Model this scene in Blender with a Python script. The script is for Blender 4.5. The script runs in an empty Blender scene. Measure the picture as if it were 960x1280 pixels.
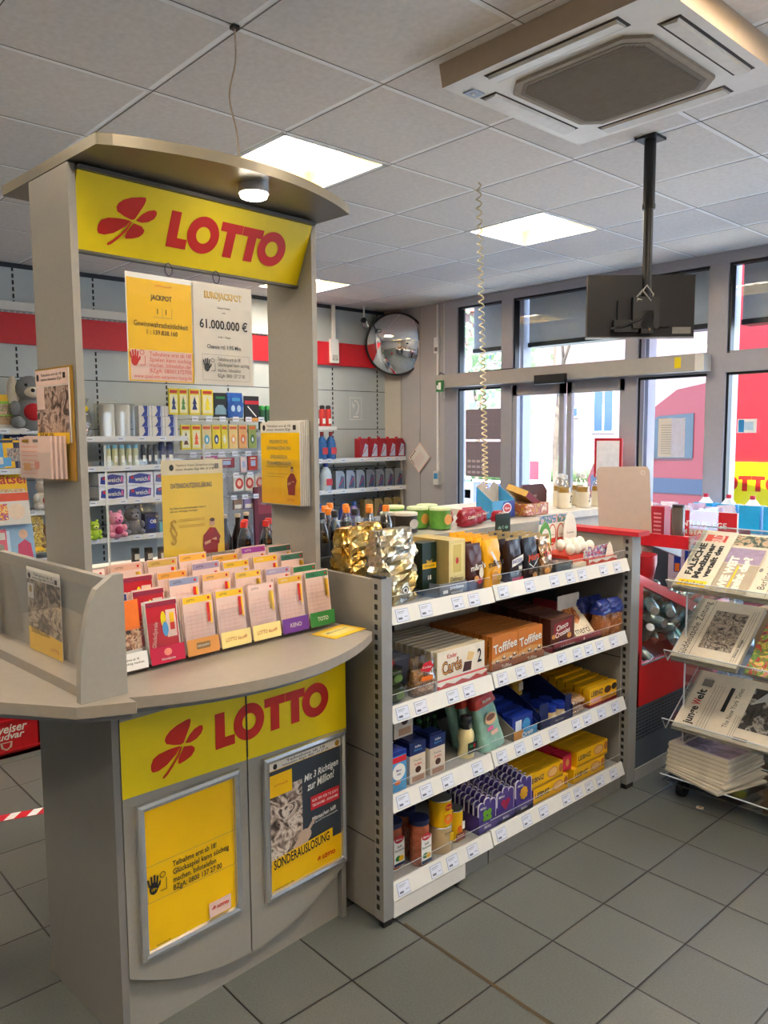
import bpy, math, random
from mathutils import Vector, Matrix
C = bpy.context.scene.collection
SC = bpy.context.scene
# ------------------------------------------------------------------ camera, world, sun, exposure
cam_d = bpy.data.cameras.new('camera'); cam = bpy.data.objects.new('camera', cam_d); C.objects.link(cam)
SC.camera = cam
YAW, PITCH, ROLL, FPX, H = .8343, -.0991, -.0067, 983.43, 1.648
_cy, _sy = math.cos(YAW), math.sin(YAW)
_f = Vector((-_sy*math.cos(PITCH), _cy*math.cos(PITCH), math.sin(PITCH)))
_r = Vector((_cy, _sy, 0)); _u = _r.cross(_f)
_R = math.cos(ROLL)*_r + math.sin(ROLL)*_u; _U = -math.sin(ROLL)*_r + math.cos(ROLL)*_u
cam.matrix_world = Matrix(((_R.x, _U.x, -_f.x, 0), (_R.y, _U.y, -_f.y, 0), (_R.z, _U.z, -_f.z, H), (0, 0, 0, 1)))
cam_d.sensor_fit = 'VERTICAL'; cam_d.sensor_height = 36; cam_d.lens = FPX/1280*36
cam_d.clip_start = .05; cam_d.clip_end = 300

W = bpy.data.worlds.new('sky'); SC.world = W; W.use_nodes = True
wn = W.node_tree; wn.nodes.clear()
wo = wn.nodes.new('ShaderNodeOutputWorld'); wb = wn.nodes.new('ShaderNodeBackground')
tc = wn.nodes.new('ShaderNodeTexCoord'); sp = wn.nodes.new('ShaderNodeSeparateXYZ'); rp = wn.nodes.new('ShaderNodeValToRGB')
wn.links.new(tc.outputs['Generated'], sp.inputs[0]); wn.links.new(sp.outputs[2], rp.inputs[0])
rp.color_ramp.elements[0].position = 0; rp.color_ramp.elements[0].color = (.80, .90, 1.0, 1)
rp.color_ramp.elements[1].position = .5; rp.color_ramp.elements[1].color = (.36, .60, 1.0, 1)
wn.links.new(rp.outputs[0], wb.inputs[0]); wb.inputs[1].default_value = 3.0
wn.links.new(wb.outputs[0], wo.inputs[0])

sun_d = bpy.data.lights.new('sun', 'SUN'); sun_d.energy = 13; sun_d.angle = .01; sun_d.color = (1, .95, .87)
sun = bpy.data.objects.new('sun', sun_d); C.objects.link(sun)
sun.rotation_euler = Vector((-.35, .55, -1.2)).to_track_quat('-Z', 'Y').to_euler()

SC.view_settings.view_transform = 'Standard'; SC.view_settings.look = 'None'
SC.view_settings.exposure = 1.5; SC.view_settings.gamma = 1; SC.view_settings.use_curve_mapping = False
SC.cycles.max_bounces = 8; SC.cycles.diffuse_bounces = 4; SC.cycles.transparent_max_bounces = 24
SC.cycles.caustics_reflective = False; SC.cycles.caustics_refractive = False
SC.cycles.sample_clamp_indirect = 6

CEIL_LIGHT = 16.0      # strength of the recessed ceiling lights
# ------------------------------------------------------------------ materials
def lin(h):
    h = h.lstrip('#'); r = []
    if len(h) == 3: h = ''.join(c*2 for c in h)
    for i in (0, 2, 4):
        c = int(h[i:i+2], 16)/255
        r.append(c/12.92 if c <= .04045 else ((c+.055)/1.055)**2.4)
    return (*r, 1)
_mc = {}
def mt(h, rough=.5, metal=0., var=.06, scale=30, spec=.5, bump=0, coat=0):
    """surface with a slight procedural mottling of its own colour"""
    k = (h, rough, metal, var, scale, spec, bump, coat)
    if k in _mc: return _mc[k]
    m = bpy.data.materials.new('surface_'+h.lstrip('#')); m.use_nodes = True
    n = m.node_tree; b = n.nodes['Principled BSDF']; c = lin(h)
    tc = n.nodes.new('ShaderNodeTexCoord'); nz = n.nodes.new('ShaderNodeTexNoise'); nz.inputs['Scale'].default_value = scale
    nz.inputs['Detail'].default_value = 4
    n.links.new(tc.outputs['Object'], nz.inputs['Vector'])
    r = n.nodes.new('ShaderNodeValToRGB')
    r.color_ramp.elements[0].position = .3; r.color_ramp.elements[1].position = .7
    r.color_ramp.elements[0].color = tuple(max(0, x*(1-var)) for x in c[:3])+(1,)
    r.color_ramp.elements[1].color = tuple(min(1, x*(1+var)) for x in c[:3])+(1,)
    n.links.new(nz.outputs['Fac'], r.inputs[0]); n.links.new(r.outputs[0], b.inputs['Base Color'])
    b.inputs['Roughness'].default_value = rough; b.inputs['Metallic'].default_value = metal
    b.inputs['Specular IOR Level'].default_value = spec
    if coat: b.inputs['Coat Weight'].default_value = coat; b.inputs['Coat Roughness'].default_value = .08
    if bump:
        bp = n.nodes.new('ShaderNodeBump'); bp.inputs['Strength'].default_value = bump; bp.inputs['Distance'].default_value = .01
        n.links.new(nz.outputs['Fac'], bp.inputs['Height']); n.links.new(bp.outputs[0], b.inputs['Normal'])
    _mc[k] = m; return m
def clear(tint='#ffffff', refl=.10, name='clear_plastic', rough=.03):
    k = ('clear', tint, refl, rough)
    if k in _mc: return _mc[k]
    m = bpy.data.materials.new(name); m.use_nodes = True; n = m.node_tree; n.nodes.clear()
    o = n.nodes.new('ShaderNodeOutputMaterial'); mx = n.nodes.new('ShaderNodeMixShader')
    t = n.nodes.new('ShaderNodeBsdfTransparent'); g = n.nodes.new('ShaderNodeBsdfGlossy')
    lw = n.nodes.new('ShaderNodeLayerWeight'); lw.inputs[0].default_value = .25
    ma = n.nodes.new('ShaderNodeMath'); ma.operation = 'MULTIPLY_ADD'; ma.inputs[1].default_value = .75; ma.inputs[2].default_value = refl*.4
    t.inputs[0].default_value = lin(tint); g.inputs[1].default_value = rough
    n.links.new(lw.outputs['Facing'], ma.inputs[0]); 
    pw = n.nodes.new('ShaderNodeMath'); pw.operation = 'POWER'; pw.inputs[1].default_value = 2.2
    n.links.new(ma.outputs[0], pw.inputs[0]); ad = n.nodes.new('ShaderNodeMath'); ad.operation = 'ADD'; ad.inputs[1].default_value = refl*.4; ad.use_clamp = True
    n.links.new(pw.outputs[0], ad.inputs[0]); n.links.new(ad.outputs[0], mx.inputs[0])
    n.links.new(t.outputs[0], mx.inputs[1]); n.links.new(g.outputs[0], mx.inputs[2]); n.links.new(mx.outputs[0], o.inputs[0])
    _mc[k] = m; return m
def glow(h, s):
    k = ('glow', h, s)
    if k in _mc: return _mc[k]
    m = bpy.data.materials.new('lamp_glow'); m.use_nodes = True; b = m.node_tree.nodes['Principled BSDF']
    b.inputs['Base Color'].default_value = lin(h); b.inputs['Emission Color'].default_value = lin(h); b.inputs['Emission Strength'].default_value = s
    _mc[k] = m; return m
def photo(cols, scale=14, name='printed_photo', rough=.35, dist=1.5):
    """blotchy printed picture: noise through a stepped ramp of colours"""
    k = ('photo', tuple(cols), scale, dist)
    if k in _mc: return _mc[k]
    m = bpy.data.materials.new(name); m.use_nodes = True; n = m.node_tree; b = n.nodes['Principled BSDF']
    tc = n.nodes.new('ShaderNodeTexCoord'); nz = n.nodes.new('ShaderNodeTexNoise'); nz.inputs['Scale'].default_value = scale
    nz.inputs['Detail'].default_value = 5; nz.inputs['Distortion'].default_value = dist
    n.links.new(tc.outputs['Object'], nz.inputs['Vector'])
    r = n.nodes.new('ShaderNodeValToRGB'); e = r.color_ramp.elements
    while len(e) < len(cols): e.new(.5)
    for i, c in enumerate(cols): e[i].position = .33+.34*i/max(1, len(cols)-1); e[i].color = lin(c)
    n.links.new(nz.outputs['Fac'], r.inputs[0]); n.links.new(r.outputs[0], b.inputs['Base Color'])
    b.inputs['Roughness'].default_value = rough
    _mc[k] = m; return m
def foil(c1, c2, scale=16, name='crinkled_foil'):
    k = ('foil', c1, c2, scale)
    if k in _mc: return _mc[k]
    m = bpy.data.materials.new(name); m.use_nodes = True; n = m.node_tree; b = n.nodes['Principled BSDF']
    tc = n.nodes.new('ShaderNodeTexCoord'); nz = n.nodes.new('ShaderNodeTexNoise'); nz.inputs['Scale'].default_value = scale*.5
    n.links.new(tc.outputs['Object'], nz.inputs['Vector'])
    r = n.nodes.new('ShaderNodeValToRGB'); r.color_ramp.elements[0].position = .4; r.color_ramp.elements[1].position = .6
    r.color_ramp.elements[0].color = lin(c1); r.color_ramp.elements[1].color = lin(c2)
    n.links.new(nz.outputs['Fac'], r.inputs[0]); n.links.new(r.outputs[0], b.inputs['Base Color'])
    vo = n.nodes.new('ShaderNodeTexVoronoi'); vo.inputs['Scale'].default_value = scale; vo.distance = 'EUCLIDEAN'
    n.links.new(tc.outputs['Object'], vo.inputs['Vector'])
    bp = n.nodes.new('ShaderNodeBump'); bp.inputs['Strength'].default_value = .5; bp.inputs['Distance'].default_value = .02
    n.links.new(vo.outputs['Distance'], bp.inputs['Height']); n.links.new(bp.outputs[0], b.inputs['Normal'])
    b.inputs['Metallic'].default_value = .9; b.inputs['Roughness'].default_value = .22
    _mc[k] = m; return m
def grid_mat(name, tile, ox, oy, width, colA, colB, line, rough, bump=.3, spec=.5, nscale=60, shadow_line=None):
    """tiles laid on a world grid with joints"""
    m = bpy.data.materials.new(name); m.use_nodes = True; n = m.node_tree; b = n.nodes['Principled BSDF']
    g = n.nodes.new('ShaderNodeNewGeometry'); sp = n.nodes.new('ShaderNodeSeparateXYZ'); n.links.new(g.outputs['Position'], sp.inputs[0])
    def mth(op, a, b_=None, clamp=False):
        x = n.nodes.new('ShaderNodeMath'); x.operation = op; x.use_clamp = clamp
        for i, v in enumerate((a, b_)):
            if v is None: continue
            if isinstance(v, (int, float)): x.inputs[i].default_value = v
            else: n.links.new(v, x.inputs[i])
        return x.outputs[0]
    def edge(o, off):
        t = mth('DIVIDE', mth('SUBTRACT', o, off), tile)
        fr = mth('FRACT', t); d = mth('SUBTRACT', .5, mth('ABSOLUTE', mth('SUBTRACT', fr, .5)))
        return mth('MULTIPLY', d, tile), mth('FLOOR', t)
    dx, fx = edge(sp.outputs[0], ox); dy, fy = edge(sp.outputs[1], oy)
    d = mth('MINIMUM', dx, dy)
    joint = mth('LESS_THAN', d, width/2)
    nz = n.nodes.new('ShaderNodeTexNoise'); nz.inputs['Scale'].default_value = nscale; nz.inputs['Detail'].default_value = 6
    n.links.new(g.outputs['Position'], nz.inputs['Vector'])
    wn_ = n.nodes.new('ShaderNodeTexWhiteNoise'); wn_.noise_dimensions = '2D'
    cb = n.nodes.new('ShaderNodeCombineXYZ'); n.links.new(fx, cb.inputs[0]); n.links.new(fy, cb.inputs[1]); n.links.new(cb.outputs[0], wn_.inputs['Vector'])
    fac = mth('ADD', mth('MULTIPLY', nz.outputs['Fac'], .8), mth('MULTIPLY', wn_.outputs['Value'], .22), True)
    r = n.nodes.new('ShaderNodeValToRGB'); r.color_ramp.elements[0].position = .3; r.color_ramp.elements[1].position = .75
    r.color_ramp.elements[0].color = lin(colA); r.color_ramp.elements[1].color = lin(colB); n.links.new(fac, r.inputs[0])
    mx = n.nodes.new('ShaderNodeMix'); mx.data_type = 'RGBA'; n.links.new(joint, mx.inputs[0]); n.links.new(r.outputs[0], mx.inputs[6]); mx.inputs[7].default_value = lin(line)
    out = mx.outputs[2]
    n.links.new(out, b.inputs['Base Color'])
    bp = n.nodes.new('ShaderNodeBump'); bp.inputs['Strength'].default_value = bump; bp.inputs['Distance'].default_value = .003
    hh = mth('ADD', mth('MINIMUM', mth('MULTIPLY', d, 120), 1), mth('MULTIPLY', nz.outputs['Fac'], .25))
    n.links.new(hh, bp.inputs['Height']); n.links.new(bp.outputs[0], b.inputs['Normal'])
    b.inputs['Roughness'].default_value = rough; b.inputs['Specular IOR Level'].default_value = spec
    return m
# ------------------------------------------------------------------ mesh builder
_tc = {}
def text_geo(s, bold=.02, shear=0):
    k = (s, bold, shear)
    if k in _tc: return _tc[k]
    cu = bpy.data.curves.new('t', 'FONT'); cu.body = s; cu.offset = bold; cu.resolution_u = 2; cu.shear = shear
    o = bpy.data.objects.new('t', cu); C.objects.link(o)
    me = bpy.data.meshes.new_from_object(o.evaluated_get(bpy.context.evaluated_depsgraph_get()))
    vs = [(v.co.x, v.co.y) for v in me.vertices]; fs = [tuple(p.vertices) for p in me.polygons]
    bpy.data.objects.remove(o); bpy.data.curves.remove(cu); bpy.data.meshes.remove(me)
    if vs:
        xs = [v[0] for v in vs]; x0, x1 = min(xs), max(xs)
        vs = [(v[0]-(x0+x1)/2, v[1]) for v in vs]; w = x1-x0
    else: w = 1
    _tc[k] = (vs, fs, w); return _tc[k]
class MB:
    def __init__(s): s.v = []; s.f = []; s.m = []; s.s = []; s.mats = []; s.T = Matrix.Identity(4)
    def at(s, loc=(0, 0, 0), rz=0, rx=0, ry=0, sc=1):
        s.T = Matrix.Translation(loc) @ Matrix.Rotation(rz, 4, 'Z') @ Matrix.Rotation(ry, 4, 'Y') @ Matrix.Rotation(rx, 4, 'X') @ Matrix.Scale(sc, 4); return s
    def add(s, vs, fs, mat, smooth=False):
        if mat not in s.mats: s.mats.append(mat)
        i = s.mats.index(mat); n = len(s.v)
        for p in vs: s.v.append(tuple(s.T @ Vector(p)))
        for q in fs: s.f.append(tuple(n+a for a in q)); s.m.append(i); s.s.append(smooth)
        return s
    def box(s, x0, x1, y0, y1, z0, z1, mat, top=None, front=None):
        vs = [(x, y, z) for x in (x0, x1) for y in (y0, y1) for z in (z0, z1)]
        s.add(vs, [(0, 1, 3, 2)], mat)
        s.add(vs, [(4, 6, 7, 5)], front or mat)
        s.add(vs, [(0, 4, 5, 1), (2, 3, 7, 6), (0, 2, 6, 4)], mat)
        s.add(vs, [(1, 5, 7, 3)], top or mat); return s
    def prism(s, pts, a0, a1, mat, ax='z', smooth=False, cap=None):
        n = len(pts)
        if ax == 'z': P = [(x, y, a0) for x, y in pts]+[(x, y, a1) for x, y in pts]
        elif ax == 'x': P = [(a0, x, y) for x, y in pts]+[(a1, x, y) for x, y in pts]
        else: P = [(x, a0, y) for x, y in pts]+[(x, a1, y) for x, y in pts]
        area = sum(pts[i][0]*pts[(i+1) % n][1]-pts[(i+1) % n][0]*pts[i][1] for i in range(n))
        flip = (area < 0) != (ax == 'y')
        side = [(i, (i+1) % n, n+(i+1) % n, n+i) for i in range(n)]; c0 = tuple(range(n-1, -1, -1)); c1 = tuple(range(n, 2*n))
        if flip: side = [q[::-1] for q in side]; c0 = c0[::-1]; c1 = c1[::-1]
        s.add(P, side, mat, smooth); s.add(P, [c0, c1], cap or mat); return s
    def lathe(s, prof, mat, c=(0, 0, 0), seg=14, sx=1, sy=1, smooth=True):
        vs = []; fs = []; n = len(prof)
        for r, z in prof:
            for k in range(seg):
                t = 2*math.pi*k/seg; vs.append((c[0]+r*sx*math.cos(t), c[1]+r*sy*math.sin(t), c[2]+z))
        for i in range(n-1):
            for k in range(seg):
                k2 = (k+1) % seg; fs.append((i*seg+k, i*seg+k2, (i+1)*seg+k2, (i+1)*seg+k))
        s.add(vs, fs, mat, smooth)
        s.add(vs, [tuple(range(seg-1, -1, -1)), tuple(range((n-1)*seg, n*seg))], mat); return s
    def cyl(s, r, z0, z1, mat, c=(0, 0, 0), seg=14, r2=None): return s.lathe([(r, z0), (r2 if r2 is not None else r, z1)], mat, c, seg)
    def ball(s, r, mat, c=(0, 0, 0), sx=1, sy=1, sz=1, seg=12, rings=7):
        pr = [(max(1e-4, r*math.sin(math.pi*i/rings)), -r*sz*math.cos(math.pi*i/rings)) for i in range(rings+1)]
        return s.lathe(pr, mat, c, seg, sx, sy)
    def tube(s, path, r, mat, seg=6, closed=False):
        P = [Vector(p) for p in path]; n = len(P); vs = []; fs = []; up = None
        for i, p in enumerate(P):
            a = P[(i-1) % n] if closed or i else p; b = P[(i+1) % n] if closed or i < n-1 else p
            d = (b-a).normalized()
            if up is None: up = Vector((0, 0, 1)) if abs(d.z) < .9 else Vector((1, 0, 0))
            x = d.cross(up).normalized(); up = x.cross(d).normalized()
            for k in range(seg):
                t = 2*math.pi*k/seg; vs.append(tuple(p+x*r*math.cos(t)+up*r*math.sin(t)))
        for i in range(n if closed else n-1):
            j = (i+1) % n
            for k in range(seg): fs.append((i*seg+k, i*seg+(k+1) % seg, j*seg+(k+1) % seg, j*seg+k))
        if not closed: fs += [tuple(range(seg)), tuple(range((n-1)*seg, n*seg))]
        s.add(vs, fs, mat, True); return s
    def poly(s, pts, mat): s.add(pts, [tuple(range(len(pts)))], mat); return s
    def sheet(s, fn, nu, nv, mat, smooth=True):
        vs = [fn(i/nu, j/nv) for j in range(nv+1) for i in range(nu+1)]
        fs = [(j*(nu+1)+i, j*(nu+1)+i+1, (j+1)*(nu+1)+i+1, (j+1)*(nu+1)+i) for j in range(nv) for i in range(nu)]
        s.add(vs, fs, mat, smooth); return s
    def face(s, o, xd=(0, 1, 0), yd=(0, 0, 1)): return Face(s, o, xd, yd)
    def build(s, name, parent=None, loc=None, rz=0, bevel=0, solid=0):
        me = bpy.data.meshes.new(name); me.from_pydata(s.v, [], s.f)
        for m in s.mats: me.materials.append(m)
        me.polygons.foreach_set('material_index', s.m); me.polygons.foreach_set('use_smooth', s.s); me.update()
        o = bpy.data.objects.new(name, me); C.objects.link(o)
        if parent: o.parent = parent
        if loc is not None: o.location = loc
        o.rotation_euler[2] = rz
        if bevel:
            b = o.modifiers.new('bevel', 'BEVEL'); b.width = bevel; b.segments = 2; b.limit_method = 'ANGLE'; b.angle_limit = .7
        if solid:
            b = o.modifiers.new('solid', 'SOLIDIFY'); b.thickness = solid; b.offset = 0
        return o
class Face:
    """2-D frame for printing on a surface of a part; later prints sit a hair above earlier ones"""
    def __init__(s, m, o, xd, yd): s.m = m; s.o = Vector(o); s.x = Vector(xd).normalized(); s.y = Vector(yd).normalized(); s.n = s.x.cross(s.y); s.k = 1
    def P(s, x, y): return tuple(s.o+s.x*x+s.y*y+s.n*(.0003*s.k))
    def rect(s, x, y, w, h, mat): s.m.poly([s.P(x-w/2, y-h/2), s.P(x+w/2, y-h/2), s.P(x+w/2, y+h/2), s.P(x-w/2, y+h/2)], mat); s.k += 1; return s
    def poly(s, pts, mat): s.m.poly([s.P(*p) for p in pts], mat); s.k += 1; return s
    def ell(s, x, y, rx, ry, mat, n=20): return s.poly([(x+rx*math.cos(2*math.pi*i/n), y+ry*math.sin(2*math.pi*i/n)) for i in range(n)], mat)
    def ring(s, x, y, r0, r1, mat, n=36, sx=1):
        vs = [s.P(x+sx*r*math.cos(2*math.pi*i/n), y+r*math.sin(2*math.pi*i/n)) for r in (r0, r1) for i in range(n)]
        s.m.add(vs, [(i, n+i, n+(i+1) % n, (i+1) % n) for i in range(n)], mat); s.k += 1; return s
    def line(s, x0, y0, x1, y1, t, mat):
        d = math.hypot(x1-x0, y1-y0) or 1; nx, ny = -(y1-y0)/d*t/2, (x1-x0)/d*t/2
        return s.poly([(x0-nx, y0-ny), (x1-nx, y1-ny), (x1+nx, y1+ny), (x0+nx, y0+ny)], mat)
    def text(s, t, x, y, h, mat, w=None, rot=0, bold=.02, shear=0, al='c'):
        if h < .0135 and bold == .02: bold = .009
        if getattr(s, 'lm', mat) is not mat: s.k += 1
        s.lm = mat
        vs, fs, tw = text_geo(t, bold, shear)
        if not fs: return s
        sy = h/.70; sx = (w/tw) if w else sy*.92
        ox = tw*sx/2 if al == 'l' else 0
        c, sn = math.cos(rot), math.sin(rot); P = []
        for a, b in vs:
            a2 = a*sx+ox; b2 = (b-.35)*sy
            P.append(s.P(x+a2*c-b2*sn, y+a2*sn+b2*c))
        s.m.add(P, fs, mat); return s
# ------------------------------------------------------------------ scene graph helpers
def tag(o, label, cat, group=None, kind=None):
    if label: o['label'] = label
    if cat: o['category'] = cat
    if group: o['group'] = group
    if kind: o['kind'] = kind
    return o
def struct(o): o['kind'] = 'structure'; return o
def thing(name, label, cat, loc=(0, 0, 0), rz=0, group=None):
    o = bpy.data.objects.new(name, None); C.objects.link(o); o.location = loc; o.rotation_euler[2] = rz; o.empty_display_size = .05
    return tag(o, label, cat, group)
def dup(o, loc=None, rz=None, label=None, parent=None):
    c = o.copy(); C.objects.link(c); c.parent = parent
    if loc is not None: c.location = loc
    if rz is not None: c.rotation_euler[2] = rz
    if label: c['label'] = label
    for ch in [x for x in o.children]: dup(ch, parent=c)
    return c
ORD = ['front', 'second', 'third', 'fourth', 'fifth', 'sixth', 'seventh', 'eighth', 'ninth', 'tenth', 'eleventh', 'twelfth', 'thirteenth', 'fourteenth', 'fifteenth', 'sixteenth', 'seventeenth', 'eighteenth']
ORDL = ['leftmost']+ORD[1:]
# common colours
GREY = mt('#96928a', .42, var=.03, scale=60); GREY2 = mt('#8a8782', .5, var=.03, scale=60)
STEEL = mt('#989896', .4, .25, .03); SHELF = mt('#9a9a98', .45, .1, .04); RAILW = mt('#dcdcd8', .4, var=.02)
WHITE = mt('#efefec', .5, var=.02); BLACK = mt('#141416', .4, var=.1); DARK = mt('#2b2f38', .55, var=.08)
YEL = mt('#ebd104', .38, var=.02); YEL2 = mt('#f0be00', .38, var=.02); RED = mt('#c8200e', .38, var=.03); REDP = mt('#d22030', .35, var=.03)
SILVER = mt('#c9cbce', .25, .8, .02); PAPER = mt('#dcd8d0', .7, var=.02); INK = mt('#1c1a1a', .6, var=.05); INKG = mt('#77736e', .6, var=.05)
CLR = clear(); BLUE = mt('#17308f', .35, var=.05); GREEN = mt('#1f7a3a', .4, var=.05); CARD = mt('#a98a63', .7, var=.06)
PINKP = mt('#e2c4b8', .65, var=.03); NAVY = mt('#182048', .4, var=.06); BROWN = mt('#4a2418', .4, var=.08); GOLD = mt('#c89a3a', .3, .6, .06)
CREAM = mt('#e9dfc8', .5, var=.03); LBLUE = mt('#4d9fd8', .4, var=.05); PURPLE = mt('#553a86', .4, var=.06); ORANGE = mt('#e8731a', .4, var=.05)
MAGENTA = mt('#b0154e', .4, var=.04); REDB = mt('#c01828', .32, var=.04); TAN = mt('#d99a4c', .4, var=.05); MINT = mt('#9fd0c0', .4, var=.05)
PINK = mt('#e06a9c', .5, var=.05); BEIGE = mt('#cbb892', .6, var=.05)
# ================================================================== ROOM
ZC = 2.961; XB = -6.45; YW = 5.9; X1 = 2.6; Y0 = -3.2
TX, TY, TS = -2.3123, 1.4622, .625          # ceiling grid
FLOOR_M = grid_mat('grey_floor_tiles', .3, -1.725, 2.021, .0055, '#575a56', '#6b6e69', '#18130f', .36, bump=.5, nscale=160)
m = MB(); m.poly([(XB, Y0, 0), (X1, Y0, 0), (X1, YW+.15, 0), (XB, YW+.15, 0)], FLOOR_M); m.box(XB, X1, Y0, YW+.15, -.2, -.01, DARK)
struct(m.build('floor'))
CEIL_M = grid_mat('mineral_fibre_tiles', TS, TX, TY, .025, '#dcd7d2', '#ece8e4', '#ffffff', .9, bump=.25, spec=.2, nscale=45)
CEIL_D = mt('#6a6662', .9)
lights = [(-2.9373-TS, 2.0872), (-2.9373-TS, 3.9622), (-5.4373-TS, 3.9622+.0), (-2.9373-TS, .2122), (-.4373-TS, 2.0872), (-.4373-TS, 3.9622), (-.4373-TS, .2122),
          (-2.9373-TS, -1.6628), (-.4373-TS, -1.6628), (2.0627-TS, 2.0872), (2.0627-TS, .2122)]
def cell(x, y): return (round((x-TX)/TS), round((y-TY)/TS))
skip = {cell(*l) for l in lights}
m = MB(); g = MB()
ix0 = math.floor((XB-TX)/TS); ix1 = math.ceil((X1-TX)/TS); iy0 = math.floor((Y0-TY)/TS); iy1 = math.ceil((YW-TY)/TS)
for i in range(ix0, ix1):
    for j in range(iy0, iy1):
        if (i, j) in skip: continue
        a, b = max(XB, TX+i*TS), min(X1, TX+(i+1)*TS); c, d = max(Y0, TY+j*TS), min(YW+.05, TY+(j+1)*TS)
        if b-a > .005 and d-c > .005: m.poly([(a, c, ZC), (a, d, ZC), (b, d, ZC), (b, c, ZC)], CEIL_M)
# thin dark strips painting a shadow line beside every grid bar
for i in range(ix0, ix1+1):
    x = TX+i*TS
    if XB < x < X1: g.box(x+.0105, x+.0145, Y0, YW, ZC-.0012, ZC-.0006, CEIL_D)
for j in range(iy0, iy1+1):
    y = TY+j*TS
    if Y0 < y < YW: g.box(XB, X1, y+.0105, y+.0145, ZC-.0012, ZC-.0006, CEIL_D)
ce = struct(m.build('ceiling')); g.build('painted_grid_shadow', ce)
m = MB(); m.box(XB-.3, X1+.3, Y0-.3, YW+.3, ZC+.25, ZC+.4, DARK); struct(m.build('ceiling_slab'))
# back wall (x = XB): shelving panels with slotted uprights, red band
PANEL = mt('#bcc5c6', .5, var=.03, scale=8)
m = MB(); m.box(XB-.2, XB, Y0, YW+.3, 0, ZC+.25, PANEL)
for z in (.9, 1.3, 1.7, 2.1): m.box(XB, XB+.0012, Y0, YW-.02, z-.003, z+.003, DARK)
y = 2.66-.62*9
while y < 5.9:
    z = .6
    while z < 2.92:
        if not 2.33 < z < 2.64: m.box(XB, XB+.002, y-.007, y+.007, z, z+.032, BLACK)
        z += .05
    y += .62
m.box(XB, XB+.004, Y0, YW, 2.925, ZC, DARK)
wb_ = struct(m.build('wall_back'))
m = MB(); m.box(XB+.002, XB+.03, Y0, YW-.02, 2.352, 2.585, mt('#d2232f', .4, var=.03)); wr = m.build('trim_1'); struct(wr)
m = MB(); m.box(XB+.002, XB+.06, Y0, 4.62, 2.60, 2.665, mt('#e6e4dc', .5, var=.02))
yy = 0.0
while yy < 4.6:
    m.box(XB+.03, XB+.031, yy, yy+.018, 2.586, 2.598, WHITE); yy += .045
struct(m.build('trim_2'))
WALLC = mt('#b3b0b0', .7, var=.03, scale=5, bump=.02)
m = MB(); m.box(XB, -6.2, YW-.03, YW+.12, 0, ZC, mt('#c9c2b4', .6, var=.02)); m.box(-6.2, -5.53, YW, YW+.12, 0, ZC, WALLC)
m.box(-5.93, -5.926, YW-.002, YW, 0, ZC, GREY2)
struct(m.build('wall_front'))
m = MB(); m.box(XB-.2, X1+.2, Y0-.2, Y0, 0, ZC+.25, WALLC); struct(m.build('wall_rear'))
m = MB(); m.box(X1, X1+.2, Y0, YW+.3, 0, ZC+.25, WALLC); struct(m.build('wall_right'))
m = MB(); m.box(XB, X1, YW, YW+.25, ZC, ZC+.25, WALLC); struct(m.build('wall_lintel'))
# ceiling lights
for k, (x, y) in enumerate(lights):
    if k == 0: lab = 'lit square recessed ceiling light just above the yellow sign canopy'
    elif k == 1: lab = 'lit square recessed ceiling light between the coiled cable and the screen pole'
    elif k == 2: lab = 'far lit ceiling light over the back shelves, seen beside the right canopy end'
    else: lab = None
    t = thing('ceiling_light', lab or 'lit recessed ceiling light on the same grid, outside the view', 'light', (x+TS/2, y+TS/2, ZC), 0, 'recessed ceiling lights')
    if not lab: t['group'] = 'recessed ceiling lights outside the view'
    a = TS/2-.012; w = mt('#ecd084', .35, var=.02)
    m = MB(); m.box(-a, a, -a, a, .11, .12, w)
    for s_ in (-1, 1):
        m.poly([(s_*a, -a, 0), (s_*a, a, 0), (s_*(a-.05), a, .11), (s_*(a-.05), -a, .11)], w)
        m.poly([(-a, s_*a, 0), (a, s_*a, 0), (a, s_*(a-.05), .11), (-a, s_*(a-.05), .11)], w)
    m.build('housing', t)
    m = MB(); q = glow('#fff7ec', CEIL_LIGHT)
    for s_ in (-.15, .09): m.box(s_-.10, s_+.10, -a+.05, a-.09, .075, .085, q)
    m.build('diffuser', t)
    m = MB()
    for s_ in (-1, 1):
        m.box(s_*a-.012, s_*a+.012, -a-.012, a+.012, -.004, .002, WHITE); m.box(-a, a, s_*a-.012, s_*a+.012, -.004, .002, WHITE)
    m.build('frame', t)
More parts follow.
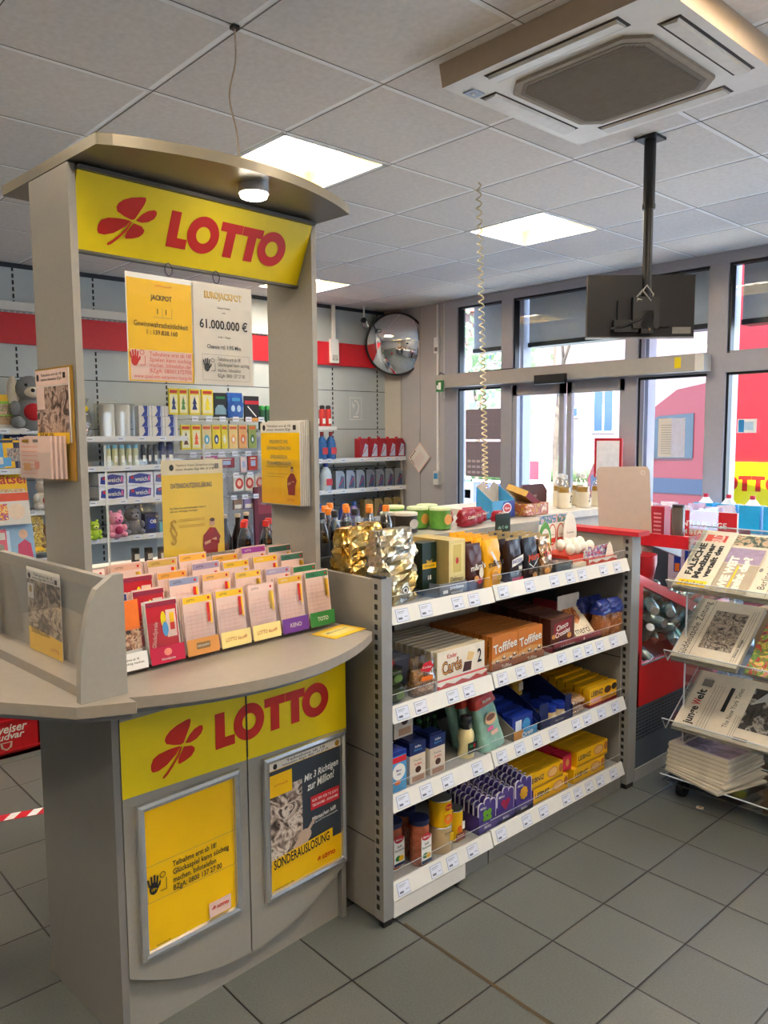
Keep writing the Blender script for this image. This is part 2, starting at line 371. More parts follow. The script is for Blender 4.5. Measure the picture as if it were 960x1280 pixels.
# ------------------------------------------------------------------ window wall
FR = mt('#a6a6ae', .4, .1, .03); GLASS = clear('#eef6fb', .06, 'window_glass', .0)
vert = [(-5.53, -5.36), (-4.80, -4.67), (-3.50, -3.39), (-2.81, -2.67), (-1.45, -1.33), (-.1, .02), (1.25, 1.37), (2.5, 2.6)]
m = MB()
for a, b in vert: m.box(a, b, YW-.05, YW+.07, 0, 2.955, FR)
m.box(-5.53, X1, YW-.053, YW+.073, 2.88, 2.960, FR); m.box(-5.53, X1, YW-.053, YW+.073, 2.085, 2.225, FR)
struct(m.build('trim_3'))
wi = 1
for k in range(len(vert)-1):
    a, b = vert[k][1], vert[k+1][0]
    for z0, z1 in ((2.225, 2.88), (.0, 2.085)):
        if k == 1 and z0 == 0: continue
        m = MB(); e = .018
        m.box(a, a+e, YW-.03, YW+.03, z0, z1, BLACK); m.box(b-e, b, YW-.03, YW+.03, z0, z1, FR); m.box(a, b, YW-.03, YW+.03, z1-e, z1, BLACK); m.box(a, b, YW-.03, YW+.03, z0, z0+(.06 if z0 == 0 else e), FR)
        w_ = struct(m.build('window_%d' % wi)); wi += 1
        m = MB(); m.poly([(a, YW, z0), (b, YW, z0), (b, YW, z1), (a, YW, z1)], GLASS); m.build('pane', w_)
for k, (a, b) in enumerate(((-4.67, -4.10), (-4.07, -3.50))):
    m = MB(); y = YW-.02
    m.box(a, a+.05, y-.02, y+.02, 0, 2.085, FR); m.box(b-.05, b, y-.02, y+.02, 0, 2.085, FR); m.box(a, b, y-.02, y+.02, 1.99, 2.085, FR); m.box(a, b, y-.02, y+.02, 0, .1, FR)
    d_ = struct(m.build('door_%d' % (k+1)))
    m = MB(); m.poly([(a+.05, y, .1), (b-.05, y, .1), (b-.05, y, 1.99), (a+.05, y, 1.99)], GLASS); m.build('pane', d_)
t = thing('door_operator', 'long pale aluminium automatic door operator box above the glass sliding doors', 'door operator', (-4.2, YW-.05, 2.1))
m = MB(); m.box(-1.35, 1.35, -.12, 0, .0, .125, mt('#aaa69f', .4, .1, .03)); m.box(1.35, 1.42, -.12, 0, 0, .125, RAILW); m.build('housing', t, bevel=.004)
m = MB(); m.box(1.19, 1.24, -.123, -.119, .03, .11, YEL); m.build('yellow_sticker', t)
m = MB(); m.box(-.1, .22, -.16, -.115, -.03, .05, BLACK); m.build('motion_sensor', t, bevel=.01)
m = MB(); m.box(-.72, -.38, -.1, -.03, .125, .137, BLACK); m.build('cable', t)
t = MB(); t.box(-5.52, -5.42, YW-.185, YW-.18, 2.06, 2.17, GREEN); f = t.face((-5.47, YW-.185, 2.115), (1, 0, 0))
f.rect(.0, .0, .035, .07, WHITE); f.rect(-.03, -.01, .02, .04, WHITE)
tag(t.build('exit_sign'), 'small green and white emergency exit sign left of the door operator', 'sign')
# roller shutter boxes outside the upper panes
m = MB()
for k in range(len(vert)-1):
    a, b = vert[k][1]-.1, vert[k+1][0]+.1
    m.box(a+.1, b-.1, 6.10, 6.22, 2.62-.14, 3.1, mt('#e6e9ec', .5, var=.03)); m.box(a+.1, b-.1, 6.08, 6.24, 2.45, 2.49, BLACK)
    m.box(b-.13, b-.02, 6.08, 6.2, 0, 3.1, FR)
struct(m.build('trim_4'))
# ------------------------------------------------------------------ outside
ASPH = mt('#7b7d82', .8, var=.08, scale=3); GRASS = mt('#87946a', .9, var=.25, scale=2); PAVE = mt('#cfcbc4', .8, var=.06, scale=4)
m = MB(); m.box(-40, 12, YW+.15, 9.5, -.12, -.04, PAVE); struct(m.build('ground_pavement'))
m = MB(); m.box(-60, 12, 9.5, 60, -.16, -.10, ASPH); struct(m.build('ground_road'))
m = MB(); m.box(-40, -4, 16.2, 24, -.12, .02, GRASS); struct(m.build('ground_verge'))
def house(name, label, x, y, rz, w, d, h, wall, roof, wins, door=None):
    t = thing(name, label, 'building', (x, y, -.1), rz)
    m = MB(); m.box(-d, 0, -w/2, w/2, 0, h, wall); m.build('wall', t)
    m = MB(); m.prism([(-d-.3, h), (.4, h), (-d/2, h+d*.35)], -w/2-.3, w/2+.3, roof, 'y'); m.build('roof', t)
    for (u, z, ww, hh) in wins:
        m = MB(); m.box(-.02, .03, u-ww/2-.08, u+ww/2+.08, z-.08, z+hh+.08, WHITE); wf = m.build('window', t)
        m = MB(); m.box(.03, .05, u-ww/2, u+ww/2, z, z+hh, mt('#33465e', .15)); m.box(.05, .06, u-.03, u+.03, z, z+hh, WHITE); m.build('pane', wf)
    if door:
        m = MB(); m.box(0, .06, door-.6, door+.6, 0, 2.2, mt('#51504e', .5)); m.build('door', t)
FZ = -.9
house('pink_house', 'pink rendered house with a dark stair window across the street', -16.8, 27.5, FZ, 12, 8, 6.5, mt('#7d6264', .8, var=.04), mt('#8c4f3b', .8), [(-.5, 1.8, .7, 2.1), (-1.7, 2.4, .4, .3), (.8, 2.4, .4, .3), (-4.5, 4.6, 1.2, 1.2), (4.5, 4.6, 1.2, 1.2), (4.7, 1.2, 1.2, 1.3)])
house('white_house', 'white house with grey-blue windows far left across the street', -27.5, 15, FZ, 10, 8, 5.6, mt('#8a8a8a', .8, var=.03), mt('#6e6a68', .8), [(a, z, 1.0, 1.2) for a in (-3.6, -1.2, 1.2, 3.6) for z in (.9, 3.4)])
house('gabled_house', 'pale house with a brown tiled roof behind the parked van', -3, 38, -1.45, 12, 9, 5.6, mt('#a39c8e', .8, var=.03), mt('#7c5a46', .8), [(a, z, 1.0, 1.2) for a in (-4, -1.5, 1.5, 4) for z in (.9, 3.3)])
BARK = mt('#5a4a3c', .9, var=.2, scale=12); HEDGE = mt('#6a7a58', .9, var=.35, scale=9)
def tree(x, y, h, seed, label, leafy=False):
    rnd = random.Random(seed); t = thing('street_tree', label, 'tree', (x, y, -.1))
    m = MB()
    def br(p, d, L, r, n):
        q = p+d*L; m.tube([tuple(p), tuple((p+q)/2+Vector((rnd.uniform(-1, 1), rnd.uniform(-1, 1), 0))*L*.05), tuple(q)], r, BARK, 5)
        if n:
            for k in range(3): br(q, (d+Vector((rnd.uniform(-1, 1), rnd.uniform(-1, 1), rnd.uniform(-.1, .7)))*.75).normalized(), L*.68, r*.55, n-1)
    br(Vector((0, 0, 0)), Vector((.03, 0, 1)), h*.42, .07, 4); m.build('trunk', t)
    if leafy:
        m = MB(); g_ = mt('#8fa07c', .9, var=.3)
        for k in range(420):
            c = Vector((rnd.gauss(0, h*.16), rnd.gauss(0, h*.16), h*.7+rnd.gauss(0, h*.14))); u_ = Vector((rnd.uniform(-1, 1), rnd.uniform(-1, 1), rnd.uniform(-1, 1)))*.16; v_ = Vector((rnd.uniform(-1, 1), rnd.uniform(-1, 1), rnd.uniform(-1, 1)))*.16
            m.poly([tuple(c-u_), tuple(c-v_), tuple(c+u_), tuple(c+v_)], g_)
        m.build('foliage', t)
tree(-11.9, 16.7, 6.5, 3, 'bare street tree seen through the left glass sliding door')
tree(-17, 19.5, 5.5, 8, 'greening tree seen at the left of the wide upper window', True)
tree(-8.4, 24.0, 6.0, 5, 'thin-leaved tree standing in front of the pink house', True)
tree(-5.0, 21.0, 5.5, 11, 'bushy tree seen in the upper window right of the ceiling screen', True)
m = MB(); rnd = random.Random(4)
for k in range(16):
    u = k/15; m.ball(.55, HEDGE, (-17.5+u*7.5, 20.5+u*6.0, .4), 1, 1, .9)
tag(m.build('garden_hedge'), 'low clipped hedge in front of the pink house', 'hedge')
m = MB(); 
for k in range(2): m.box(-19, -9, 15.9+k*.0, 16.1, -.1, .12, PAVE)
tag(m.build('kerb'), 'pale kerb stone along the grass verge across the road', 'kerb')
# ================================================================== LOTTERY STAND (local frame: X outwards, Y along the front, Z up)
KX, KY, KR = -1.93, .796, math.atan2(.066, .998)
def KP(b, a, z=0): return (KX+b*math.cos(KR)-a*math.sin(KR), KY+b*math.sin(KR)+a*math.cos(KR), z)
CLOVER = [[(668,508),(630,490),(590,464),(583,440),(590,422),(612,404),(650,392),(700,388),(722,391),(726,405),(720,430),(703,466),(684,505)],
 [(666,514),(640,506),(600,499),(550,497),(520,508),(507,535),(507,560),(515,578),(545,586),(590,577),(640,546)],
 [(692,512),(718,478),(745,460),(775,455),(790,462),(793,482),(783,503),(755,520),(722,523)],
 [(684,526),(725,542),(743,563),(740,582),(720,600),(690,607),(658,608),(649,600),(655,570)],
 [(674,518),(650,568),(618,606),(588,634),(570,642),(564,632),(590,614),(622,584),(645,556),(662,520)]]
def clover(f, x, y, s, mat, flip=1):
    for L in CLOVER: f.poly([(x+s*flip*(p-678)/1530/.187, y-s*((q-518)-.2*(p-678))/1700/.187) for p, q in (L if flip < 0 else L[::-1])], mat)
def lotto(f, x, y, w, h, mat):
    """L O T T O in heavy geometric capitals; x = left end"""
    u = w/4.05; st = h*.33
    def R(a, b, c, d): f.rect((a+b)/2, (c+d)/2, b-a, d-c, mat)
    f.poly([(x, y-h/2), (x+.62*u, y-h/2), (x+.62*u, y-h/2+st*.85), (x+st*.95, y-h/2+st*.85), (x+st*.95, y+h/2), (x, y+h/2)], mat)
    r = h*.53; cx = x+.60*u+r*.98; f.ring(cx, y, r*.45, r, mat)
    a = cx+r+.0*u; tw = .80*u
    for k in range(2):
        c = a+tw*(.5+k*.93)-.02*u; bw = tw*.92
        f.poly([(c-bw/2, y+h/2), (c-bw/2, y+h/2-st*.8), (c-st*.48, y+h/2-st*.8), (c-st*.48, y-h/2), (c+st*.48, y-h/2), (c+st*.48, y+h/2-st*.8), (c+bw/2, y+h/2-st*.8), (c+bw/2, y+h/2)], mat)
    f.ring(x+w-r, y, r*.45, r, mat)
def hand(f, x, y, s, mat, out=None):
    """raised hand with a head-and-shoulders outline beside it"""
    f.ell(x, y-.15*s, .26*s, .34*s, mat)
    for i, (dx, l) in enumerate(((-.24, .42), (-.10, .55), (.04, .58), (.17, .48))): f.line(x+dx*s, y+.0*s, x+dx*1.35*s, y+l*s, .11*s, mat)
    f.line(x+.2*s, y-.2*s, x+.38*s, y+.12*s, .12*s, mat)
    f.ring(x+.52*s, y+.42*s, .13*s, .17*s, mat); f.line(x+.36*s, y+.2*s, x+.36*s, y-.1*s, .04*s, mat); f.line(x+.72*s, y+.2*s, x+.72*s, y-.42*s, .04*s, mat); f.line(x+.36*s, y-.42*s, x+.72*s, y-.42*s, .04*s, mat)
S_ = thing('lottery_stand', 'grey free-standing betting counter with yellow double doors and a pillared yellow sign canopy', 'counter', KP(0, 0), KR)
m = MB(); m.box(-.46, -.03, .02, .80, .01, .985, GREY2); m.box(-.03, -.022, .02, .80, 0, .3, GREY); m.build('body', S_)
for a, b, n in ((.0, .02, 0), (.80, .82, 1)):
    m = MB(); m.box(-.46, -.002, a, b, 0, .985, mt('#7d7a77', .5, var=.03, scale=20)); m.build('side_panel', S_, bevel=.002)
DOORS = []
def arc(a): return .07+.13*((a-.42)/.41)**2
for k, (a0, a1) in enumerate(((.022, .419), (.424, .826))):
    n = 14; bot = [(a0+(a1-a0)*i/n, arc(a0+(a1-a0)*i/n)) for i in range(n+1)]
    m = MB(); m.prism(bot+[(a1, .972), (a0, .972)], -.016, .0, GREY, 'x')
    f = m.face((0, 0, 0)); f.poly([(a0, .695-(a0-.02)*.035), (a1, .695-(a1-.02)*.035), (a1, .905), (a0, .905)], YEL)
    d = m.build('door', S_); DOORS.append(d)
    if k == 0:
        clover_m = MB(); f = clover_m.face((0.001, 0, 0)); clover(f, .205, .79, .165, RED); e = clover_m.build('clover_emblem', d)
# lettering across both doors, split at the seam
m = MB(); f = m.face((.001, 0, 0)); lotto(f, .312, .797, .435, .105, RED)
f.rect(.4215, .8, .004, .22, BLACK)
m.build('lettering', S_)
# counter top: curved front
def ctr(n=22, ins=0):
    P = [(-.44, -.05+ins), (.18-ins, -.05+ins)]
    for i in range(n+1):
        a = -.05+ins+(.87-2*ins)*i/n; t = (a-.385)/.435; P.append((.135+.145*(1-t*t)-ins, a))
    P.append((-.44, .82-ins)); return P
def dd(P):
    o = []
    for p in P:
        if not o or math.hypot(p[0]-o[-1][0], p[1]-o[-1][1]) > 1e-4: o.append(p)
    return o
TOPM = mt('#958d82', .35, var=.04, scale=40)
m = MB(); m.prism(dd(ctr()), .992, 1.02, TOPM); m.build('worktop', S_, bevel=.004)
m = MB(); m.prism(dd(ctr(ins=.035)), .972, .992, mt('#83858a', .5, var=.03)); m.build('worktop_underlay', S_)
# left wing
def wing(i=0):
    return [(-.9, -.05), (-.9, -.42+i), (-.15, -.36+i), (-.02, -.285+i), (.09-i*.3, -.215+i), (.17-i, -.165+i*.4), (.235-i, -.05)]
m = MB(); m.prism(wing(), 1.008, 1.036, TOPM); m.build('side_worktop', S_, bevel=.004)
m = MB(); m.prism(wing(.03), .988, 1.008, mt('#83858a', .5, var=.03)); m.build('side_worktop_underlay', S_)
m = MB(); m.prism([(0, .988), (-.16, .988), (-.0, .90)], -.20, -.185, mt('#5f5d5a', .5), 'x')
m.build('bracket', S_)
# divider box on the wing
m = MB(); m.box(-.56, .15, -.055, -.035, 1.036, 1.31, GREY); m.box(-.56, .15, -.13, -.055, 1.036, 1.062, TOPM); m.build('divider_panel', S_)
for b0 in (.14, -.585):
    prof = [(-.035, 1.036), (-.035, 1.325), (-.06, 1.325)]+[(-.065-.085*(1-(1-t)**2)**.5*1.0, 1.325-.289*t) for t in [i/10 for i in range(1, 11)]]
    # local Y profile extruded along X
    m = MB(); m.prism(prof, b0, b0+.022, GREY, 'x'); m.build('end_fin', S_, bevel=.002)
m = MB(); m.box(-.56, .14, -.072, -.069, 1.062, 1.285, CLR); m.build('acrylic_sheet', S_)
# pillars
for a in (0, .80):
    m = MB(); m.box(-.345, -.11, a, a+.02, 1.02, 2.33, GREY); m.build('pillar', S_, bevel=.003)
# canopy
n = 26; P = [(-.53, .0), (.045, .0)]
for i in range(1, n+1):
    a = .0+.84*i/n; t = (a-.40)/.42; P.append((.04+.11*(1-t*t), a))
P.append((-.53, .84))
m = MB(); m.prism(dd(P), 2.333, 2.36, mt('#8d8574', .3, .2, .03), cap=mt('#746d63', .32, .25, .04)); m.build('canopy', S_, bevel=.004)
# slanted sign
m = MB(); P = [(-.10, 2.315), (-.185, 2.135), (-.20, 2.14), (-.33, 2.32)]
m.prism(P, .022, .798, YEL, 'y')
f = m.face((-.10, .02, 2.315), (0, 1, 0), (.427, 0, .904)); L = .199
f.rect(.39, -L/2, .776, L, YEL)
m.box(-.105, -.085, .02, .80, 2.314, 2.324, mt('#555', .4, .3)); m.box(-.20, -.178, .02, .80, 2.130, 2.137, mt('#5d5a50', .4, .3))
sg = m.build('sign_panel', S_)
m = MB(); f = m.face((-.099, .02, 2.315), (0, 1, 0), (.427, 0, .904)); clover(f, .172, -.100, .16, RED); m.build('clover_emblem', sg)
m = MB(); f = m.face((-.099, .02, 2.315), (0, 1, 0), (.427, 0, .904)); lotto(f, .280, -.098, .415, .100, RED); m.build('lettering', sg)
# canopy lamp
m = MB(); m.cyl(.042, 2.308, 2.333, SILVER, (.06, .447, 0), 28); lp = m.build('lamp_housing', S_)
m = MB(); m.lathe([(.004, 2.293), (.025, 2.294), (.036, 2.298), (.0395, 2.308)], glow('#fff0d8', 14), (.06, .447, 0), 28); m.build('lamp_lens', lp)
# notice on the divider
def kposter(name, label, cat, b, a, z, builder, rz=0, **k):
    m = MB(); builder(m); o = m.build(name, None, KP(b, a, z), KR+rz); return tag(o, label, cat, k.get('group'))
class FS:
    def __init__(s, f, sx, sy): s.f = f; s.sx = sx; s.sy = sy; P = f.P; f.P = lambda x, y: P(x*sx, y*sy)
    def __getattr__(s, n): return getattr(s.f, n)
PHO = photo(['#1a1512', '#4a3a30', '#8a7462', '#c9b49a', '#3a2d28'], 26)
def p_div(m):   # faces -Y local (away from the doors side): xdir = +X
    m.box(0, .21, .0, .001, 0, .23, PAPER); f = FS(m.face((0, 0, 0), (1, 0, 0)), 1.355, 1.036)
    f.rect(.0775, .12, .155, .14, PHO); f.poly([(0, .0), (.155, 0), (.155, .05), (.1, .055), (0, .062)], YEL2); f.text('SONDERAUSLOSUNG', .055, .055, .014, INK, .085, rot=.0); f.text('LOTTO', .12, .02, .009, RED)
    f.text('Teilnahme ab 18', .08, .206, .007, INK, .09); f.text('machen. BZgA 0800 137 27 00', .08, .197, .006, INK, .10); f.ell(.015, .2, .007, .008, INK); f.rect(.14, .2, .012, .012, INK); f.rect(.02, .16, .03, .04, PAPER); f.rect(.02, .165, .012, .018, GOLD)
kposter('poster', 'small dark portrait poster standing behind the acrylic of the left divider box', 'poster', -.325, -.0665, 1.0625, p_div)
# snap frames on the doors
def snap(dr, a0, a1, z0, z1, label, builder):
    w, h = a1-a0, z1-z0; e = .024; m = MB(); ac = (a0+a1)/2
    pr = [(0, 0), (.010, .003), (.013, .012), (.010, .021), (0, .024)]; vs = []; fs = []
    for (d, q) in pr:
        for cx, cz, sx, sz in ((-w/2, 0, 1, 1), (w/2, 0, -1, 1), (w/2, h, -1, -1), (-w/2, h, 1, -1)): vs.append((.002+d, ac+cx+sx*q, z0+cz+sz*q))
    for i in range(4):
        for k in range(4): fs.append((i*4+k, i*4+(k+1) % 4, (i+1)*4+(k+1) % 4, (i+1)*4+k))
    m.add(vs, fs, SILVER); m.build('poster_frame', dr)['label'] = label[0]
    m = MB(); m.box(.002, .004, ac-w/2+e*.9, ac+w/2-e*.9, z0+e*.9, z0+h-e*.9, WHITE); f = m.face((.004, ac-w/2+e, z0+e)); builder(f, w-2*e, h-2*e, m); m.build('poster', dr)['label'] = label[1]
def age(f, x, y, h, mat, lines, lw, dy, rot=0, w0=None):
    for i, s in enumerate(lines): f.text(s, x, y-i*dy, h, mat, w=w0, al='l')
def p1(f, w, h, m):
    f.rect(w/2, h/2, w, h, mt('#fac60a', .3, var=.05, scale=5)); 
    f.line(0, h*.60, w, h*.60, .001, INKG); f.line(0, h*.34, w, h*.34, .001, INKG); f.line(0, h*.60, 0.002, h*.34, .001, INKG)
    hand(f, .020, h*.455, .052, INK); f.text('18+', .020, h*.432, .009, YEL2)
    for i, s in enumerate(('Teilnahme erst ab 18!', 'Glücksspiel kann süchtig', 'machen. Infotelefon', 'BZgA: 0800 137 27 00')): f.text(s, .078, h*(.555-.058*i), .0155, INK, w=(.150, .195, .148, .168)[i]*.95, al='l')
    f.rect(w*.8, h*.075, .075, .045, PINKP); clover(f, w*.8-.02, h*.085, .014, RED); lotto(f, w*.8-.01, h*.085, .038, .009, RED); f.text('www.lotto.de', .04, .012, .006, INK)
snap(DOORS[0], .055, .388, .222, .668, ('silver snap frame on the left door', 'plain yellow poster with an age warning'), p1)
def p2(f, w, h, m):
    f.rect(w/2, h/2, w, h, YEL2); f.rect(w/2, h*.57, w, h*.73, mt('#343b45', .35, var=.06)); f.rect(w*.22, h*.5, w*.44, h*.58, photo(['#2a1d1a', '#6b5a50', '#b6a294', '#e3d8cc', '#4c3a34'], 22))
    f.rect(w/2, h*.97, w, h*.06, PAPER); f.text('Teilnahme ab 18', w*.5, h*.98, .008, INK, .16); f.text('Infotelefon BZgA 0800 137 27 00', w*.5, h*.955, .007, INK, .19); f.ell(w*.08, h*.965, .008, .009, INK); f.ell(w*.95, h*.967, .01, .01, GOLD)
    f.rect(w*.15, h*.82, w*.3, h*.17, YEL2); f.text('LOTTO 6 aus 49', w*.15, h*.82, .006, RED, .05)
    sc = mt('#f2f2ee', .5); f.text('Mit 3 Richtigen', w*.71, h*.80, .022, sc, w*.5, rot=.10, shear=.3); f.text('zur Million!', w*.70, h*.72, .026, sc, w*.40, rot=.10, shear=.3)
    f.rect(w*.76, h*.56, w*.42, h*.11, REDP); f.text('NUR TIPP: FÜR 7 €, 8,50 €', w*.76, h*.58, .009, sc, w*.38); f.text('TEILNAHME - ANNAHME', w*.76, h*.54, .009, sc, w*.38)
    f.text('Mitmachen hilft', w*.74, h*.44, .014, sc, w*.36, rot=.08, shear=.3); f.text('in der LOTTO Annahmestelle', w*.76, h*.405, .006, sc, w*.36, rot=.06)
    sk = mt('#c3aa98', .6, var=.1); f.ell(w*.46, h*.33, .028, .022, sk); f.line(w*.48, h*.34, w*.60, h*.43, .012, sk); f.line(w*.34, h*.24, w*.46, h*.32, .045, sk)
    f.poly([(w*.01, h*.17), (w*.86, h*.20), (w*.86, h*.29), (w*.01, h*.25)], YEL2); f.text('SONDERAUSLOSUNG', w*.42, h*.225, .030, INK, w*.78, rot=.05)
    clover(f, w*.66, h*.09, .016, RED); lotto(f, w*.70, h*.09, .055, .013, RED); f.text('www.lotto.de', w*.16, .01, .006, INK, w*.25)
snap(DOORS[1], .473, .818, .203, .667, ('silver snap frame on the right door', 'dark portrait poster over a yellow strip'), p2)
# jackpot sheets hanging from the sign by rings
t = thing('jackpot_display', 'clear hanging sleeve with two jackpot sheets, yellow and white, under the sign', 'sign', KP(-.165, .385, 1.80), KR)
m = MB(); m.box(-.002, -.001, -.21, .21, .0, .297, WHITE); f = m.face((-.001, -.21, 0)); f.rect(.105, .185, .205, .195, YEL2); f.rect(.105, .0435, .208, .087, YEL2); f.rect(.105, .045, .196, .083, PINKP)
f.text('LOTTO 6 aus 49', .115, .268, .006, RED, .05); f.text('JACKPOT', .108, .235, .014, INK, .068); f.text('1', .095, .197, .014, INK); f.text('1', .122, .197, .014, INK); f.line(.11, .207, .11, .18, .0008, INKG); f.line(.082, .18, .14, .18, .0008, INKG); f.line(.14, .207, .14, .18, .0008, INKG)
f.text('Gewinnwahrscheinlichkeit', .106, .160, .0155, INK, .172, bold=.004); f.text('1 : 139.838.160', .108, .138, .013, INK, .098)
hand(f, .019, .062, .042, RED)
rr = mt('#d05a50', .5)
for i, (s_, w_) in enumerate((('Teilnahme erst ab 18!', .135), ('Spielen kann süchtig', .135), ('machen. Infotelefon der', .135), ('BZgA: 08001372700', .135))): f.text(s_, .063, .077-.0155*i, .0115, rr, w_, al='l')
f.text('www.spiel-mit-verantwortung.de', .105, .014, .0105, rr, .185)
f.rect(.315, .1485, .21, .297, mt('#d6cfc2', .5, var=.02))
f.text('EUROJACKPOT', .315, .263, .019, GOLD, .135, bold=.04); f.text('EUROJACKPOT', .3165, .2645, .017, mt('#ecd79a', .3, .3), .132, bold=.0)
f.text('Dieser Freitag', .315, .228, .005, INK, .045); f.text('rund', .315, .214, .005, INK)
f.text('61.000.000 €', .315, .178, .026, INK, .172); f.text('in der 1. Klasse', .315, .142, .006, INK, .045); f.text('Chance rd. 1:95 Mio.', .315, .112, .012, INK, .125)
for q in ((.235, .088, .405, .088), (.235, .012, .405, .012), (.235, .012, .235, .088), (.405, .012, .405, .088)): f.line(*q, .0008, INKG)
hand(f, .250, .055, .037, INK)
for i, (s_, w_) in enumerate((('Teilnahme erst ab 18!', .085), ('Glücksspiel kann süchtig', .118), ('machen. Infotelefon', .085), ('BZgA: 0800 137 27 00', .1))): f.text(s_, .286, .076-.0165*i, .0105, INK, w_*.98, al='l')
m.build('printed_sheet', t)
m = MB(); m.box(.0075, .0085, -.213, .213, -.004, .312, CLR); m.build('clear_sleeve', t)
for y in (-.075, .085):
    m = MB(); m.tube([(0, y+.012*math.cos(q*.52), .318+.018*math.sin(q*.52)) for q in range(12)], .0015, DARK, 5, True); m.build('ring', t)
# brochure holders on the pillars
def person_print(f, x, y, s):
    sk = mt('#c99c7c', .6); sh = mt('#8c1f22', .5, var=.15); f.poly([(x-.20*s, y), (x+.14*s, y), (x+.16*s, y+.30*s), (x+.24*s, y+.50*s), (x+.10*s, y+.72*s), (x-.06*s, y+.74*s), (x-.24*s, y+.56*s), (x-.26*s, y+.32*s)], sh)
    f.ell(x+.01*s, y+.86*s, .075*s, .10*s, sk); f.ell(x+.01*s, y+.92*s, .07*s, .045*s, mt('#5a4030', .7)); f.line(x-.22*s, y+.36*s, x+.12*s, y+.46*s, .07*s, sk); f.line(x+.2*s, y+.36*s, x-.05*s, y+.42*s, .07*s, sh)
t = thing('brochure_holder', 'clear holder with yellow data-protection brochures on the inner side of the right pillar', 'brochure holder', KP(-.235, .798, 1.405), KR-math.pi/2)
# local: X -> -Y(kiosk), Y -> +X(kiosk)
m = MB()
for k in range(5): m.box(.002+k*.006, .006+k*.006, -.105-k*.004, .105-k*.004, .004, .29-k*.002, PAPER if k < 4 else PAPER)
f = m.face((.030, -.121, .004)); f.rect(.105, .14, .208, .276, YEL2); f.rect(.105, .03, .208, .055, mt('#f0b400', .4)); f.rect(.105, .262, .21, .034, PAPER)
f.text('Teilnahme erst ab 18!', .1, .268, .008, INK, .13); f.text('machen. Infotelefon BZgA', .1, .256, .008, INK, .13); f.ell(.02, .262, .008, .010, INK); f.rect(.185, .262, .016, .016, INK)
for i, s_ in enumerate(('SPIELEINSATZ UND', 'GEWINNAUSZAHLUNG', 'SPIELREGELN', 'TEILNAHMEBEDINGUNGEN')): f.text(s_, .1, .215-.022*i-.008*(i > 1), .012, INKG, (.10, .13, .09, .13)[i])
f.text('Die aktuellen Informationen finden Sie hier', .09, .13, .005, INK, .12); f.line(.04, .105, .15, .105, .002, GOLD); f.line(.04, .095, .13, .095, .002, GOLD); person_print(f, .17, .035, .10); f.text('LOTTO', .165, .018, .009, RED)
m.build('brochures', t)
m = MB(); m.box(.036, .038, -.135, .115, .0, .16, CLR); m.box(.0, .002, -.135, .115, 0, .25, CLR); m.box(.0, .038, -.137, -.135, 0, .24, CLR); m.box(0, .038, .115, .117, 0, .24, CLR); m.box(0, .038, -.135, .115, -.002, 0, CLR)
m.build('acrylic_pocket', t)
t = thing('flyer_holder', 'clear wall holder with pink forms and dark poster on the left pillar', 'brochure holder', KP(-.24, -.002, 1.53), KR-math.pi/2)
m = MB(); m.box(.0, .003, -.11, .115, .0, .30, GOLD); m.box(.003, .005, -.105, .10, .10, .295, PAPER)
f = m.face((.005, -.105, .1)); f.rect(.1, .085, .20, .13, photo(['#2a1d1a', '#5b463c', '#96786a', '#c9b0a0', '#3c2c28'], 24)); f.rect(.1, .174, .2, .042, PINKP); f.text('Teilnahme erst ab 18!', .1, .182, .007, INK, .13); f.text('machen. Infotelefon BZgA', .1, .170, .007, INK, .13); f.ell(.015, .176, .008, .01, INK); f.rect(.18, .176, .015, .015, INK); f.rect(.03, .12, .05, .06, PINKP); f.rect(.1, .012, .2, .03, YEL2); f.text('EINE MILLION', .06, .018, .016, INK, .09); f.text('LOTTO', .16, .01, .008, RED)
m.build('poster', t)
m = MB()
for k in range(4): m.box(.008+k*.008, .014+k*.008, -.10-k*.008, .075-k*.01, .005, .118, PINKP)
m.at((.036, -.05, .005), rz=.2); m.box(.0, .003, -.07, .06, 0, .11, PINKP); f = m.face((.003, -.07, 0))
for i in range(7): f.line(.01, .012+.012*i, .12, .012+.012*i, .002, mt('#e0907c', .6))
f.rect(.03, .1, .03, .008, GOLD); f.rect(.08, .1, .03, .008, INKG); f.rect(.035, .03, .03, .02, TAN); f.rect(.09, .035, .04, .02, mt('#d88870', .6)); m.at(); m.build('forms', t)
m = MB(); m.box(.052, .054, -.13, .08, .0, .075, CLR); m.box(.0, .054, -.132, -.13, 0, .1, CLR); m.box(0, .054, .08, .082, 0, .1, CLR); m.box(0, .054, -.13, .08, -.002, 0, CLR); m.build('acrylic_pocket', t)
# privacy notice in acrylic stand between the pillars
t = thing('notice_stand', 'yellow privacy notice in a clear stand rising behind the betting slips', 'sign', KP(-.30, .455, 1.02), KR)
m = MB(); m.box(-.001, 0, -.112, .112, .20, .55, mt('#e9c63a', .35, var=.05, scale=6)); f = m.face((0, -.112, .2)); f.rect(.112, .327, .224, .045, mt('#d9cfae', .4)); f.text('Teilnahme ab 18 Jahren. Glücksspiel kann süchtig', .12, .334, .007, INK, .14); f.text('machen. Infotelefon BZgA 0800 137 27 00', .12, .321, .007, INK, .14); f.ell(.035, .327, .008, .010, INK); f.rect(.2, .328, .016, .016, INKG)
f.text('DATENSCHUTZERKLÄRUNG', .105, .270, .015, INKG, .15); f.text('Der Schutz Ihrer personenbezogenen Daten ist', .09, .2, .006, INK, .13); f.text('uns ein wichtiges Anliegen', .075, .19, .006, INK, .10); f.text('§', .035, .135, .062, GOLD, bold=.0)
for q in (.163, .158, .143, .138): f.line(.055, q, .15, q, .0018, GOLD)
person_print(f, .175, .03, .135); m.build('notice', t)
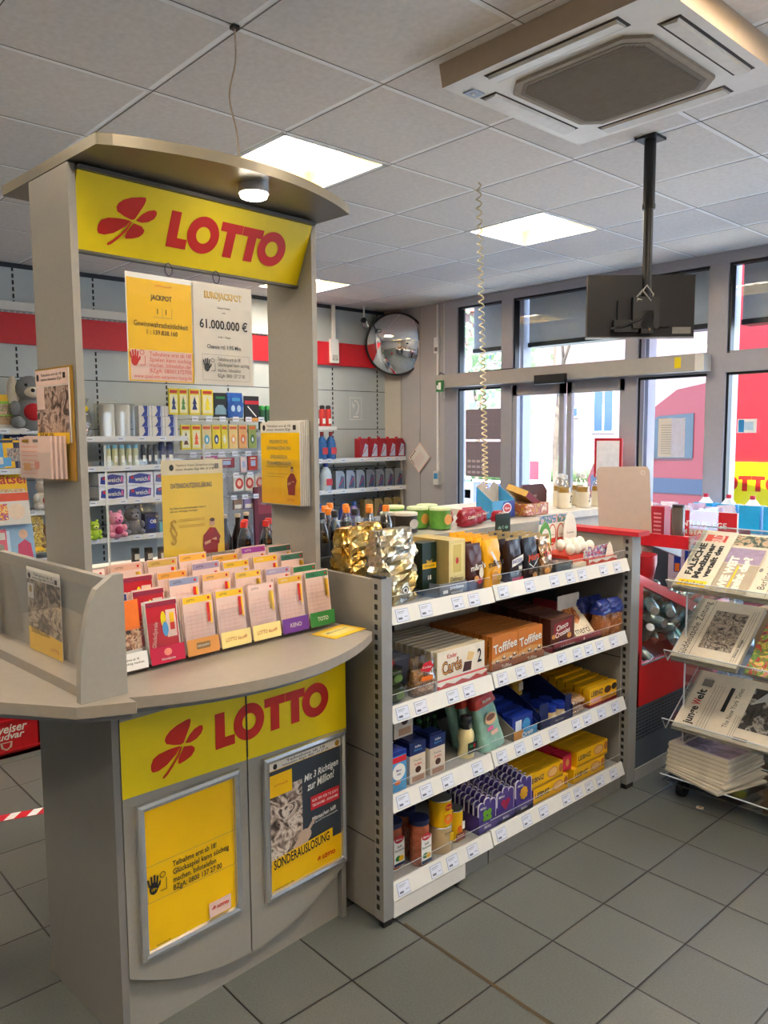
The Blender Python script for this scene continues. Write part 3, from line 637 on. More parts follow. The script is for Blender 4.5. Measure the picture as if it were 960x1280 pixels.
m = MB(); m.box(.002, .004, -.135, .13, .0, .58, CLR); m.box(-.004, -.002, -.135, .13, .0, .58, CLR); m.box(-.002, .002, -.135, .13, .555, .557, CLR); m.box(-.06, .02, -.135, .13, 0, .003, CLR); m.build('acrylic_stand', t)
# ------------------------------------------------------------------ racks of betting slips : 7 columns x 4 tiers
rk = thing('slip_rack', 'clear stepped acrylic rack along the betting counter holding the slips', 'rack', KP(0, 0, 1.021), KR)
m = MB(); ST = [(-.02, .008), (-.082, .033), (-.144, .058), (-.206, .083)]
for (b, z) in ST:
    m.box(b-.055, b+.012, .012, .798, z-.006, z-.002, CLR)
    for k in range(8): m.box(b-.05, b+.008, .010+.113*k-.001, .010+.113*k+.001 if k < 7 else .798, z-.002, z+.10, CLR) if k < 7 else None
m.box(-.30, .0, .012, .798, 0, .002, CLR); m.build('stepped_shelf', rk)
m = MB(); m.box(-.30, -.292, .02, .80, .0, .245, TOPM); m.build('rear_rail', rk)
FRONT = {0: ('#f0efe9', '', 'white'), 1: ('#c01a42', '', 'crimson'), 2: ('#d9964a', '', 'orange-brown'), 3: ('#f2dc8c', 'LOTTO 6aus49', 'cream'), 4: ('#f2dc8c', 'LOTTO 6aus49', 'pale cream'), 5: ('#6a2a8c', 'KENO', 'violet'), 6: ('#2f7a3a', 'TOTO', 'green')}
colname = ['orange', 'crimson', 'yellow-headed', 'yellow-headed', 'plain pink', 'slate-headed', 'green-headed']
heads = [['#e8701c', '#20347a', '#d8402c', '#ead8cc'], ['#b81a48', '#a51a46', '#b81a48', '#d8a890'], ['#f0c010', '#8c93b0', '#e8a23c', '#c9a24a'], ['#f0c010', '#e8b060', '#9a8aa4', '#efb03c'],
         ['#e9c9bd', '#e3b93c', '#e8b818', '#dca01e'], ['#e0b030', '#a79cba', '#e8b818', '#9a3c9c'], ['#2d7a4c', '#2d7a4c', '#3a6a58', '#2f5a50']]
LN = mt('#dba99b', .7); CN = ['leftmost', 'second', 'third', 'fourth', 'fifth', 'sixth', 'rightmost']
for c in range(7):
    for r in range(4):
        b, z = ST[r]; a = .067+.113*c; rnd = random.Random(c*7+r)
        t = thing('betting_slips', (f"front pocket of {colname[c]} betting slips, {CN[c]} column of the rack" if r == 0 else f"stack of betting slips in the {['', 'second', 'third', 'rear'][r]} tier, {CN[c]} column of the rack"), 'betting slips', KP(b, a, 1.021+z), KR, 'betting slips in the stepped rack')
        h = .175+rnd.uniform(-.01, .012); m = MB(); n = 3+rnd.randrange(3); hm = mt(heads[c][r], .5, var=.03)
        if (c, r) == (0, 0): n = 1
        for k in range(n):
            m.at((-.006-k*.007, rnd.uniform(-.004, .004), 0), ry=-.13-.02*k); hh = h-.003*k; w = .049
            body = PINKP
            if (c, r) == (1, 0): body = PAPER
            m.box(-.0015, 0, -w, w, .002, hh, body); f = m.face((0, -w, 0))
            if k: continue
            if c == 1 and r < 3:
                f.rect(w, hh*.52, w*2-.006, hh*.9, REDB); f.rect(w*1.55, hh*.6, .03, .075, PINKP); f.rect(w*1.6, hh*.65, .014, .04, YEL2); f.rect(w*1.6, hh*.55, .014, .02, RED)
                f.ell(.052, hh*.68, .008, .022, YEL); f.ell(.056, hh*.52, .009, .02, LBLUE); f.text('GlücksSpirale', .022, hh*.45, .012, PINKP, .07, rot=1.4, shear=.2); f.rect(w, hh-.012, w*2-.004, .012, mt('#8c1436', .5)); 
            elif c == 0 and r == 0:
                f.rect(w, hh*.75, w*2, hh*.5, ORANGE); f.rect(w, hh*.42, w*2, hh*.3, photo(['#2a1a14', '#a06a4a', '#e3c09a', '#5a2a1c'], 40)); f.rect(w, hh*.14, w*2, hh*.28, PAPER); f.text('Teilnahme ab 18', w, .03, .007, INK, .07); f.text('machen. BZgA', w, .018, .007, INK, .06)
            else:
                f.rect(w, hh-.013, w*2-.004, .018, hm); f.text('LOTTO', w*.55, hh-.013, .006, INK if c != 5 else PAPER); f.ell(w*1.75, hh-.013, .004, .004, RED)
                for q in range(9): f.line(.008, .03+q*(hh-.065)/9, w*2-.012, .03+q*(hh-.065)/9, .0013, LN)
                for q in range(3): f.line(.02+q*.018, .03, .02+q*.018, hh-.04, .001, LN)
                f.rect(w*1.62, hh*.68, .010, .055, RED if c in (2, 3, 5) else GOLD); f.rect(w*1.78, hh*.66, .006, .06, YEL2)
        m.at(); m.build('slip_stack', t)
        if r == 0:
            m = MB(); m.at((.006, 0, 0), ry=-.13); m.box(-.001, .001, -.053, .053, 0, .115, CLR); col, s_, _ = FRONT[c]
            f = m.face((.001, -.053, 0)); f.rect(.053, .024, .104, .046, mt(col, .4, var=.03))
            if c == 1: f.ell(.053, .03, .012, .010, mt('#e8907a', .5)); f.text('GlücksSpirale', .053, .012, .006, PAPER)
            if c == 2: f.rect(.053, .026, .045, .018, mt('#8a6a3a', .5)); f.text('EURO JACKPOT', .053, .026, .006, PAPER, .04)
            if c == 0: f.text('Teilnahme ab 18', .053, .03, .006, INK); f.text('kann süchtig machen', .053, .02, .006, INK, .08)
            if s_: f.text(s_, .053, .024, .013 if c > 4 else .011, PAPER if c > 4 else mt('#b8442c', .5), .045 if c > 4 else .075)
            m.at(); m.build('pocket', t)
m = MB(); m.box(0, .10, 0, .16, 0, .0008, YEL2); f = m.face((.05, .08, .0008), (0, 1, 0), (-1, 0, 0)); f.rect(0, -.0, .13, .06, mt('#e9d37c', .5)); f.text('Mitnehmen!', 0, .01, .012, INKG, .1)
tag(m.build('yellow_flyer', None, KP(.02, .66, 1.021), KR+.15), 'yellow flyer lying flat at the right tip of the betting counter', 'flyer')
# cord from the ceiling down to the canopy
m = MB(); P = [KP(0, 0)]; import itertools
pts = [(-2.302, 1.451, 2.961), (-2.30, 1.45, 2.85), (-2.31, 1.43, 2.74), (-2.285, 1.44, 2.62), (-2.265, 1.43, 2.52), (-2.262, 1.42, 2.362)]
sm = []
for i in range(len(pts)-1):
    for k in range(4):
        t_ = k/4; a_, b_ = Vector(pts[i]), Vector(pts[i+1]); p0 = Vector(pts[max(0, i-1)]); p3 = Vector(pts[min(len(pts)-1, i+2)])
        sm.append(tuple(.5*((2*a_)+(-p0+b_)*t_+(2*p0-5*a_+4*b_-p3)*t_*t_+(-p0+3*a_-3*b_+p3)*t_**3)))
sm.append(pts[-1]); m.tube(sm, .003, mt('#c9b49a', .6), 6); m.box(-2.315, -2.29, 1.44, 1.462, 2.950, 2.961, BLACK)
tag(m.build('power_cord'), 'thin beige cord hanging from the ceiling grid to the sign canopy', 'cord')
# ================================================================== GONDOLA SHELF UNIT
GX = -1.84
Gd = thing('shelf_unit', 'grey double-sided shop shelving unit with four white-edged shelves of sweets and groceries', 'shelf', (-1.84, 2.42, 0))
def gb(m, name, parent=Gd, **k):      # geometry given in world coordinates
    o = m.build(name, parent, **k)
    o.location = (1.84, -2.42, 0) if parent is Gd else (0, 0, 0); return o
ENDG = mt('#8f8a82', .45, var=.03, scale=30)
def slots(m, x0, x1, y, z0, z1, ax='x'):
    z = z0
    while z < z1:
        m.box(x0, x1, y-.0008, y, z, z+.018, BLACK); z += .033
m = MB(); m.box(-2.65, -1.882, 1.662, 1.68, .02, 1.178, ENDG)
for z in (.585, .285): m.box(-2.65, -1.882, 1.6612, 1.662, z, z+.004, DARK)
gb(m, 'end_panel')
m = MB(); m.box(-2.65, -1.882, 3.165, 3.185, .02, 1.185, ENDG); m.box(-2.65, -1.882, 3.1642, 3.165, .62, .624, DARK); m.box(-2.30, -1.80, 3.15, 3.245, 1.186, 1.206, mt('#b5182a', .4)); gb(m, 'end_panel')
for y0, y1, tp in ((1.655, 1.70, 1), (3.17, 3.24, 0)):
    m = MB(); m.box(-1.882, -1.84, y0, y1, .025, 1.186, STEEL); slots(m, -1.874, -1.860, y0, .06, 1.16)
    m.box(-1.884, -1.838, y0-.002, y0+.02, 1.186, 1.194, BLACK) if tp else None
    m.box(-1.87, -1.845, y0+.005, y1-.005, 0, .03, BLACK); gb(m, 'upright')
BACKM = mt('#3f444c', .6, var=.05)  # shade inside the shelving is put into this dark blue-grey
m = MB(); m.box(-2.262, -2.25, 1.68, 3.165, .09, 1.20, BACKM)
for y in (1.98, 2.22, 2.7): m.box(-2.25, -2.2485, y-.004, y+.004, .1, 1.08, BLACK)
gb(m, 'back_panel')
LEV = [1.070, .738, .432, .122]
for z in LEV:
    for a, b in ((1.702, 2.217), (2.223, 3.15)):
        zz = z+(.0 if a < 2 else .004)
        m = MB(); m.box(-2.25, -1.862, a, b, zz-.025, zz, SHELF); sh = gb(m, 'shelf')
        m = MB(); m.prism([(-1.862, zz+.012), (-1.856, zz+.012), (-1.838, zz-.042), (-1.844, zz-.042)], a, b, RAILW, 'y')
        f = m.face((-1.8548, a, zz+.010), (0, 1, 0), (-.3162, 0, .9487))
        y = .05
        rnd = random.Random(int(z*100+a*10))
        while y < b-a-.04:
            f.rect(y, -.028, .058, .042, mt('#9aa6c0', .4, var=.01)); f.rect(y+.001, -.028, .053, .038, mt('#d5dcec', .4, var=.01)); lg = mt('#a2a6b4', .5); f.rect(y-.004, -.016, .034, .003, lg); f.rect(y-.008, -.021, .026, .002, lg); f.rect(y-.012, -.038, .018, .007, mt('#6a6e80', .5)); f.rect(y+.014, -.034, .014, .003, lg); f.k = 1
            y += rnd.choice((.085, .11, .16))
        gb(m, 'price_rail', sh)
        m = MB(); m.box(-1.863, -1.861, a+.003, b-.003, zz+.012, zz+.048, CLR); m.box(-1.8625, -1.8615, a+.003, b-.003, zz+.047, zz+.049, mt('#c9cccc', .3)); gb(m, 'clear_lip', sh)
# upper shelf at the rear
m = MB(); m.box(-2.72, -2.25, 1.70, 2.22, 1.095, 1.12, SHELF); gb(m, 'shelf'); m = MB(); m.box(-2.72, -2.25, 2.2, 3.165, 1.205, 1.232, mt('#a9a69f', .4)); m.box(-2.262, -2.235, 2.2, 3.165, 1.09, 1.236, mt('#a3a19c', .45)); gb(m, 'shelf')
m = MB(); m.box(-2.66, -1.87, 2.07, 3.165, 0, .082, mt('#8f8d88', .5)); m.box(-1.8702, -1.869, 2.222, 2.226, 0, .082, BLACK); gb(m, 'plinth')
m = MB(); m.prism([(-1.86, .02), (-1.84, .02), (-1.84, .075), (-1.87, .087), (-1.9, .087), (-1.9, .08)], 1.702, 2.06, RAILW, 'y'); gb(m, 'loose_kick_rail')
m = MB(); m.cyl(.02, 0, .022, BLACK, (-1.87, 2.03, 0)); gb(m, 'foot')
m = MB(); m.cyl(.02, 0, .022, BLACK, (-1.87, 1.69, 0)); gb(m, 'foot')
# ================================================================== PRODUCTS
def pbox(name, d, w, h, side, prints=None, top=None):
    """carton, origin bottom centre of the front face, body reaches back (-x)"""
    m = MB(); m.box(-d, 0, -w/2, w/2, 0, h, side, top=top)
    if prints: prints(m.face((0, -w/2, 0)), w, h)
    return m
def pouch(m, d, w, h, mat, seed=1, crumple=.006, seal=None, pinch=.9, base=.85, nv=12, nu=20, c=(0, 0, 0), jit=0):
    rnd = random.Random(seed); ph = [rnd.uniform(0, 6) for _ in range(8)]
    def fn(u, v):
        t = u*2*math.pi; cc, ss = math.cos(t), math.sin(t)
        sx = math.copysign(abs(cc)**.45, cc); sy = math.copysign(abs(ss)**.45, ss)
        dd_ = d/2*(1-(v**2.6)*pinch)*(base+(1-base)*min(1, v*4)); ww = w/2*(base+.1+(.9-base)*min(1, v*3))*(1-.05*v*v)
        n = crumple*(math.sin(7*t+ph[0]+v*9)+math.sin(4*t+ph[1]-v*17)+.7*math.sin(11*t+ph[2]+v*23))*(math.sin(v*3.1)**.5 if 0 < v < 1 else .2)*.6
        if jit:
            r2 = random.Random(seed*7919+round(u*nu) % nu*131+round(v*nv)); n += r2.uniform(-jit, jit)
        return (c[0]+sx*(dd_+n), c[1]+sy*(ww+n*.6), c[2]+h*v)
    m.sheet(fn, nu, nv, mat, not jit); m.poly([fn(i/nu, 0) for i in range(nu)][::-1], mat); m.poly([fn(i/nu, 1) for i in range(nu)], mat)
    if seal: m.box(c[0]-.0015, c[0]+.0015, c[1]-w*.46, c[1]+w*.46, c[2]+h*.985, c[2]+h*1.05, seal)
    return m
def put(m, name, label, cat, x, y, z, rz=0, group=None, **k):
    o = m.build(name, None, (x, y, z), rz, **k); return tag(o, label, cat, group)
def row(o, n, step, labels, z=None):
    """copies of a single thing behind one another"""
    out = [o]
    for i in range(1, n):
        l = Vector(o.location)+Vector(step)*i; out.append(dup(o, l, None, labels(i)))
    return out
Z1, Z2, Z3, Z4 = LEV
# --- level 1
GF = foil('#c79a3c', '#e3c987', 22); SF = foil('#b9b6ac', '#e0c27a', 18)
def coffee(label, x, y, rz, w, h, mat, seed, prn=True):
    t = thing('coffee_bag', label, 'coffee bag', (x, y, Z1+.001), rz); m = MB(); pouch(m, .10, w, h, mat, seed, .006, None, .6, nv=15, nu=26, jit=.009)
    m.build('bag', t)
    if prn:
        m = MB(); f = m.face((.062, 0, 0)); f.ell(.0, .05, .018, .014, BLACK); f.ell(0, .05, .014, .010, mt('#d8d8d4', .3)); f.ell(0, .05, .007, .006, BLACK); f.text('Dallmayr', 0, .026, .010, BLACK, .05); m.build('printed_logo', t)
    return t
coffee('large silver-gold foil coffee bag at the left front of the top shelf', -1.955, 1.805, .12, .195, .255, SF, 3)
coffee('gold foil coffee bag leaning behind the shelf end panel', -2.13, 1.785, .2, .18, .25, GF, 7, False)
coffee('crumpled dark gold foil bag at the back corner behind the end panel', -2.27+.06, 1.775, -.1, .10, .25, GF, 12, False).location = (-2.20, 1.92, Z1+.001)
def pr_jac(f, w, h): f.rect(w/2, h*.5, w, h*.12, YEL2); f.text('KRÖNUNG', w/2, h*.5, .008, INK, w*.7); f.poly([(w*.3, h*.56), (w*.7, h*.56), (w*.7, h*.64), (w*.5, h*.6), (w*.3, h*.64)], GOLD); f.text('18', w/2, h*.25, .016, WHITE)
DGR = mt('#10281c', .35, var=.1)
put(pbox('c', .06, .07, .165, DGR, pr_jac), 'coffee_pack', 'dark green coffee pack with a yellow band beside the foil bags', 'coffee pack', -1.93, 1.965, Z1+.03, .0)
def pr_dal(f, w, h): f.rect(w/2, h*.58, w*.78, h*.7, mt('#d9c37a', .3, .3, .05)); f.rect(w/2, h*.6, w*.5, h*.6, mt('#c5a854', .3, .4)); f.ell(w/2, h*.55, .008, .012, RED); f.text('Dallmayr', w/2, h*.16, .016, INK, w*.8, bold=.0); f.text('prodomo', w/2, h*.06, .012, INK, w*.75)
o = put(pbox('c', .065, .085, .165, mt('#cfb774', .3, .3, .05), pr_dal), 'coffee_pack', 'gold coffee pack standing in the grey tray, front one', 'coffee pack', -1.885, 2.06, Z1+.035, 0, 'gold coffee packs in the grey tray')
row(o, 3, (-.068, 0, 0), lambda i: f'gold coffee pack standing in the grey tray, {ORD[i]} from the front')
m = MB(); TG = mt('#6f747c', .6); m.box(-.3, .0, -.09, .05, 0, .004, TG); m.box(-.003, .0, -.09, .05, 0, .05, TG); m.box(-.3, 0, -.092, -.088, 0, .05, TG); m.box(-.3, 0, .048, .052, 0, .05, TG); f = m.face((0, -.09, 0)); f.text('prodomo', .09, .032, .012, WHITE, .07); f.text('naturmild', .09, .014, .01, WHITE, .06); f.rect(.03, .02, .025, .012, WHITE)
put(m, 'display_tray', 'grey cardboard tray holding the gold coffee packs', 'tray', -1.88, 2.055, Z1+.001)
# sweets pouches
def sweet(label, y, w, h, col, seal, rnd_, fn, n, rowlab, x=-1.905, gx=-.045, z=Z1+.002, d=.05, tilt=0):
    m = MB(); pouch(m, d, w, h, col, rnd_, .004, seal, .93); fn(m.face((d/2+.004, -w/2, 0)), w, h)
    o = put(m, 'sweets_pouch', label+', front of its row', 'sweets pouch', x, y, z, 0, rowlab)
    row(o, n, (gx, .004, 0), lambda i: f'{label}, {ORD[i]} from the front of its row'); return o
MMB = mt('#4a2016', .3, var=.08); MMY = mt('#f2ad0c', .3, var=.05)
sweet('brown chocolate sweets pouch', 2.165, .085, .165, MMB, MMB, 2, lambda f, w, h: (f.text("m&m's", w*.5, h*.55, .022, PAPER, w*.95, rot=.1), f.ell(w*.6, h*.22, .014, .012, REDB), f.ell(w*.4, h*.28, .013, .011, TAN), f.ell(w*.7, h*.4, .012, .02, CREAM)), 4, 'brown sweets pouches')
sweet('yellow peanut sweets pouch', 2.262, .095, .18, MMY, MMY, 5, lambda f, w, h: (f.text("m&m's", w*.55, h*.52, .024, INK, w*.9, rot=.1), f.poly([(w*.2, h*.75), (w*.3, h*.78), (w*.8, h*.42), (w*.7, h*.38)], WHITE), f.ell(w*.5, h*.25, .018, .016, TAN), f.ell(w*.72, h*.2, .015, .013, GOLD)), 5, 'yellow sweets pouches')
BK = mt('#2a1716', .3, var=.1); GS = mt('#b99a62', .3, .5)
sweet('dark brown caramel bar pouch', 2.395, .085, .165, BK, GS, 6, lambda f, w, h: (f.poly([(w*.1, h*.55), (w*.9, h*.66), (w*.9, h*.5), (w*.1, h*.38)], WHITE), f.text('SNICKERS', w*.5, h*.52, .014, BLUE, w*.75, rot=.12), f.rect(w*.7, h*.35, .02, .014, PAPER), f.rect(w*.5, h*.08, w*.8, h*.1, REDB)), 5, 'caramel bar pouches')
sweet('black mini bar pouch with red lettering', 2.495, .09, .165, mt('#1a1318', .3, var=.1), GS, 8, lambda f, w, h: (f.text('Mars', w*.52, h*.55, .026, mt('#d84a28', .4), w*.8, rot=.15, shear=.2), f.line(w*.2, h*.4, w*.5, h*.3, .003, WHITE), f.line(w*.5, h*.3, w*.85, h*.5, .003, WHITE), f.ell(w*.3, h*.2, .014, .012, BROWN), f.ell(w*.6, h*.1, .014, .012, TAN)), 5, 'black mini bar pouches')
sweet('shiny golden biscuit bar pouch', 2.595, .08, .16, foil('#c58c5a', '#e8d2b8', 30), GS, 9, lambda f, w, h: (f.text('Twix', w*.5, h*.6, .026, mt('#c22a3a', .4), w*.8, rot=.2, shear=.2), f.ell(w*.4, h*.15, .02, .012, TAN)), 4, 'golden biscuit bar pouches')
m = MB(); m.box(-.2, 0, -.06, .06, 0, .045, mt('#1b2430', .4)); f = m.face((0, -.06, 0)); f.rect(.06, .022, .1, .03, mt('#41566a', .4)); m.box(-.05, 0, -.06, .06, .045, .046, mt('#5a4a48', .5))
put(m, 'sweets_box', 'low black sweets box between the bar pouches and the egg display', 'box', -1.885, 2.715, Z1+.001)
# egg display (plain shapes)
EGGW = mt('#ece6d8', .45, var=.03); KRED = mt('#d23a22', .4, var=.03)
def eggcard(label, y, h, w, rim, x):
    m = MB(); n = 20; P = [(w/2*math.cos(2*math.pi*i/n)*(1-.12*math.sin(2*math.pi*i/n)), h/2+h/2*math.sin(2*math.pi*i/n)) for i in range(n)]
    m.prism(P, -.004, .0, rim, 'x'); f = m.face((0, 0, 0)); f.ell(.0, h*.46, w*.38, h*.36, EGGW); f.poly([(-w*.38, h*.3), (-w*.2, h*.36), (0, h*.3), (w*.2, h*.36), (w*.38, h*.3), (w*.25, h*.12), (0, h*.08), (-w*.25, h*.12)], KRED); f.text('Surprise', 0, h*.5, .010, INKG, w*.5)
    return put(m, 'egg_card', label, 'display card', x, y, Z1+.045)
eggcard('tall green-rimmed egg-shaped card behind the low black box', 2.74, .155, .085, mt('#4f9a35', .4), -2.00)
eggcard('tall cream egg-shaped card at the right of the egg display', 2.965, .18, .10, EGGW, -2.03)
m = MB(); m.box(-.16, 0, -.10, .10, 0, .03, KRED); m.box(-.16, -.155, -.10, .10, 0, .15, EGGW); f = m.face((-.155, -.10, 0))
for k in range(3): f.ell(.035+.06*k, .10, .028, .048, KRED); f.ell(.035+.06*k, .10, .022, .042, EGGW); f.rect(.035+.06*k, .075, .045, .02, KRED); f.text('Surprise', .035+.06*k, .1, .006, INKG, .03)
f = m.face((-.155, -.10, .15)); f.rect(.1, .02, .2, .035, photo(['#c23a4a', '#e8d8d0', '#3a66b0', '#58a05a', '#c22a3a'], 40))
er = put(m, 'egg_display_box', 'red and white cardboard egg display with three arches', 'display box', -1.90, 2.87, Z1+.03)
m = MB(); m.box(-.2, 0, -.105, .18, 0, .028, mt('#d8d2c4', .6)); put(m, 'cardboard_riser', 'plain pale cardboard riser under the egg display', 'box', -1.885, 2.86, Z1+.001)
eg = MB().ball(.021, EGGW, (0, 0, .026), sz=1.25)
for i in range(8):
    r_, c_ = divmod(i, 4); lab = f"white chocolate egg, {['front','back'][r_]} row of egg display, {['leftmost','second from left','third from left','rightmost'][c_]}"
    if i == 0: e0 = put(eg, 'chocolate_egg', lab, 'egg', -1.915, 2.80, Z1+.06, 0, 'white chocolate eggs'); continue
    dup(e0, (-1.915-.05*r_, 2.80+.048*c_, Z1+.06+.012*r_), None, lab)
m = MB(); m.box(-.03, 0, -.11, .11, 0, .035, KRED); f = m.face((0, -.11, 0)); f.poly([(0, .02), (.03, .028), (.06, .018), (.1, .028), (.14, .018), (.18, .028), (.22, .02), (.22, .035), (0, .035)], EGGW)
m.box(-.03, -.026, -.11, .08, .035, .085, photo(['#3a8a4a', '#e6e0d8', '#3a60b0', '#c22a3a', '#d8cfc4'], 36)); m.prism([(.045, .03), (.11, .03), (.095, .075), (.078, .095), (.06, .075)], -.02, -.016, EGGW, 'x')
put(m, 'promotion_tray', 'small red and white tray with printed strip, right end of top shelf', 'tray', -1.872, 2.985, Z1+.001)
m = MB(); m.box(-.004, 0, -.05, .05, 0, .13, DGR); f = m.face((0, -.05, 0)); f.text('du f. tip', .05, .07, .014, MINT, .07, shear=.2); m.box(-.06, -.004, -.05, .05, 0, .004, DGR)
put(m, 'sign_card', 'dark green card with pale script standing at the back of the top shelf', 'sign', -2.15, 2.50+.08, Z1+.11)
bpy.data.objects['sign_card'].location = (-2.23, 2.74, 1.16)
# --- level 2
CK = photo(['#a8642c', '#e3c08a', '#7a3c1c', '#f0dcb4'], 60)
m = MB(); m.lathe([(.035, 0), (.05, .045), (.052, .05), (.05, .055)], clear('#dfe6e0', .2), (0, 0, 0), 14); m.lathe([(.04, .006), (.047, .04)], mt('#44502a', .5, var=.3)); f = m.face((.05, -.03, 0)); f.ell(.03, .03, .02, .014, mt('#55702a', .5))
tub = put(m, 'salad_cup', 'clear snack cup at the left end of the second shelf, lower one', 'cup', -1.93, 1.775, Z2+.001, 0, 'clear snack cups')
dup(tub, (-1.935, 1.77, Z2+.058), None, 'clear snack cup at the left end of the second shelf, upper one')
def rusk(label, x, y, z, rz, s):
    t = thing('snack_bag', label, 'snack bag', (x, y, z), rz, 'clear snack bags'); m = MB(); pouch(m, .055, .105, .14, clear('#f4ece0', .35), s, .006, None, .9); m.build('clear_bag', t)
    m = MB(); pouch(m, .042, .09, .085, CK, s+1, .006, None, .5, c=(0, 0, .004)); m.build('crackers', t)
    m = MB(); f = m.face((.030, -.03, .075)); f.poly([(.0, .02), (.015, .045), (.045, .05), (.06, .03), (.04, .01)], REDP); f.text('Kinder', .03, .03, .008, WHITE, .04); f.rect(.03, -.01, .05, .016, ORANGE); m.build('printed_label', t)
    return t
rusk('clear snack bag with red badge in front of the chocolate card boxes', -1.90, 1.895, Z2+.001, -.1, 4)
for i in range(4): rusk(f'orange-topped clear snack bag leaning behind the snack cups, {ORD[i]} from the front', -1.995-.045*i, 1.80+.012*i, Z2+.001, .2, 10+i)
# chocolate card boxes
def pr_cards(f, w, h):
    f.rect(w/2, h/2, w, h, EGGW); f.text('Kinder', w*.30, h*.80, .016, REDB, w*.20, rot=.03); f.text('Cards', w*.30, h*.45, .045, BROWN, w*.42, rot=.08, bold=.05); f.text('Cards', w*.30, h*.45, .045, TAN, w*.415, rot=.08, bold=.0)
    f.poly([(w*.52, h*.12), (w*.70, h*.12), (w*.72, h*.42), (w*.56, h*.45)], BROWN); f.poly([(w*.60, h*.5), (w*.72, h*.45), (w*.78, h*.7), (w*.64, h*.78)], mt('#e8c88c', .5)); f.text('2', w*.88, h*.55, .05, INK, w*.09); f.rect(w/2, h*.04, w, h*.08, KRED)
CB = pbox('c', .021, .255, .108, mt('#d6c6a2', .5, var=.05), pr_cards)
o = put(CB, 'chocolate_card_box', 'white chocolate card box in the red tray, front one', 'sweets box', -1.885, 2.085, Z2+.03, 0, 'white chocolate card boxes')
row(o, 11, (-.031, 0, 0), lambda i: f'white chocolate card box in the red tray, {ORD[i]} from the front')
m = MB(); m.box(-.35, 0, -.135, .135, 0, .028, EGGW); f = m.face((0, -.135, 0)); f.poly([(0, 0), (.27, 0), (.27, .024), (.24, .014), (.21, .024), (.17, .012), (.13, .022), (.09, .012), (.05, .022), (.02, .012), (0, .02)], KRED)
put(m, 'display_tray', 'red-edged white tray under the chocolate card boxes', 'tray', -1.878, 2.085, Z2+.001)
o = put(pbox('c', .014, .17, .105, mt('#8b93a8', .5, var=.08), lambda f, w, h: f.rect(w/2, h/2, w*.9, h*.8, mt('#6a7390', .5))), 'chocolate_bar_pack', 'thin blue-grey chocolate pack behind the snack bags, front one', 'chocolate pack', -2.02, 1.875+.0, Z2+.001, 0, 'thin blue-grey chocolate packs')
row(o, 9, (-.024, 0, 0), lambda i: f'thin blue-grey chocolate pack behind the snack bags, {ORD[i]} from the front')
TOF = mt('#c9772c', .4, var=.06)
def pr_tof(f, w, h):
    f.rect(w/2, h/2, w, h, TOF); f.poly([(0, h*.0), (w, h*.0), (w, h*.35), (w*.5, h*.42), (0, h*.3)], mt('#dba564', .4)); f.text('Toffifee', w*.5+.002, h*.64-.002, .034, BROWN, w*.92, rot=.10); f.text('Toffifee', w*.5, h*.64, .034, WHITE, w*.92, rot=.10)
    for a, b in ((.2, .2), (.45, .28), (.7, .22), (.85, .3)): f.ell(w*a, h*b, .012, .008, BROWN); f.ell(w*a, h*b+.003, .008, .005, CREAM)
o = put(pbox('c', .017, .155, .125, TOF, pr_tof, top=mt('#b5743a', .5, var=.08)), 'caramel_sweets_box', 'orange caramel sweets box, left row, front one', 'sweets box', -1.885, 2.335, Z2+.015, 0, 'orange caramel sweets boxes')
for c in range(2):
    for i in range(13):
        if c == i == 0: continue
        dup(o, (-1.885-.0262*i, 2.335+.158*c, Z2+.015), None, f"orange caramel sweets box, {['left','right'][c]} row, "+(f"{ORD[i]} from the front" if i else 'front one'))
m = MB(); TB = mt('#9a5f42', .5, var=.05); m.box(-.36, 0, -.08, .24, 0, .012, TB); m.box(-.003, 0, -.08, .24, 0, .035, TB); f = m.face((0, -.08, 0)); f.text('Toffifee', .08, .018, .014, CREAM, .06); f.text('Toffifee', .24, .018, .014, CREAM, .06)
put(m, 'display_tray', 'brown cardboard tray under the two rows of caramel sweets boxes', 'tray', -1.878, 2.335, Z2+.001)
m = MB(); m.box(-.004, 0, -.28, .22, 0, .075, mt('#b9b2a6', .6)); f = m.face((0, -.28, 0))
for k in range(6): f.line(.04+k*.08, .02, .05+k*.08, .05, .002, INKG)
put(m, 'folded_carton', 'pale cardboard lid standing behind the caramel sweets boxes', 'cardboard', -2.236, 2.36, Z2+.09)
CHB = mt('#5a2f22', .4, var=.12)
def pr_choco(f, w, h): f.rect(w/2, h/2, w, h, CHB); f.poly([(w*.1, h*.25), (w*.85, h*.45), (w*.9, h*.95), (w*.15, h*.8)], mt('#8a1a28', .4)); f.text('Choco', w*.48, h*.68, .022, WHITE, w*.5, rot=.2, shear=.2); f.text('Crossies', w*.5, h*.45, .022, WHITE, w*.62, rot=.2, shear=.2); f.ell(w*.78, h*.3, .014, .012, TAN); f.ell(w*.12, h*.35, .012, .01, TAN); f.rect(w*.5, h*.12, w*.3, h*.08, BLUE)
o = put(pbox('c', .05, .155, .115, CHB, pr_choco, top=mt('#6e4636', .5, var=.25, scale=60)), 'chocolate_crisp_box', 'brown chocolate crisp box in the dark red tray, front one', 'sweets box', -1.895, 2.725, Z2+.025, -.06, 'brown chocolate crisp boxes')
row(o, 6, (-.055, 0, .004), lambda i: f'brown chocolate crisp box in the dark red tray, {ORD[i]} from the front')
m = MB(); MR = mt('#8c2436', .45, var=.05); m.box(-.36, 0, -.09, .28, 0, .022, MR); m.box(-.004, 0, -.09, .28, 0, .045, MR); f = m.face((0, -.09, 0)); f.text('für die schönen Momente', .1, .025, .008, CREAM, .1); f.ell(.22, .028, .006, .006, CREAM)
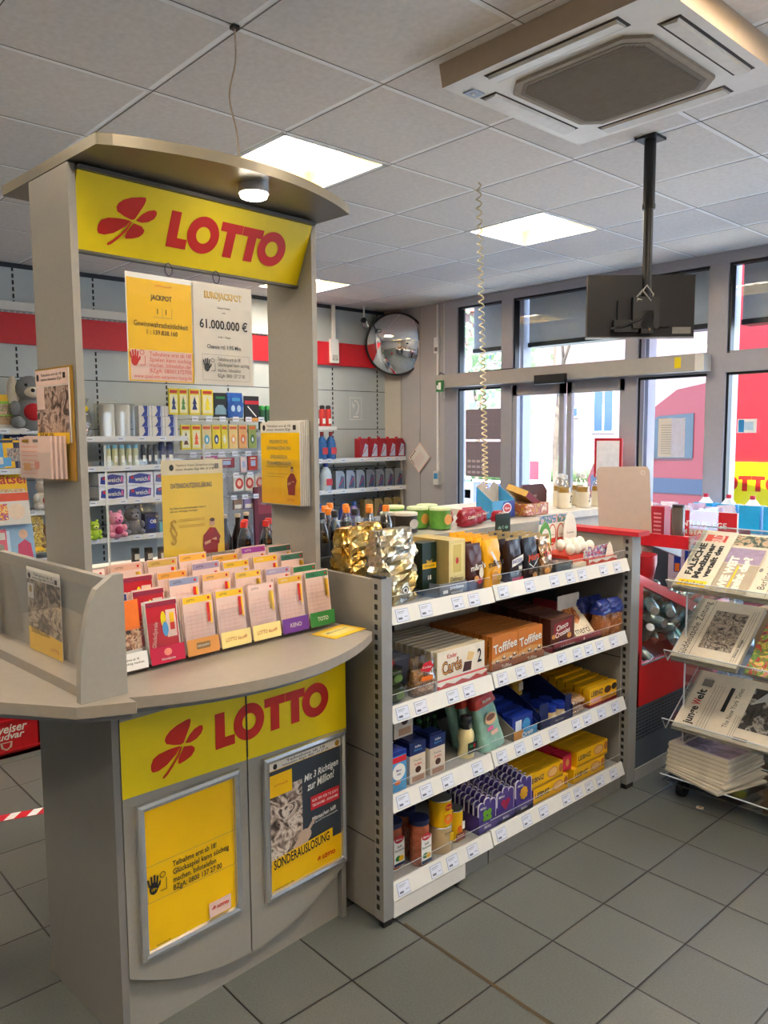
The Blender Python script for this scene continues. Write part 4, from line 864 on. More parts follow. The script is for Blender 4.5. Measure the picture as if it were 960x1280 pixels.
put(m, 'display_tray', 'dark red cardboard tray under the brown and cream sweets boxes', 'tray', -1.878, 2.73, Z2+.001)
def pr_merci(f, w, h): f.rect(w/2, h/2, w, h, mt('#e8dcc0', .4)); f.poly([(w*.1, h), (w*.75, h), (w*.75, h*.55), (w*.45, h*.4), (w*.1, h*.55)], photo(['#7a2c14', '#c46a2c', '#e8b070', '#9a2418'], 30)); f.text('merci', w*.46, h*.22, .034, INK, w*.75, bold=0)
m = MB(); m.at((0, 0, 0), ry=-.75); m.box(-.022, 0, -.068, .068, 0, .165, mt('#e4d6b8', .5)); pr_merci(m.face((0, -.068, 0)), .136, .165); m.at((-.022, 0, 0), ry=-.72); m.box(-.022, -.001, -.068, .068, 0, .16, mt('#e4d6b8', .5)); m.at((-.10, 0, 0)); m.box(-.005, 0, -.08, .08, .0, .17, mt('#d8d4ce', .6)); m.box(-.13, -.005, -.082, -.078, 0, .15, MR); m.at()
put(m, 'chocolate_gift_box', 'cream chocolate gift box lying tilted back in the dark red tray', 'sweets box', -1.885, 2.895, Z2+.03)
PZ = photo(['#5a2c14', '#b5703a', '#7a3c1c', '#d8a060'], 90)
def pretz(label, x, y, z, rz, s):
    t = thing('biscuit_bag', label, 'snack bag', (x, y, z), rz, 'blue biscuit bags'); m = MB(); pouch(m, .065, .085, .165, PZ, s, .006, None, .9, c=(0, 0, 0)); m.build('bag', t)
    m = MB(); pouch(m, .072, .090, .06, mt('#1d2f7c', .3, var=.15), s, .006, None, .93, base=1, c=(0, 0, .108)); f = m.face((.036, -.04, 0)); m.build('printed_cap', t); return t
for i, (x, y, rz) in enumerate(((-1.905, 3.025, .1), (-1.90, 3.11, -.1), (-1.985, 3.00, .2), (-1.985, 3.09, 0), (-2.06, 3.04, .1), (-2.07, 2.96, .3))):
    pretz(['clear blue-topped biscuit bag, front left of the bunch', 'clear blue-topped biscuit bag, front right against the end panel', 'clear blue-topped biscuit bag, second row left', 'clear blue-topped biscuit bag, second row right', 'clear blue-topped biscuit bag, third row right', 'clear blue-topped biscuit bag, third row left'][i], x, y, Z2+.001, rz, 20+i)
# --- level 3
NB = mt('#17245c', .3, var=.08); LB = mt('#d8cdbc', .45, var=.04)
def drink(label, x, y, z, rz=0):
    t = thing('drink_carton', label, 'carton', (x, y, z), rz, 'navy and cream cartons'); m = MB(); m.box(-.07, 0, -.038, .038, 0, .10, LB); f = m.face((0, -.038, 0)); f.ell(.04, .045, .014, .012, BROWN); f.text('Feine', .038, .08, .008, INKG, .035); f.text('Kaffee', .04, .066, .008, REDP, .035); f.rect(.04, .014, .06, .02, mt('#a8806a', .5)); m.build('body', t)
    m = MB(); m.prism([(-.07, .10), (0, .10), (.001, .145), (-.071, .145)], -.039, .039, NB, 'y'); m.box(-.06, -.01, -.03, .03, .145, .150, NB); f = m.face((.0012, -.038, .1)); f.text('Kaffee', .038, .03, .008, WHITE, .03, shear=.2); f.text('Sahne', .038, .018, .007, LBLUE, .04, shear=.2); m.build('top', t); return t
for k, (x, y, z, l) in enumerate(((-1.89, 1.865, Z3, 'navy-topped cream carton on the third shelf, front left'), (-1.89, 1.965, Z3, 'navy-topped cream carton on the third shelf, front right'), (-1.975, 1.83, Z3, 'navy-topped cream carton on the third shelf, second row left'), (-1.975, 1.93, Z3, 'navy-topped cream carton on the third shelf, second row right'), (-1.945, 1.85, Z3+.152, 'navy-topped cream carton lying on top of the other cartons'), (-2.06, 1.88, Z3, 'navy-topped cream carton on the third shelf, at the back'))):
    if k == 4:
        t = thing('drink_carton', l, 'carton', (x, y, z), 0, None); m = MB(); m.box(-.07, 0, -.045, .045, 0, .10, LB); f = m.face((0, -.045, 0)); f.ell(.05, .055, .016, .012, BROWN); f.text('Kaffee', .048, .08, .010, REDP, .05); f.rect(.05, .02, .06, .025, mt('#b89070', .5)); m.build('body', t)
    else: drink(l, x, y, z+.001)
def pr_salt(f, w, h): f.rect(w/2, h/2, w, h, LBLUE); f.rect(w/2, h*.8, w, h*.14, REDP); f.ell(w/2, h*.5, w*.42, h*.2, WHITE); f.text('Meer', w/2, h*.54, .009, BLUE); f.text('Salz', w/2, h*.45, .009, BLUE); f.ell(w*.4, h*.25, .014, .008, ORANGE); f.rect(w/2, h*.95, w, h*.1, BLUE)
put(pbox('c', .055, .07, .145, mt('#2f6fb8', .4, var=.06), pr_salt, top=BLUE), 'salt_box', 'light blue sea salt box at the left end of the third shelf', 'box', -1.875, 1.76, Z3+.001, 0)
# dark green bottles at the back
for i in range(8):
    r_, c_ = divmod(i, 4); lab = f"small dark green bottle behind the sauce bottle, {['front','back'][r_]} row, {['leftmost','second from left','third from left','rightmost'][c_]}"
    if i == 0:
        t = thing('small_bottle', lab, 'bottle', (-2.10, 2.04, Z3+.001), 0, 'small dark green bottles'); m = MB(); m.lathe([(.018, 0), (.018, .06), (.008, .085), (.008, .1)], mt('#12331c', .15, var=.2)); m.build('body', t); m = MB(); m.cyl(.009, .1, .112, mt('#2f7a3a', .4)); f = m.face((.0185, -.01, .02)); f.rect(.01, .015, .018, .03, WHITE); m.build('cap', t); g0 = t; continue
    dup(g0, (-2.10-.06*r_, 2.04+.042*c_, Z3+.001), None, lab)
t = thing('sauce_bottle', 'cream sauce bottle with dark neck standing alone on the third shelf', 'bottle', (-1.925, 2.155, Z3+.001)); m = MB(); m.lathe([(.03, 0), (.032, .01), (.027, .045), (.032, .075), (.03, .095), (.019, .108)], mt('#e6d8a0', .35)); f = m.face((.0325, -.025, .012)); f.rect(.025, .03, .05, .042, mt('#232a24', .4)); f.ell(.02, .036, .01, .006, GREEN); f.ell(.036, .036, .006, .008, REDP); f.text('Remoulade', .025, .02, .006, CREAM, .04); m.build('body', t)
m = MB(); m.lathe([(.019, .108), (.017, .13), (.021, .132), (.021, .155), (.015, .158)], mt('#20242e', .3)); f = m.face((.0215, -.01, .11)); f.rect(.01, .01, .014, .014, mt('#8a8478', .4)); m.build('cap', t)
def melitta(label, i):
    m = MB(); m.at((0, 0, 0), ry=-.16, rx=.17); pouch(m, .045, .115, .225, mt('#8fbcae', .35, var=.15), 31+i, .003, None, .5, base=1, c=(0, 0, 0)); pouch(m, .054, .118, .06, mt('#c0392f', .35, var=.05), 31+i, .002, None, .8, base=1, c=(0, 0, .178))
    f = m.face((.030, -.055, 0)); f.text('Melitta', .055, .198, .012, CREAM, .05); f.ell(.055, .125, .034, .022, mt('#dcb486', .4)); f.ell(.055, .13, .026, .012, mt('#7a4a30', .4)); f.rect(.04, .09, .035, .014, PINK); f.rect(.058, .07, .04, .016, mt('#e6b8a8', .5)); m.at(); return m
for i in range(3): put(melitta('', i), 'coffee_pouch', f'slanting green coffee pouch with a red top, {["front one","second from the front","third from the front"][i]}', 'coffee pouch', -1.905-.05*i, 2.285-.02*i, Z3+.002, 0, 'green coffee pouches')
# blue cookie tray
m = MB(); m.prism([(0, 0), (0, .05), (-.20, .15), (-.24, .15), (-.24, 0)], -.085, -.081, mt('#8b8378', .6), 'y'); m.prism([(0, 0), (0, .05), (-.20, .15), (-.24, .15), (-.24, 0)], .063, .067, NB, 'y'); m.box(-.24, 0, -.085, .067, 0, .003, NB); m.box(-.003, 0, -.085, .067, 0, .04, LBLUE); f = m.face((0, -.085, 0)); f.poly([(0, 0), (.05, 0), (.06, .04), (0, .04)], TAN); f.text('Oreo', .085, .02, .02, WHITE, .07, rot=.1)
put(m, 'display_tray', 'light blue cookie tray with sloping sides on the third shelf', 'tray', -1.878, 2.47, Z3+.001)
def pr_or(f, w, h): f.rect(w/2, h/2, w, h, BLUE); f.rect(w*.3, h*.5, w*.3, h*.6, mt('#dfe8f2', .3)); f.ell(w*.68, h*.5, w*.2, h*.3, LBLUE)
o = put(pbox('c', .045, .13, .085, BLUE, pr_or), 'cookie_pack', 'blue cookie pack in the light blue tray, front one', 'cookie pack', -1.895, 2.461, Z3+.006, .0, 'blue cookie packs')
row(o, 4, (-.05, 0, .008), lambda i: f'blue cookie pack in the light blue tray, {ORD[i]} from the front')
m = MB()
for a in (-.12, .10): m.prism([(0, 0), (0, .06), (-.04, .09), (-.22, .17), (-.30, .17), (-.30, 0)], a, a+.004, NB, 'y')
m.box(-.30, 0, -.12, .104, 0, .003, NB); m.box(-.003, 0, -.12, .104, 0, .035, NB); m.box(-.012, -.008, -.12, -.06, 0, .105, NB); m.box(-.012, -.008, .06, .104, 0, .105, NB); f = m.face((0, -.12, 0)); f.text('Nuss Creme', .13, .02, .008, CREAM, .06)
put(m, 'display_tray', 'tall navy cardboard tray holding small jars on the third shelf', 'tray', -1.878, 2.68, Z3+.001)
for i in range(4):
    lab = f"small spread jar with blue lid in the navy tray, {['front left','front right','behind left','behind right'][i]}"
    if i == 0:
        t = thing('spread_jar', lab, 'jar', (-1.915, 2.665, Z3+.006), 0, 'small spread jars'); m = MB(); m.lathe([(.026, 0), (.028, .01), (.028, .04), (.024, .048)], mt('#c9b48a', .3, var=.1)); f = m.face((.0285, -.015, .008)); f.rect(.015, .015, .028, .024, CREAM); m.build('body', t); m = MB(); m.cyl(.029, .048, .072, BLUE); m.build('lid', t); j0 = t; continue
    dup(j0, (-1.915-.065*(i//2), 2.665+.066*(i % 2), Z3+.006), None, lab)
m = MB(); m.lathe([(.03, 0), (.03, .07)], mt('#c9a23c', .3, var=.1)); m.cyl(.031, .07, .095, BLUE); f = m.face((.031, -.015, .01)); f.rect(.015, .03, .03, .035, CREAM)
put(m, 'spread_jar', 'yellow jar with a blue lid standing highest at the back of the navy tray', 'jar', -2.09, 2.66, Z3+.085)
m = MB(); m.box(-.1, 0, -.05, .05, 0, .08, NB); put(m, 'box', 'plain navy box under the yellow jar in the navy tray', 'box', -2.05, 2.66, Z3+.006)
def past(m): pouch(m, .14, .15, .035, clear('#f4e6d4', .3), 3, .006, None, .5); pouch(m, .11, .12, .022, photo(['#c8a070', '#e8dcc4', '#a06a3c'], 50), 5, .005, None, .4)
m = MB(); past(m); o = put(m, 'pastry_pack', 'clear pastry pack lying on the third shelf, upper one', 'pastry pack', -1.96, 2.87, Z3+.036, 0, 'clear pastry packs'); dup(o, (-1.955, 2.862, Z3+.001), .15, 'clear pastry pack lying on the third shelf, lower one')
LEI = mt('#eeb60a', .35, var=.04)
def pr_lei(f, w, h): f.rect(w/2, h/2, w, h, LEI); f.rect(w*.22, h*.22, w*.36, h*.3, mt('#e8a0a0', .5)); f.text('LEIBNIZ', w*.26, h*.66, h*.32, NAVY, w*.44); f.ell(w*.66, h*.62, w*.13, h*.24, BROWN); f.ell(w*.9, h*.68, w*.10, h*.22, mt('#2a1410', .4)); f.rect(w*.7, h*.14, w*.5, h*.12, GOLD)
DR = mt('#8c1420', .35, var=.05)
o = put(pbox('c', .036, .215, .07, LEI, pr_lei, top=mt('#d4a017', .4, var=.08)), 'biscuit_box', 'yellow biscuit box on the third shelf, lower row, front one', 'biscuit box', -1.888, 3.035, Z3+.018, 0, 'flat yellow biscuit boxes')
m2 = MB(); m2.box(-.034, 0, -.006, 0, .0, .07, DR)
for c in range(6):
    if c: dup(o, (-1.888-.046*c, 3.035, Z3+.018+.004*c), None, f'yellow biscuit box on the third shelf, lower row, {ORD[c]} from the front')
o2 = put(pbox('c', .036, .215, .09, LEI, pr_lei, top=mt('#d4a017', .4, var=.08)), 'biscuit_box', 'yellow biscuit box on the third shelf, raised back row, front one', 'biscuit box', -2.165, 2.99, Z3+.09, 0, 'flat yellow biscuit boxes')
dup(o2, (-2.205, 2.93, Z3+.11), None, 'yellow biscuit box on the third shelf, raised back row, rear one')
m = MB(); m.box(-.32, 0, -.11, .11, 0, .017, DR); put(m, 'display_tray', 'dark red tray under the yellow biscuit boxes of the third shelf', 'tray', -1.886, 3.035, Z3+.001)
m = MB(); m.box(-.08, 0, -.11, .11, 0, .07, DR); put(m, 'cardboard_riser', 'dark red riser behind the yellow biscuit boxes', 'box', -2.163, 2.98, Z3+.018)
# --- level 4
def sausage(label, x, y):
    t = thing('sausage_jar', label, 'jar', (x, y, Z4+.001), 0, 'tall sausage jars'); m = MB(); m.lathe([(.032, 0), (.037, .008), (.037, .135), (.034, .15)], mt('#a8583a', .15, var=.35, scale=60, coat=.6)); f = m.face((.0375, -.025, .012))
    f.poly([(0, 0), (.05, 0), (.05, .1), (.036, .108), (.014, .108), (0, .1)], WHITE); f.ell(.025, .098, .022, .013, REDB); f.text('Meica', .025, .098, .008, WHITE, .03); f.text('Saft', .026, .073, .009, INK, .022); f.text('Bockwurst', .026, .060, .009, INK, .042); f.ell(.02, .03, .014, .010, GREEN); f.ell(.034, .028, .012, .010, YEL2); f.rect(.025, .008, .05, .012, NAVY); m.build('body', t)
    m = MB(); m.cyl(.037, .15, .168, NAVY); m.build('lid', t); return t
sausage('tall sausage jar with white label at the front left of the bottom shelf', -1.905, 1.885); sausage('tall sausage jar directly behind the front one on the bottom shelf', -1.99, 1.90); sausage('tall sausage jar at the far left of the bottom shelf', -1.955, 1.80); sausage('tall sausage jar at the back of the bottom shelf', -2.07, 1.86)
CANM = photo(['#d8a22c', '#c0441c', '#e8c84a', '#b5a27c'], 24)
def can(name, label, x, y, z, top, mat, r=.042, h=.10):
    t = thing(name, label, 'can', (x, y, z)); m = MB(); m.lathe([(r*.98, 0), (r, .004), (r, h-.004)], mat); f = m.face((r+.001, -.02, .0)); top(f, h); m.build('body', t); m = MB(); m.lathe([(r*1.02, h-.004), (r*1.02, h), (r*.9, h-.002)], SILVER); m.build('lid', t)
can('food_can', 'food can with pale beige label at the bottom of the can stack', -1.915, 2.005, Z4+.001, lambda f, h: (f.text('Ravioli', .02, .08, .009, BROWN, .04), f.line(0, .07, .04, .07, .001, BROWN), f.rect(.036, .06, .02, .03, YEL2)), mt('#cdb487', .4, var=.06))
can('food_can', 'food can with yellow and orange label on top of the can stack', -1.915, 2.005, Z4+.102, lambda f, h: (f.ell(.02, .075, .018, .012, REDB), f.text('Maggi', .02, .075, .008, YEL2, .026), f.rect(.02, .055, .046, .006, YEL2), f.ell(.02, .03, .022, .018, ORANGE), f.ell(.016, .034, .01, .008, TAN)), YEL2)
can('food_can', 'small can with a yellow, orange and brown label right of the can stack', -1.935, 2.10, Z4+.001, lambda f, h: (f.rect(.02, .02, .05, .03, mt('#7a3018', .4)), f.text('Bohnen', .02, .025, .007, CREAM, .035), f.ell(.015, .05, .014, .014, ORANGE), f.rect(.035, .06, .014, .03, WHITE)), YEL2, .034, .12)
# purple flower-topped chocolates in trays
MIL = mt('#4b3a86', .4, var=.08); PALE = mt('#d9d4e6', .5)
def flowerpack(m, w, h):
    P = [(-w/2, 0), (w/2, 0), (w/2, h*.72)]
    for k in range(3):
        cx = w/2-w/6-k*w/3; hh = h*(.86 if k != 1 else .95)
        for q in range(5): a = math.pi*q/4; P.append((cx+w/6*math.cos(a), hh-.006+.014*math.sin(a)))
    P.append((-w/2, h*.72)); m.prism(P, -.005, 0, PALE, 'x'); f = m.face((0, 0, 0)); f.poly([(a*.93, b*.97+.001) for a, b in P], MIL); return f
for c, (y, em) in enumerate(((2.235, mt('#6fae2e', .4)), (2.345, mt('#a01c4a', .4)), (2.46, mt('#d8a028', .4)))):
    nm = ['green clover', 'magenta heart', 'yellow flower'][c]
    m = MB(); f = flowerpack(m, .105, .125)
    if c == 0:
        for a, b in ((-.012, .068), (.012, .068), (-.012, .045), (.012, .045)): f.ell(a, b, .013, .013, em)
    elif c == 1: f.poly([(-.03, .065), (-.015, .08), (0, .07), (.015, .08), (.03, .065), (0, .03)], em)
    else:
        for k in range(8): f.ell(.018*math.cos(k*.785), .055+.018*math.sin(k*.785), .009, .009, em)
        f.ell(0, .055, .014, .014, em)
    f.text('Milka', -.025, .092, .010, WHITE, .035, shear=.2); o = put(m, 'chocolate_flower_pack', f'purple scalloped chocolate pack with a {nm}, front of its tray', 'chocolate pack', -1.885, y, Z4+.006+c*.01, 0, 'purple scalloped chocolate packs')
    row(o, 9, (-.024, 0, .003), lambda i: f'purple scalloped chocolate pack of the {nm} tray, {ORD[i]} from the front')
    m = MB(); m.box(-.25, 0, -.055, .055, 0, .004+c*.01, MIL); m.box(-.002, 0, -.055, .055, 0, .045, MIL); m.box(-.25, 0, -.055, -.053, 0, .07, MIL); m.box(-.25, 0, .053, .055, 0, .07, MIL); f = m.face((0, -.055, 0)); f.text('Milka', .05, .022, .012, PALE, .04, shear=.2)
    f = m.face((0, -.055, 0), (-1, 0, 0)); 
    put(m, 'display_tray', f'purple cardboard tray of the {nm} chocolate packs', 'tray', -1.878, y, Z4+.001)
m = MB(); P = [(.05*math.cos(a)*(1 if a > 3.2 else 1), .16+.028*math.sin(a)) for a in [i*.4 for i in range(16)]]
m.at(rz=0); m.prism([(-.05, .10), (-.055, .125), (-.035, .14), (-.015, .135), (0, .155), (.03, .165), (.05, .15), (.05, .13), (.03, .10)], -.004, 0, mt('#aeb6c4', .5), 'x'); m.box(-.004, 0, -.01, .01, 0, .11, PALE); put(m, 'shelf_card', 'pale cloud-shaped card standing among the purple chocolate packs', 'card', -2.13, 2.36, Z4+.012)
# yellow biscuit blocks
def pr_l2(f, w, h): f.rect(w/2, h/2, w, h, LEI); f.text('LEIBNIZ', w*.25, h*.55, h*.30, NAVY, w*.40); f.ell(w*.70, h*.55, w*.16, h*.32, mt('#c98a4a', .5)); f.ell(w*.70, h*.55, w*.13, h*.25, mt('#e0b070', .5)); f.ell(w*.94, h*.6, w*.06, h*.28, mt('#b06a30', .5)); f.rect(w*.5, h*.08, w, h*.12, GOLD)
LB0 = pbox('c', .055, .24, .068, LEI, pr_l2, top=mt('#e0ac1a', .4, var=.1, scale=20))
KR_ = mt('#c01a3c', .35, var=.05)
lo = None
for y, zz, n, nm in ((2.645, 0, 5, 'lower left'), (2.63, 1, 4, 'upper left'), (2.93, 0, 5, 'lower right'), (2.955, 1, 5, 'upper right')):
    for i in range(n):
        lab = f'yellow butter biscuit box on the bottom shelf, {nm} pile, '+(f'{ORD[i]} from the front' if i else 'front one')
        pos = (-1.885-.058*i-.002*zz, y+(-.02 if zz and y < 2.8 else 0), Z4+.001+zz*.0695)
        if lo is None: lo = put(LB0, 'biscuit_box', lab, 'biscuit box', *pos, 0, 'yellow butter biscuit boxes')
        else: dup(lo, pos, None, lab)
ro = None
for i in range(4):
    lab = f'short crimson biscuit box between the yellow piles, {ORD[i]} from the front' if i else 'short crimson biscuit box between the yellow piles, front one'
    pos = (-1.90-.062*i, 2.78, Z4+.071)
    if ro is None: ro = put(pbox('c', .055, .065, .07, KR_, lambda f, w, h: (f.rect(w*.5, h*.5, w*.8, h*.7, mt('#d8304e', .4)), f.ell(w*.55, h*.5, .012, .016, TAN))), 'biscuit_box', lab, 'biscuit box', *pos, 0, 'short crimson biscuit boxes')
    else: dup(ro, pos, None, lab)
# ================================================================== CEILING AND CORNER FITTINGS
t = thing('air_conditioner', 'large white four-way ceiling air conditioner cassette with a dusty square grille', 'air conditioner', (-1.62, 2.575, 2.925))
AW = mt('#f0ede7', .45, var=.02); A2 = mt('#b9a690', .5, var=.04); h_ = .425
m = MB(); m.add([(-h_-.008, -h_-.008, .036), (h_+.008, -h_-.008, .036), (h_+.008, h_+.008, .036), (-h_-.008, h_+.008, .036), (-h_, -h_, -.045), (h_, -h_, -.045), (h_, h_, -.045), (-h_, h_, -.045)], [(0, 1, 5, 4), (1, 2, 6, 5), (2, 3, 7, 6), (3, 0, 4, 7)], A2)
m.poly([(-h_, -h_, -.045), (h_, -h_, -.045), (h_, h_, -.045), (-h_, h_, -.045)][::-1], AW); m.build('panel', t)
f_oct = [(-.275, -.21), (-.21, -.275), (.21, -.275), (.275, -.21), (.275, .21), (.21, .275), (-.21, .275), (-.275, .21)]
m = MB(); m.prism(f_oct, -.056, -.045, mt('#a39684', .7, var=.06)); m.prism([(x*.92, y*.92) for x, y in f_oct], -.058, -.056, mt('#8a8072', .8, var=.1, scale=80))
for k in range(-22, 23):
    y = k*.0105; w_ = .235 if abs(y) < .19 else .235-(abs(y)-.19); m.box(-w_, w_, y-.0022, y+.0022, -.0605, -.058, mt('#968b7c', .7))
m.build('grille', t)
for k in range(4):
    m = MB(); m.at(rz=k*math.pi/2); m.box(-.26, .26, .315, .39, -.0465, -.0445, mt('#3a3028', .7)); m.at(rz=k*math.pi/2); m.prism([(.322, -.047), (.38, -.047), (.375, -.058), (.33, -.054)], -.25, .25, mt('#e2ddd4', .4), 'x'); m.build('louver', t)
m = MB(); m.box(-.40, -.35, -.34, -.28, -.049, -.0455, mt('#aebccf', .4)); m.box(-.385, -.37, -.32, -.30, -.051, -.049, WHITE); m.build('sensor_label', t)
# screen on pole
rzt = YAW-math.pi/2
t = thing('ceiling_screen', 'flat black monitor seen from behind on a black ceiling pole by the entrance', 'monitor', (-1.912, 3.361, 2.961))
BM = mt('#17161a', .45, var=.1); BG = mt('#19171b', .38, var=.02, spec=.35)
m = MB(); m.box(-.05, .05, -.05, .05, -.012, 0, BM); m.cyl(.026, -.30, -.012, BM); m.cyl(.021, -.86, -.28, BM); m.cyl(.029, -.31, -.29, BM); m.build('pole', t)
m = MB(); m.at((-.02, .0, -.745), rz=rzt, ry=.0); m.box(-.012, .016, -.255, .235, -.135, .145, BG); m.box(-.014, -.012, -.245, .225, -.125, .135, mt('#0c0d12', .1)); m.box(.016, .03, -.12, .12, -.09, .03, BG)
m.box(-.013, .018, -.257, .237, -.140, -.133, mt('#8a8d94', .3)); m.at(); m.build('screen', t)
m = MB(); m.at((-.02, 0, -.745), rz=rzt); m.box(.03, .06, -.06, .06, -.10, .04, BM); m.box(.02, .05, -.14, -.03, -.115, -.06, BM); m.tube([(.05, .01, -.02), (.06, -.03, -.06), (.05, -.1, -.09), (.04, -.15, -.1)], .008, BM); m.box(.0, .06, -.02, .035, -.12, -.02, BM); m.build('mount', t)
m = MB(); m.at((-.02, 0, -.745), rz=rzt); cl = mt('#a9a69c', .3, .3); m.tube([(.05, -.03, .05), (.06, 0, .09), (.06, .03, .05), (.05, .02, .02), (.06, -.04, .03), (.05, -.05, .0)], .004, cl); m.tube([(.05, -.05, .03), (.06, -.02, .07), (.06, .02, .02)], .004, cl); m.build('cable_bundle', t)
m = MB(); m.at((-.02, 0, -.745), rz=rzt); m.box(.016, .017, .135, .22, -.12, -.09, mt('#77736e', .5)); m.at(); m.build('rating_label', t)
# coiled cable
P = []; N = 46
A = Vector((-2.837, 3.259, 2.95)); B = Vector((-2.775, 3.259, 1.34))
for i in range(N*10+1):
    s_ = i/(N*10); z_ = 1-(1-s_)**1.35; p = A.lerp(B, z_); a = 2*math.pi*i/10; p.x += .013*math.cos(a); p.y += .013*math.sin(a)+.0; P.append(tuple(p))
m = MB(); m.tube([(-2.837, 3.259, 2.961), (-2.83, 3.259, 2.95)]+P, .0042, mt('#d9c9a4', .5), 5)
tag(m.build('coiled_cable'), 'cream coiled telephone-style cable hanging from the ceiling to the counter', 'cable')
# mirror
t = thing('security_mirror', 'round convex security mirror with black rim in the far corner', 'mirror', (-6.156, 5.768, 2.59))
d_ = Vector((.62, -.78, -.10)).normalized(); q = d_.to_track_quat('Z', 'Y'); t.rotation_mode = 'QUATERNION'; t.rotation_quaternion = q
mm = bpy.data.materials.new('mirror'); mm.use_nodes = True; b_ = mm.node_tree.nodes['Principled BSDF']; b_.inputs['Metallic'].default_value = 1; b_.inputs['Roughness'].default_value = .03; b_.inputs['Base Color'].default_value = (.86, .88, .9, 1)
r_ = .315; pr = [(r_*math.sin(a)/math.sin(.62), (math.cos(a)-math.cos(.62))*r_/math.sin(.62)) for a in [.62*(1-i/10) for i in range(11)]]; pr[-1] = (.0005, pr[-1][1])
m = MB(); m.lathe(pr, mm, seg=48); m.build('mirror_dome', t)
m = MB(); m.tube([((r_+.004)*math.cos(a), (r_+.004)*math.sin(a), 0) for a in [i*math.pi/24 for i in range(48)]], .010, BLACK, 8, True); m.lathe([(r_, -.01), (.05, -.03)], BLACK, seg=32); m.build('rim', t)
m = MB(); m.tube([(0, 0, -.02), (0, .05, -.35)], .014, BLACK); m.build('bracket', t)
# camera, alarm boxes, conduits
t = thing('security_camera', 'small security camera hanging from the ceiling beside the round mirror', 'camera', (-6.30, 5.45, 2.961)); m = MB(); m.cyl(.03, -.012, 0, WHITE); m.cyl(.009, -.14, 0, WHITE); m.build('mount', t); m = MB(); m.at((.01, 0, -.17), ry=1.2, rz=-.9); m.cyl(.036, -.05, .06, SILVER); m.cyl(.03, .06, .063, BLACK); m.build('body', t)
def wallbox(name, label, cat, loc, w, h, d, parts, face='x'):
    t = thing(name, label, cat, loc, 0 if face == 'x' else -math.pi/2); parts(t); return t
def pb(t):
    m = MB(); m.box(0, .035, -.05, .05, -.24, -.0, WHITE); m.box(.035, .037, -.035, .035, -.22, -.16, mt('#c9c6bf', .5)); m.box(.037, .038, -.03, -.02, -.21, -.2, BLACK); m.box(.037, .038, .02, .03, -.21, -.2, BLACK); m.build('housing', t, bevel=.004)
    m = MB(); m.box(0, .02, -.02, .02, 0, .345, WHITE); m.build('conduit', t)
wallbox('alarm_box', 'white alarm box with conduit on the red band right of the canopy', 'alarm box', (XB+.03, 5.13, 2.615), 0, 0, 0, pb)
t = thing('cable_duct', 'pale vertical cable duct with a small box on the wall beside the entrance windows', 'cable duct', (-5.66, YW, .1), -math.pi/2)
m = MB(); m.box(0, .018, -.012, .012, 1.15, 2.4, WHITE); m.box(0, .018, -.012, .012, 2.52, 2.85, WHITE); m.build('duct', t); m = MB(); m.box(0, .04, -.03, .035, 2.36, 2.52, WHITE); m.box(.04, .042, -.02, .02, 2.38, 2.42, INKG); m.build('junction_box', t, bevel=.003)
m = MB(); m.box(0, .05, -.03, .04, 1.02, 1.16, RAILW); m.box(.05, .052, -.02, .03, 1.08, 1.14, LBLUE); m.build('socket', t, bevel=.004)
t = thing('cable_duct', 'thin pale vertical duct along the left edge of the entrance windows', 'cable duct', (-5.56, YW, .1), -math.pi/2); m = MB(); m.box(0, .02, -.01, .01, 1.9, 2.85, RAILW); m.build('duct', t); m = MB(); m.tube([(.01, 0, 1.95), (.04, -.06, 2.1), (.05, -.03, 2.16), (.03, .06, 2.12)], .008, INKG); m.build('cable', t)
m = MB(); m.at((0, 0, 0), rx=.78); m.box(0, .003, -.12, .12, -.11, .11, PINKP); f = m.face((.003, -.12, -.11)); f.rect(.12, .11, .215, .195, PAPER)
for i in range(5): f.line(.03, .06+i*.02, .18, .06+i*.02, .003, mt('#c0566a', .6))
for i in range(4): f.rect(.03+i*.03, .2, .018, .014, INK); f.rect(.02, .17-i*.02, .012, .012, INK)
m.at(); m.tube([(.002, 0, .16), (.004, 0, .30)], .002, INKG, 4); tag(m.build('notice_card', None, (-5.925, 1.395)[:1]+(5.885,)+(-5.925, 1.395)[1:], -math.pi/2), 'white diamond-hung notice card on the wall left of the entrance', 'notice')
m = MB(); f = m.face((XB+.002, 5.42, 2.02))
o = 5.34
wl = mt('#e8e8e4', .5); f = m.face((XB+.003, 5.37, 1.80)); 
for q in ((0, 0, .16, 0), (0, .23, .16, .23), (0, 0, 0, .23), (.16, 0, .16, .23)): f.line(*q, .006, wl)
f.rect(.08, .03, .07, .018, wl); 
P = [(.06, .20), (.10, .19), (.12, .14), (.11, .09), (.08, .05)]
for i in range(4): f.line(*P[i], *P[i+1], .012, wl)
f.line(.03, .18, .05, .12, .01, wl); f.rect(.05, .15, .03, .012, wl)
tag(m.build('wall_sign'), 'white outlined tap pictogram on the grey back panel beside the mirror', 'sign')
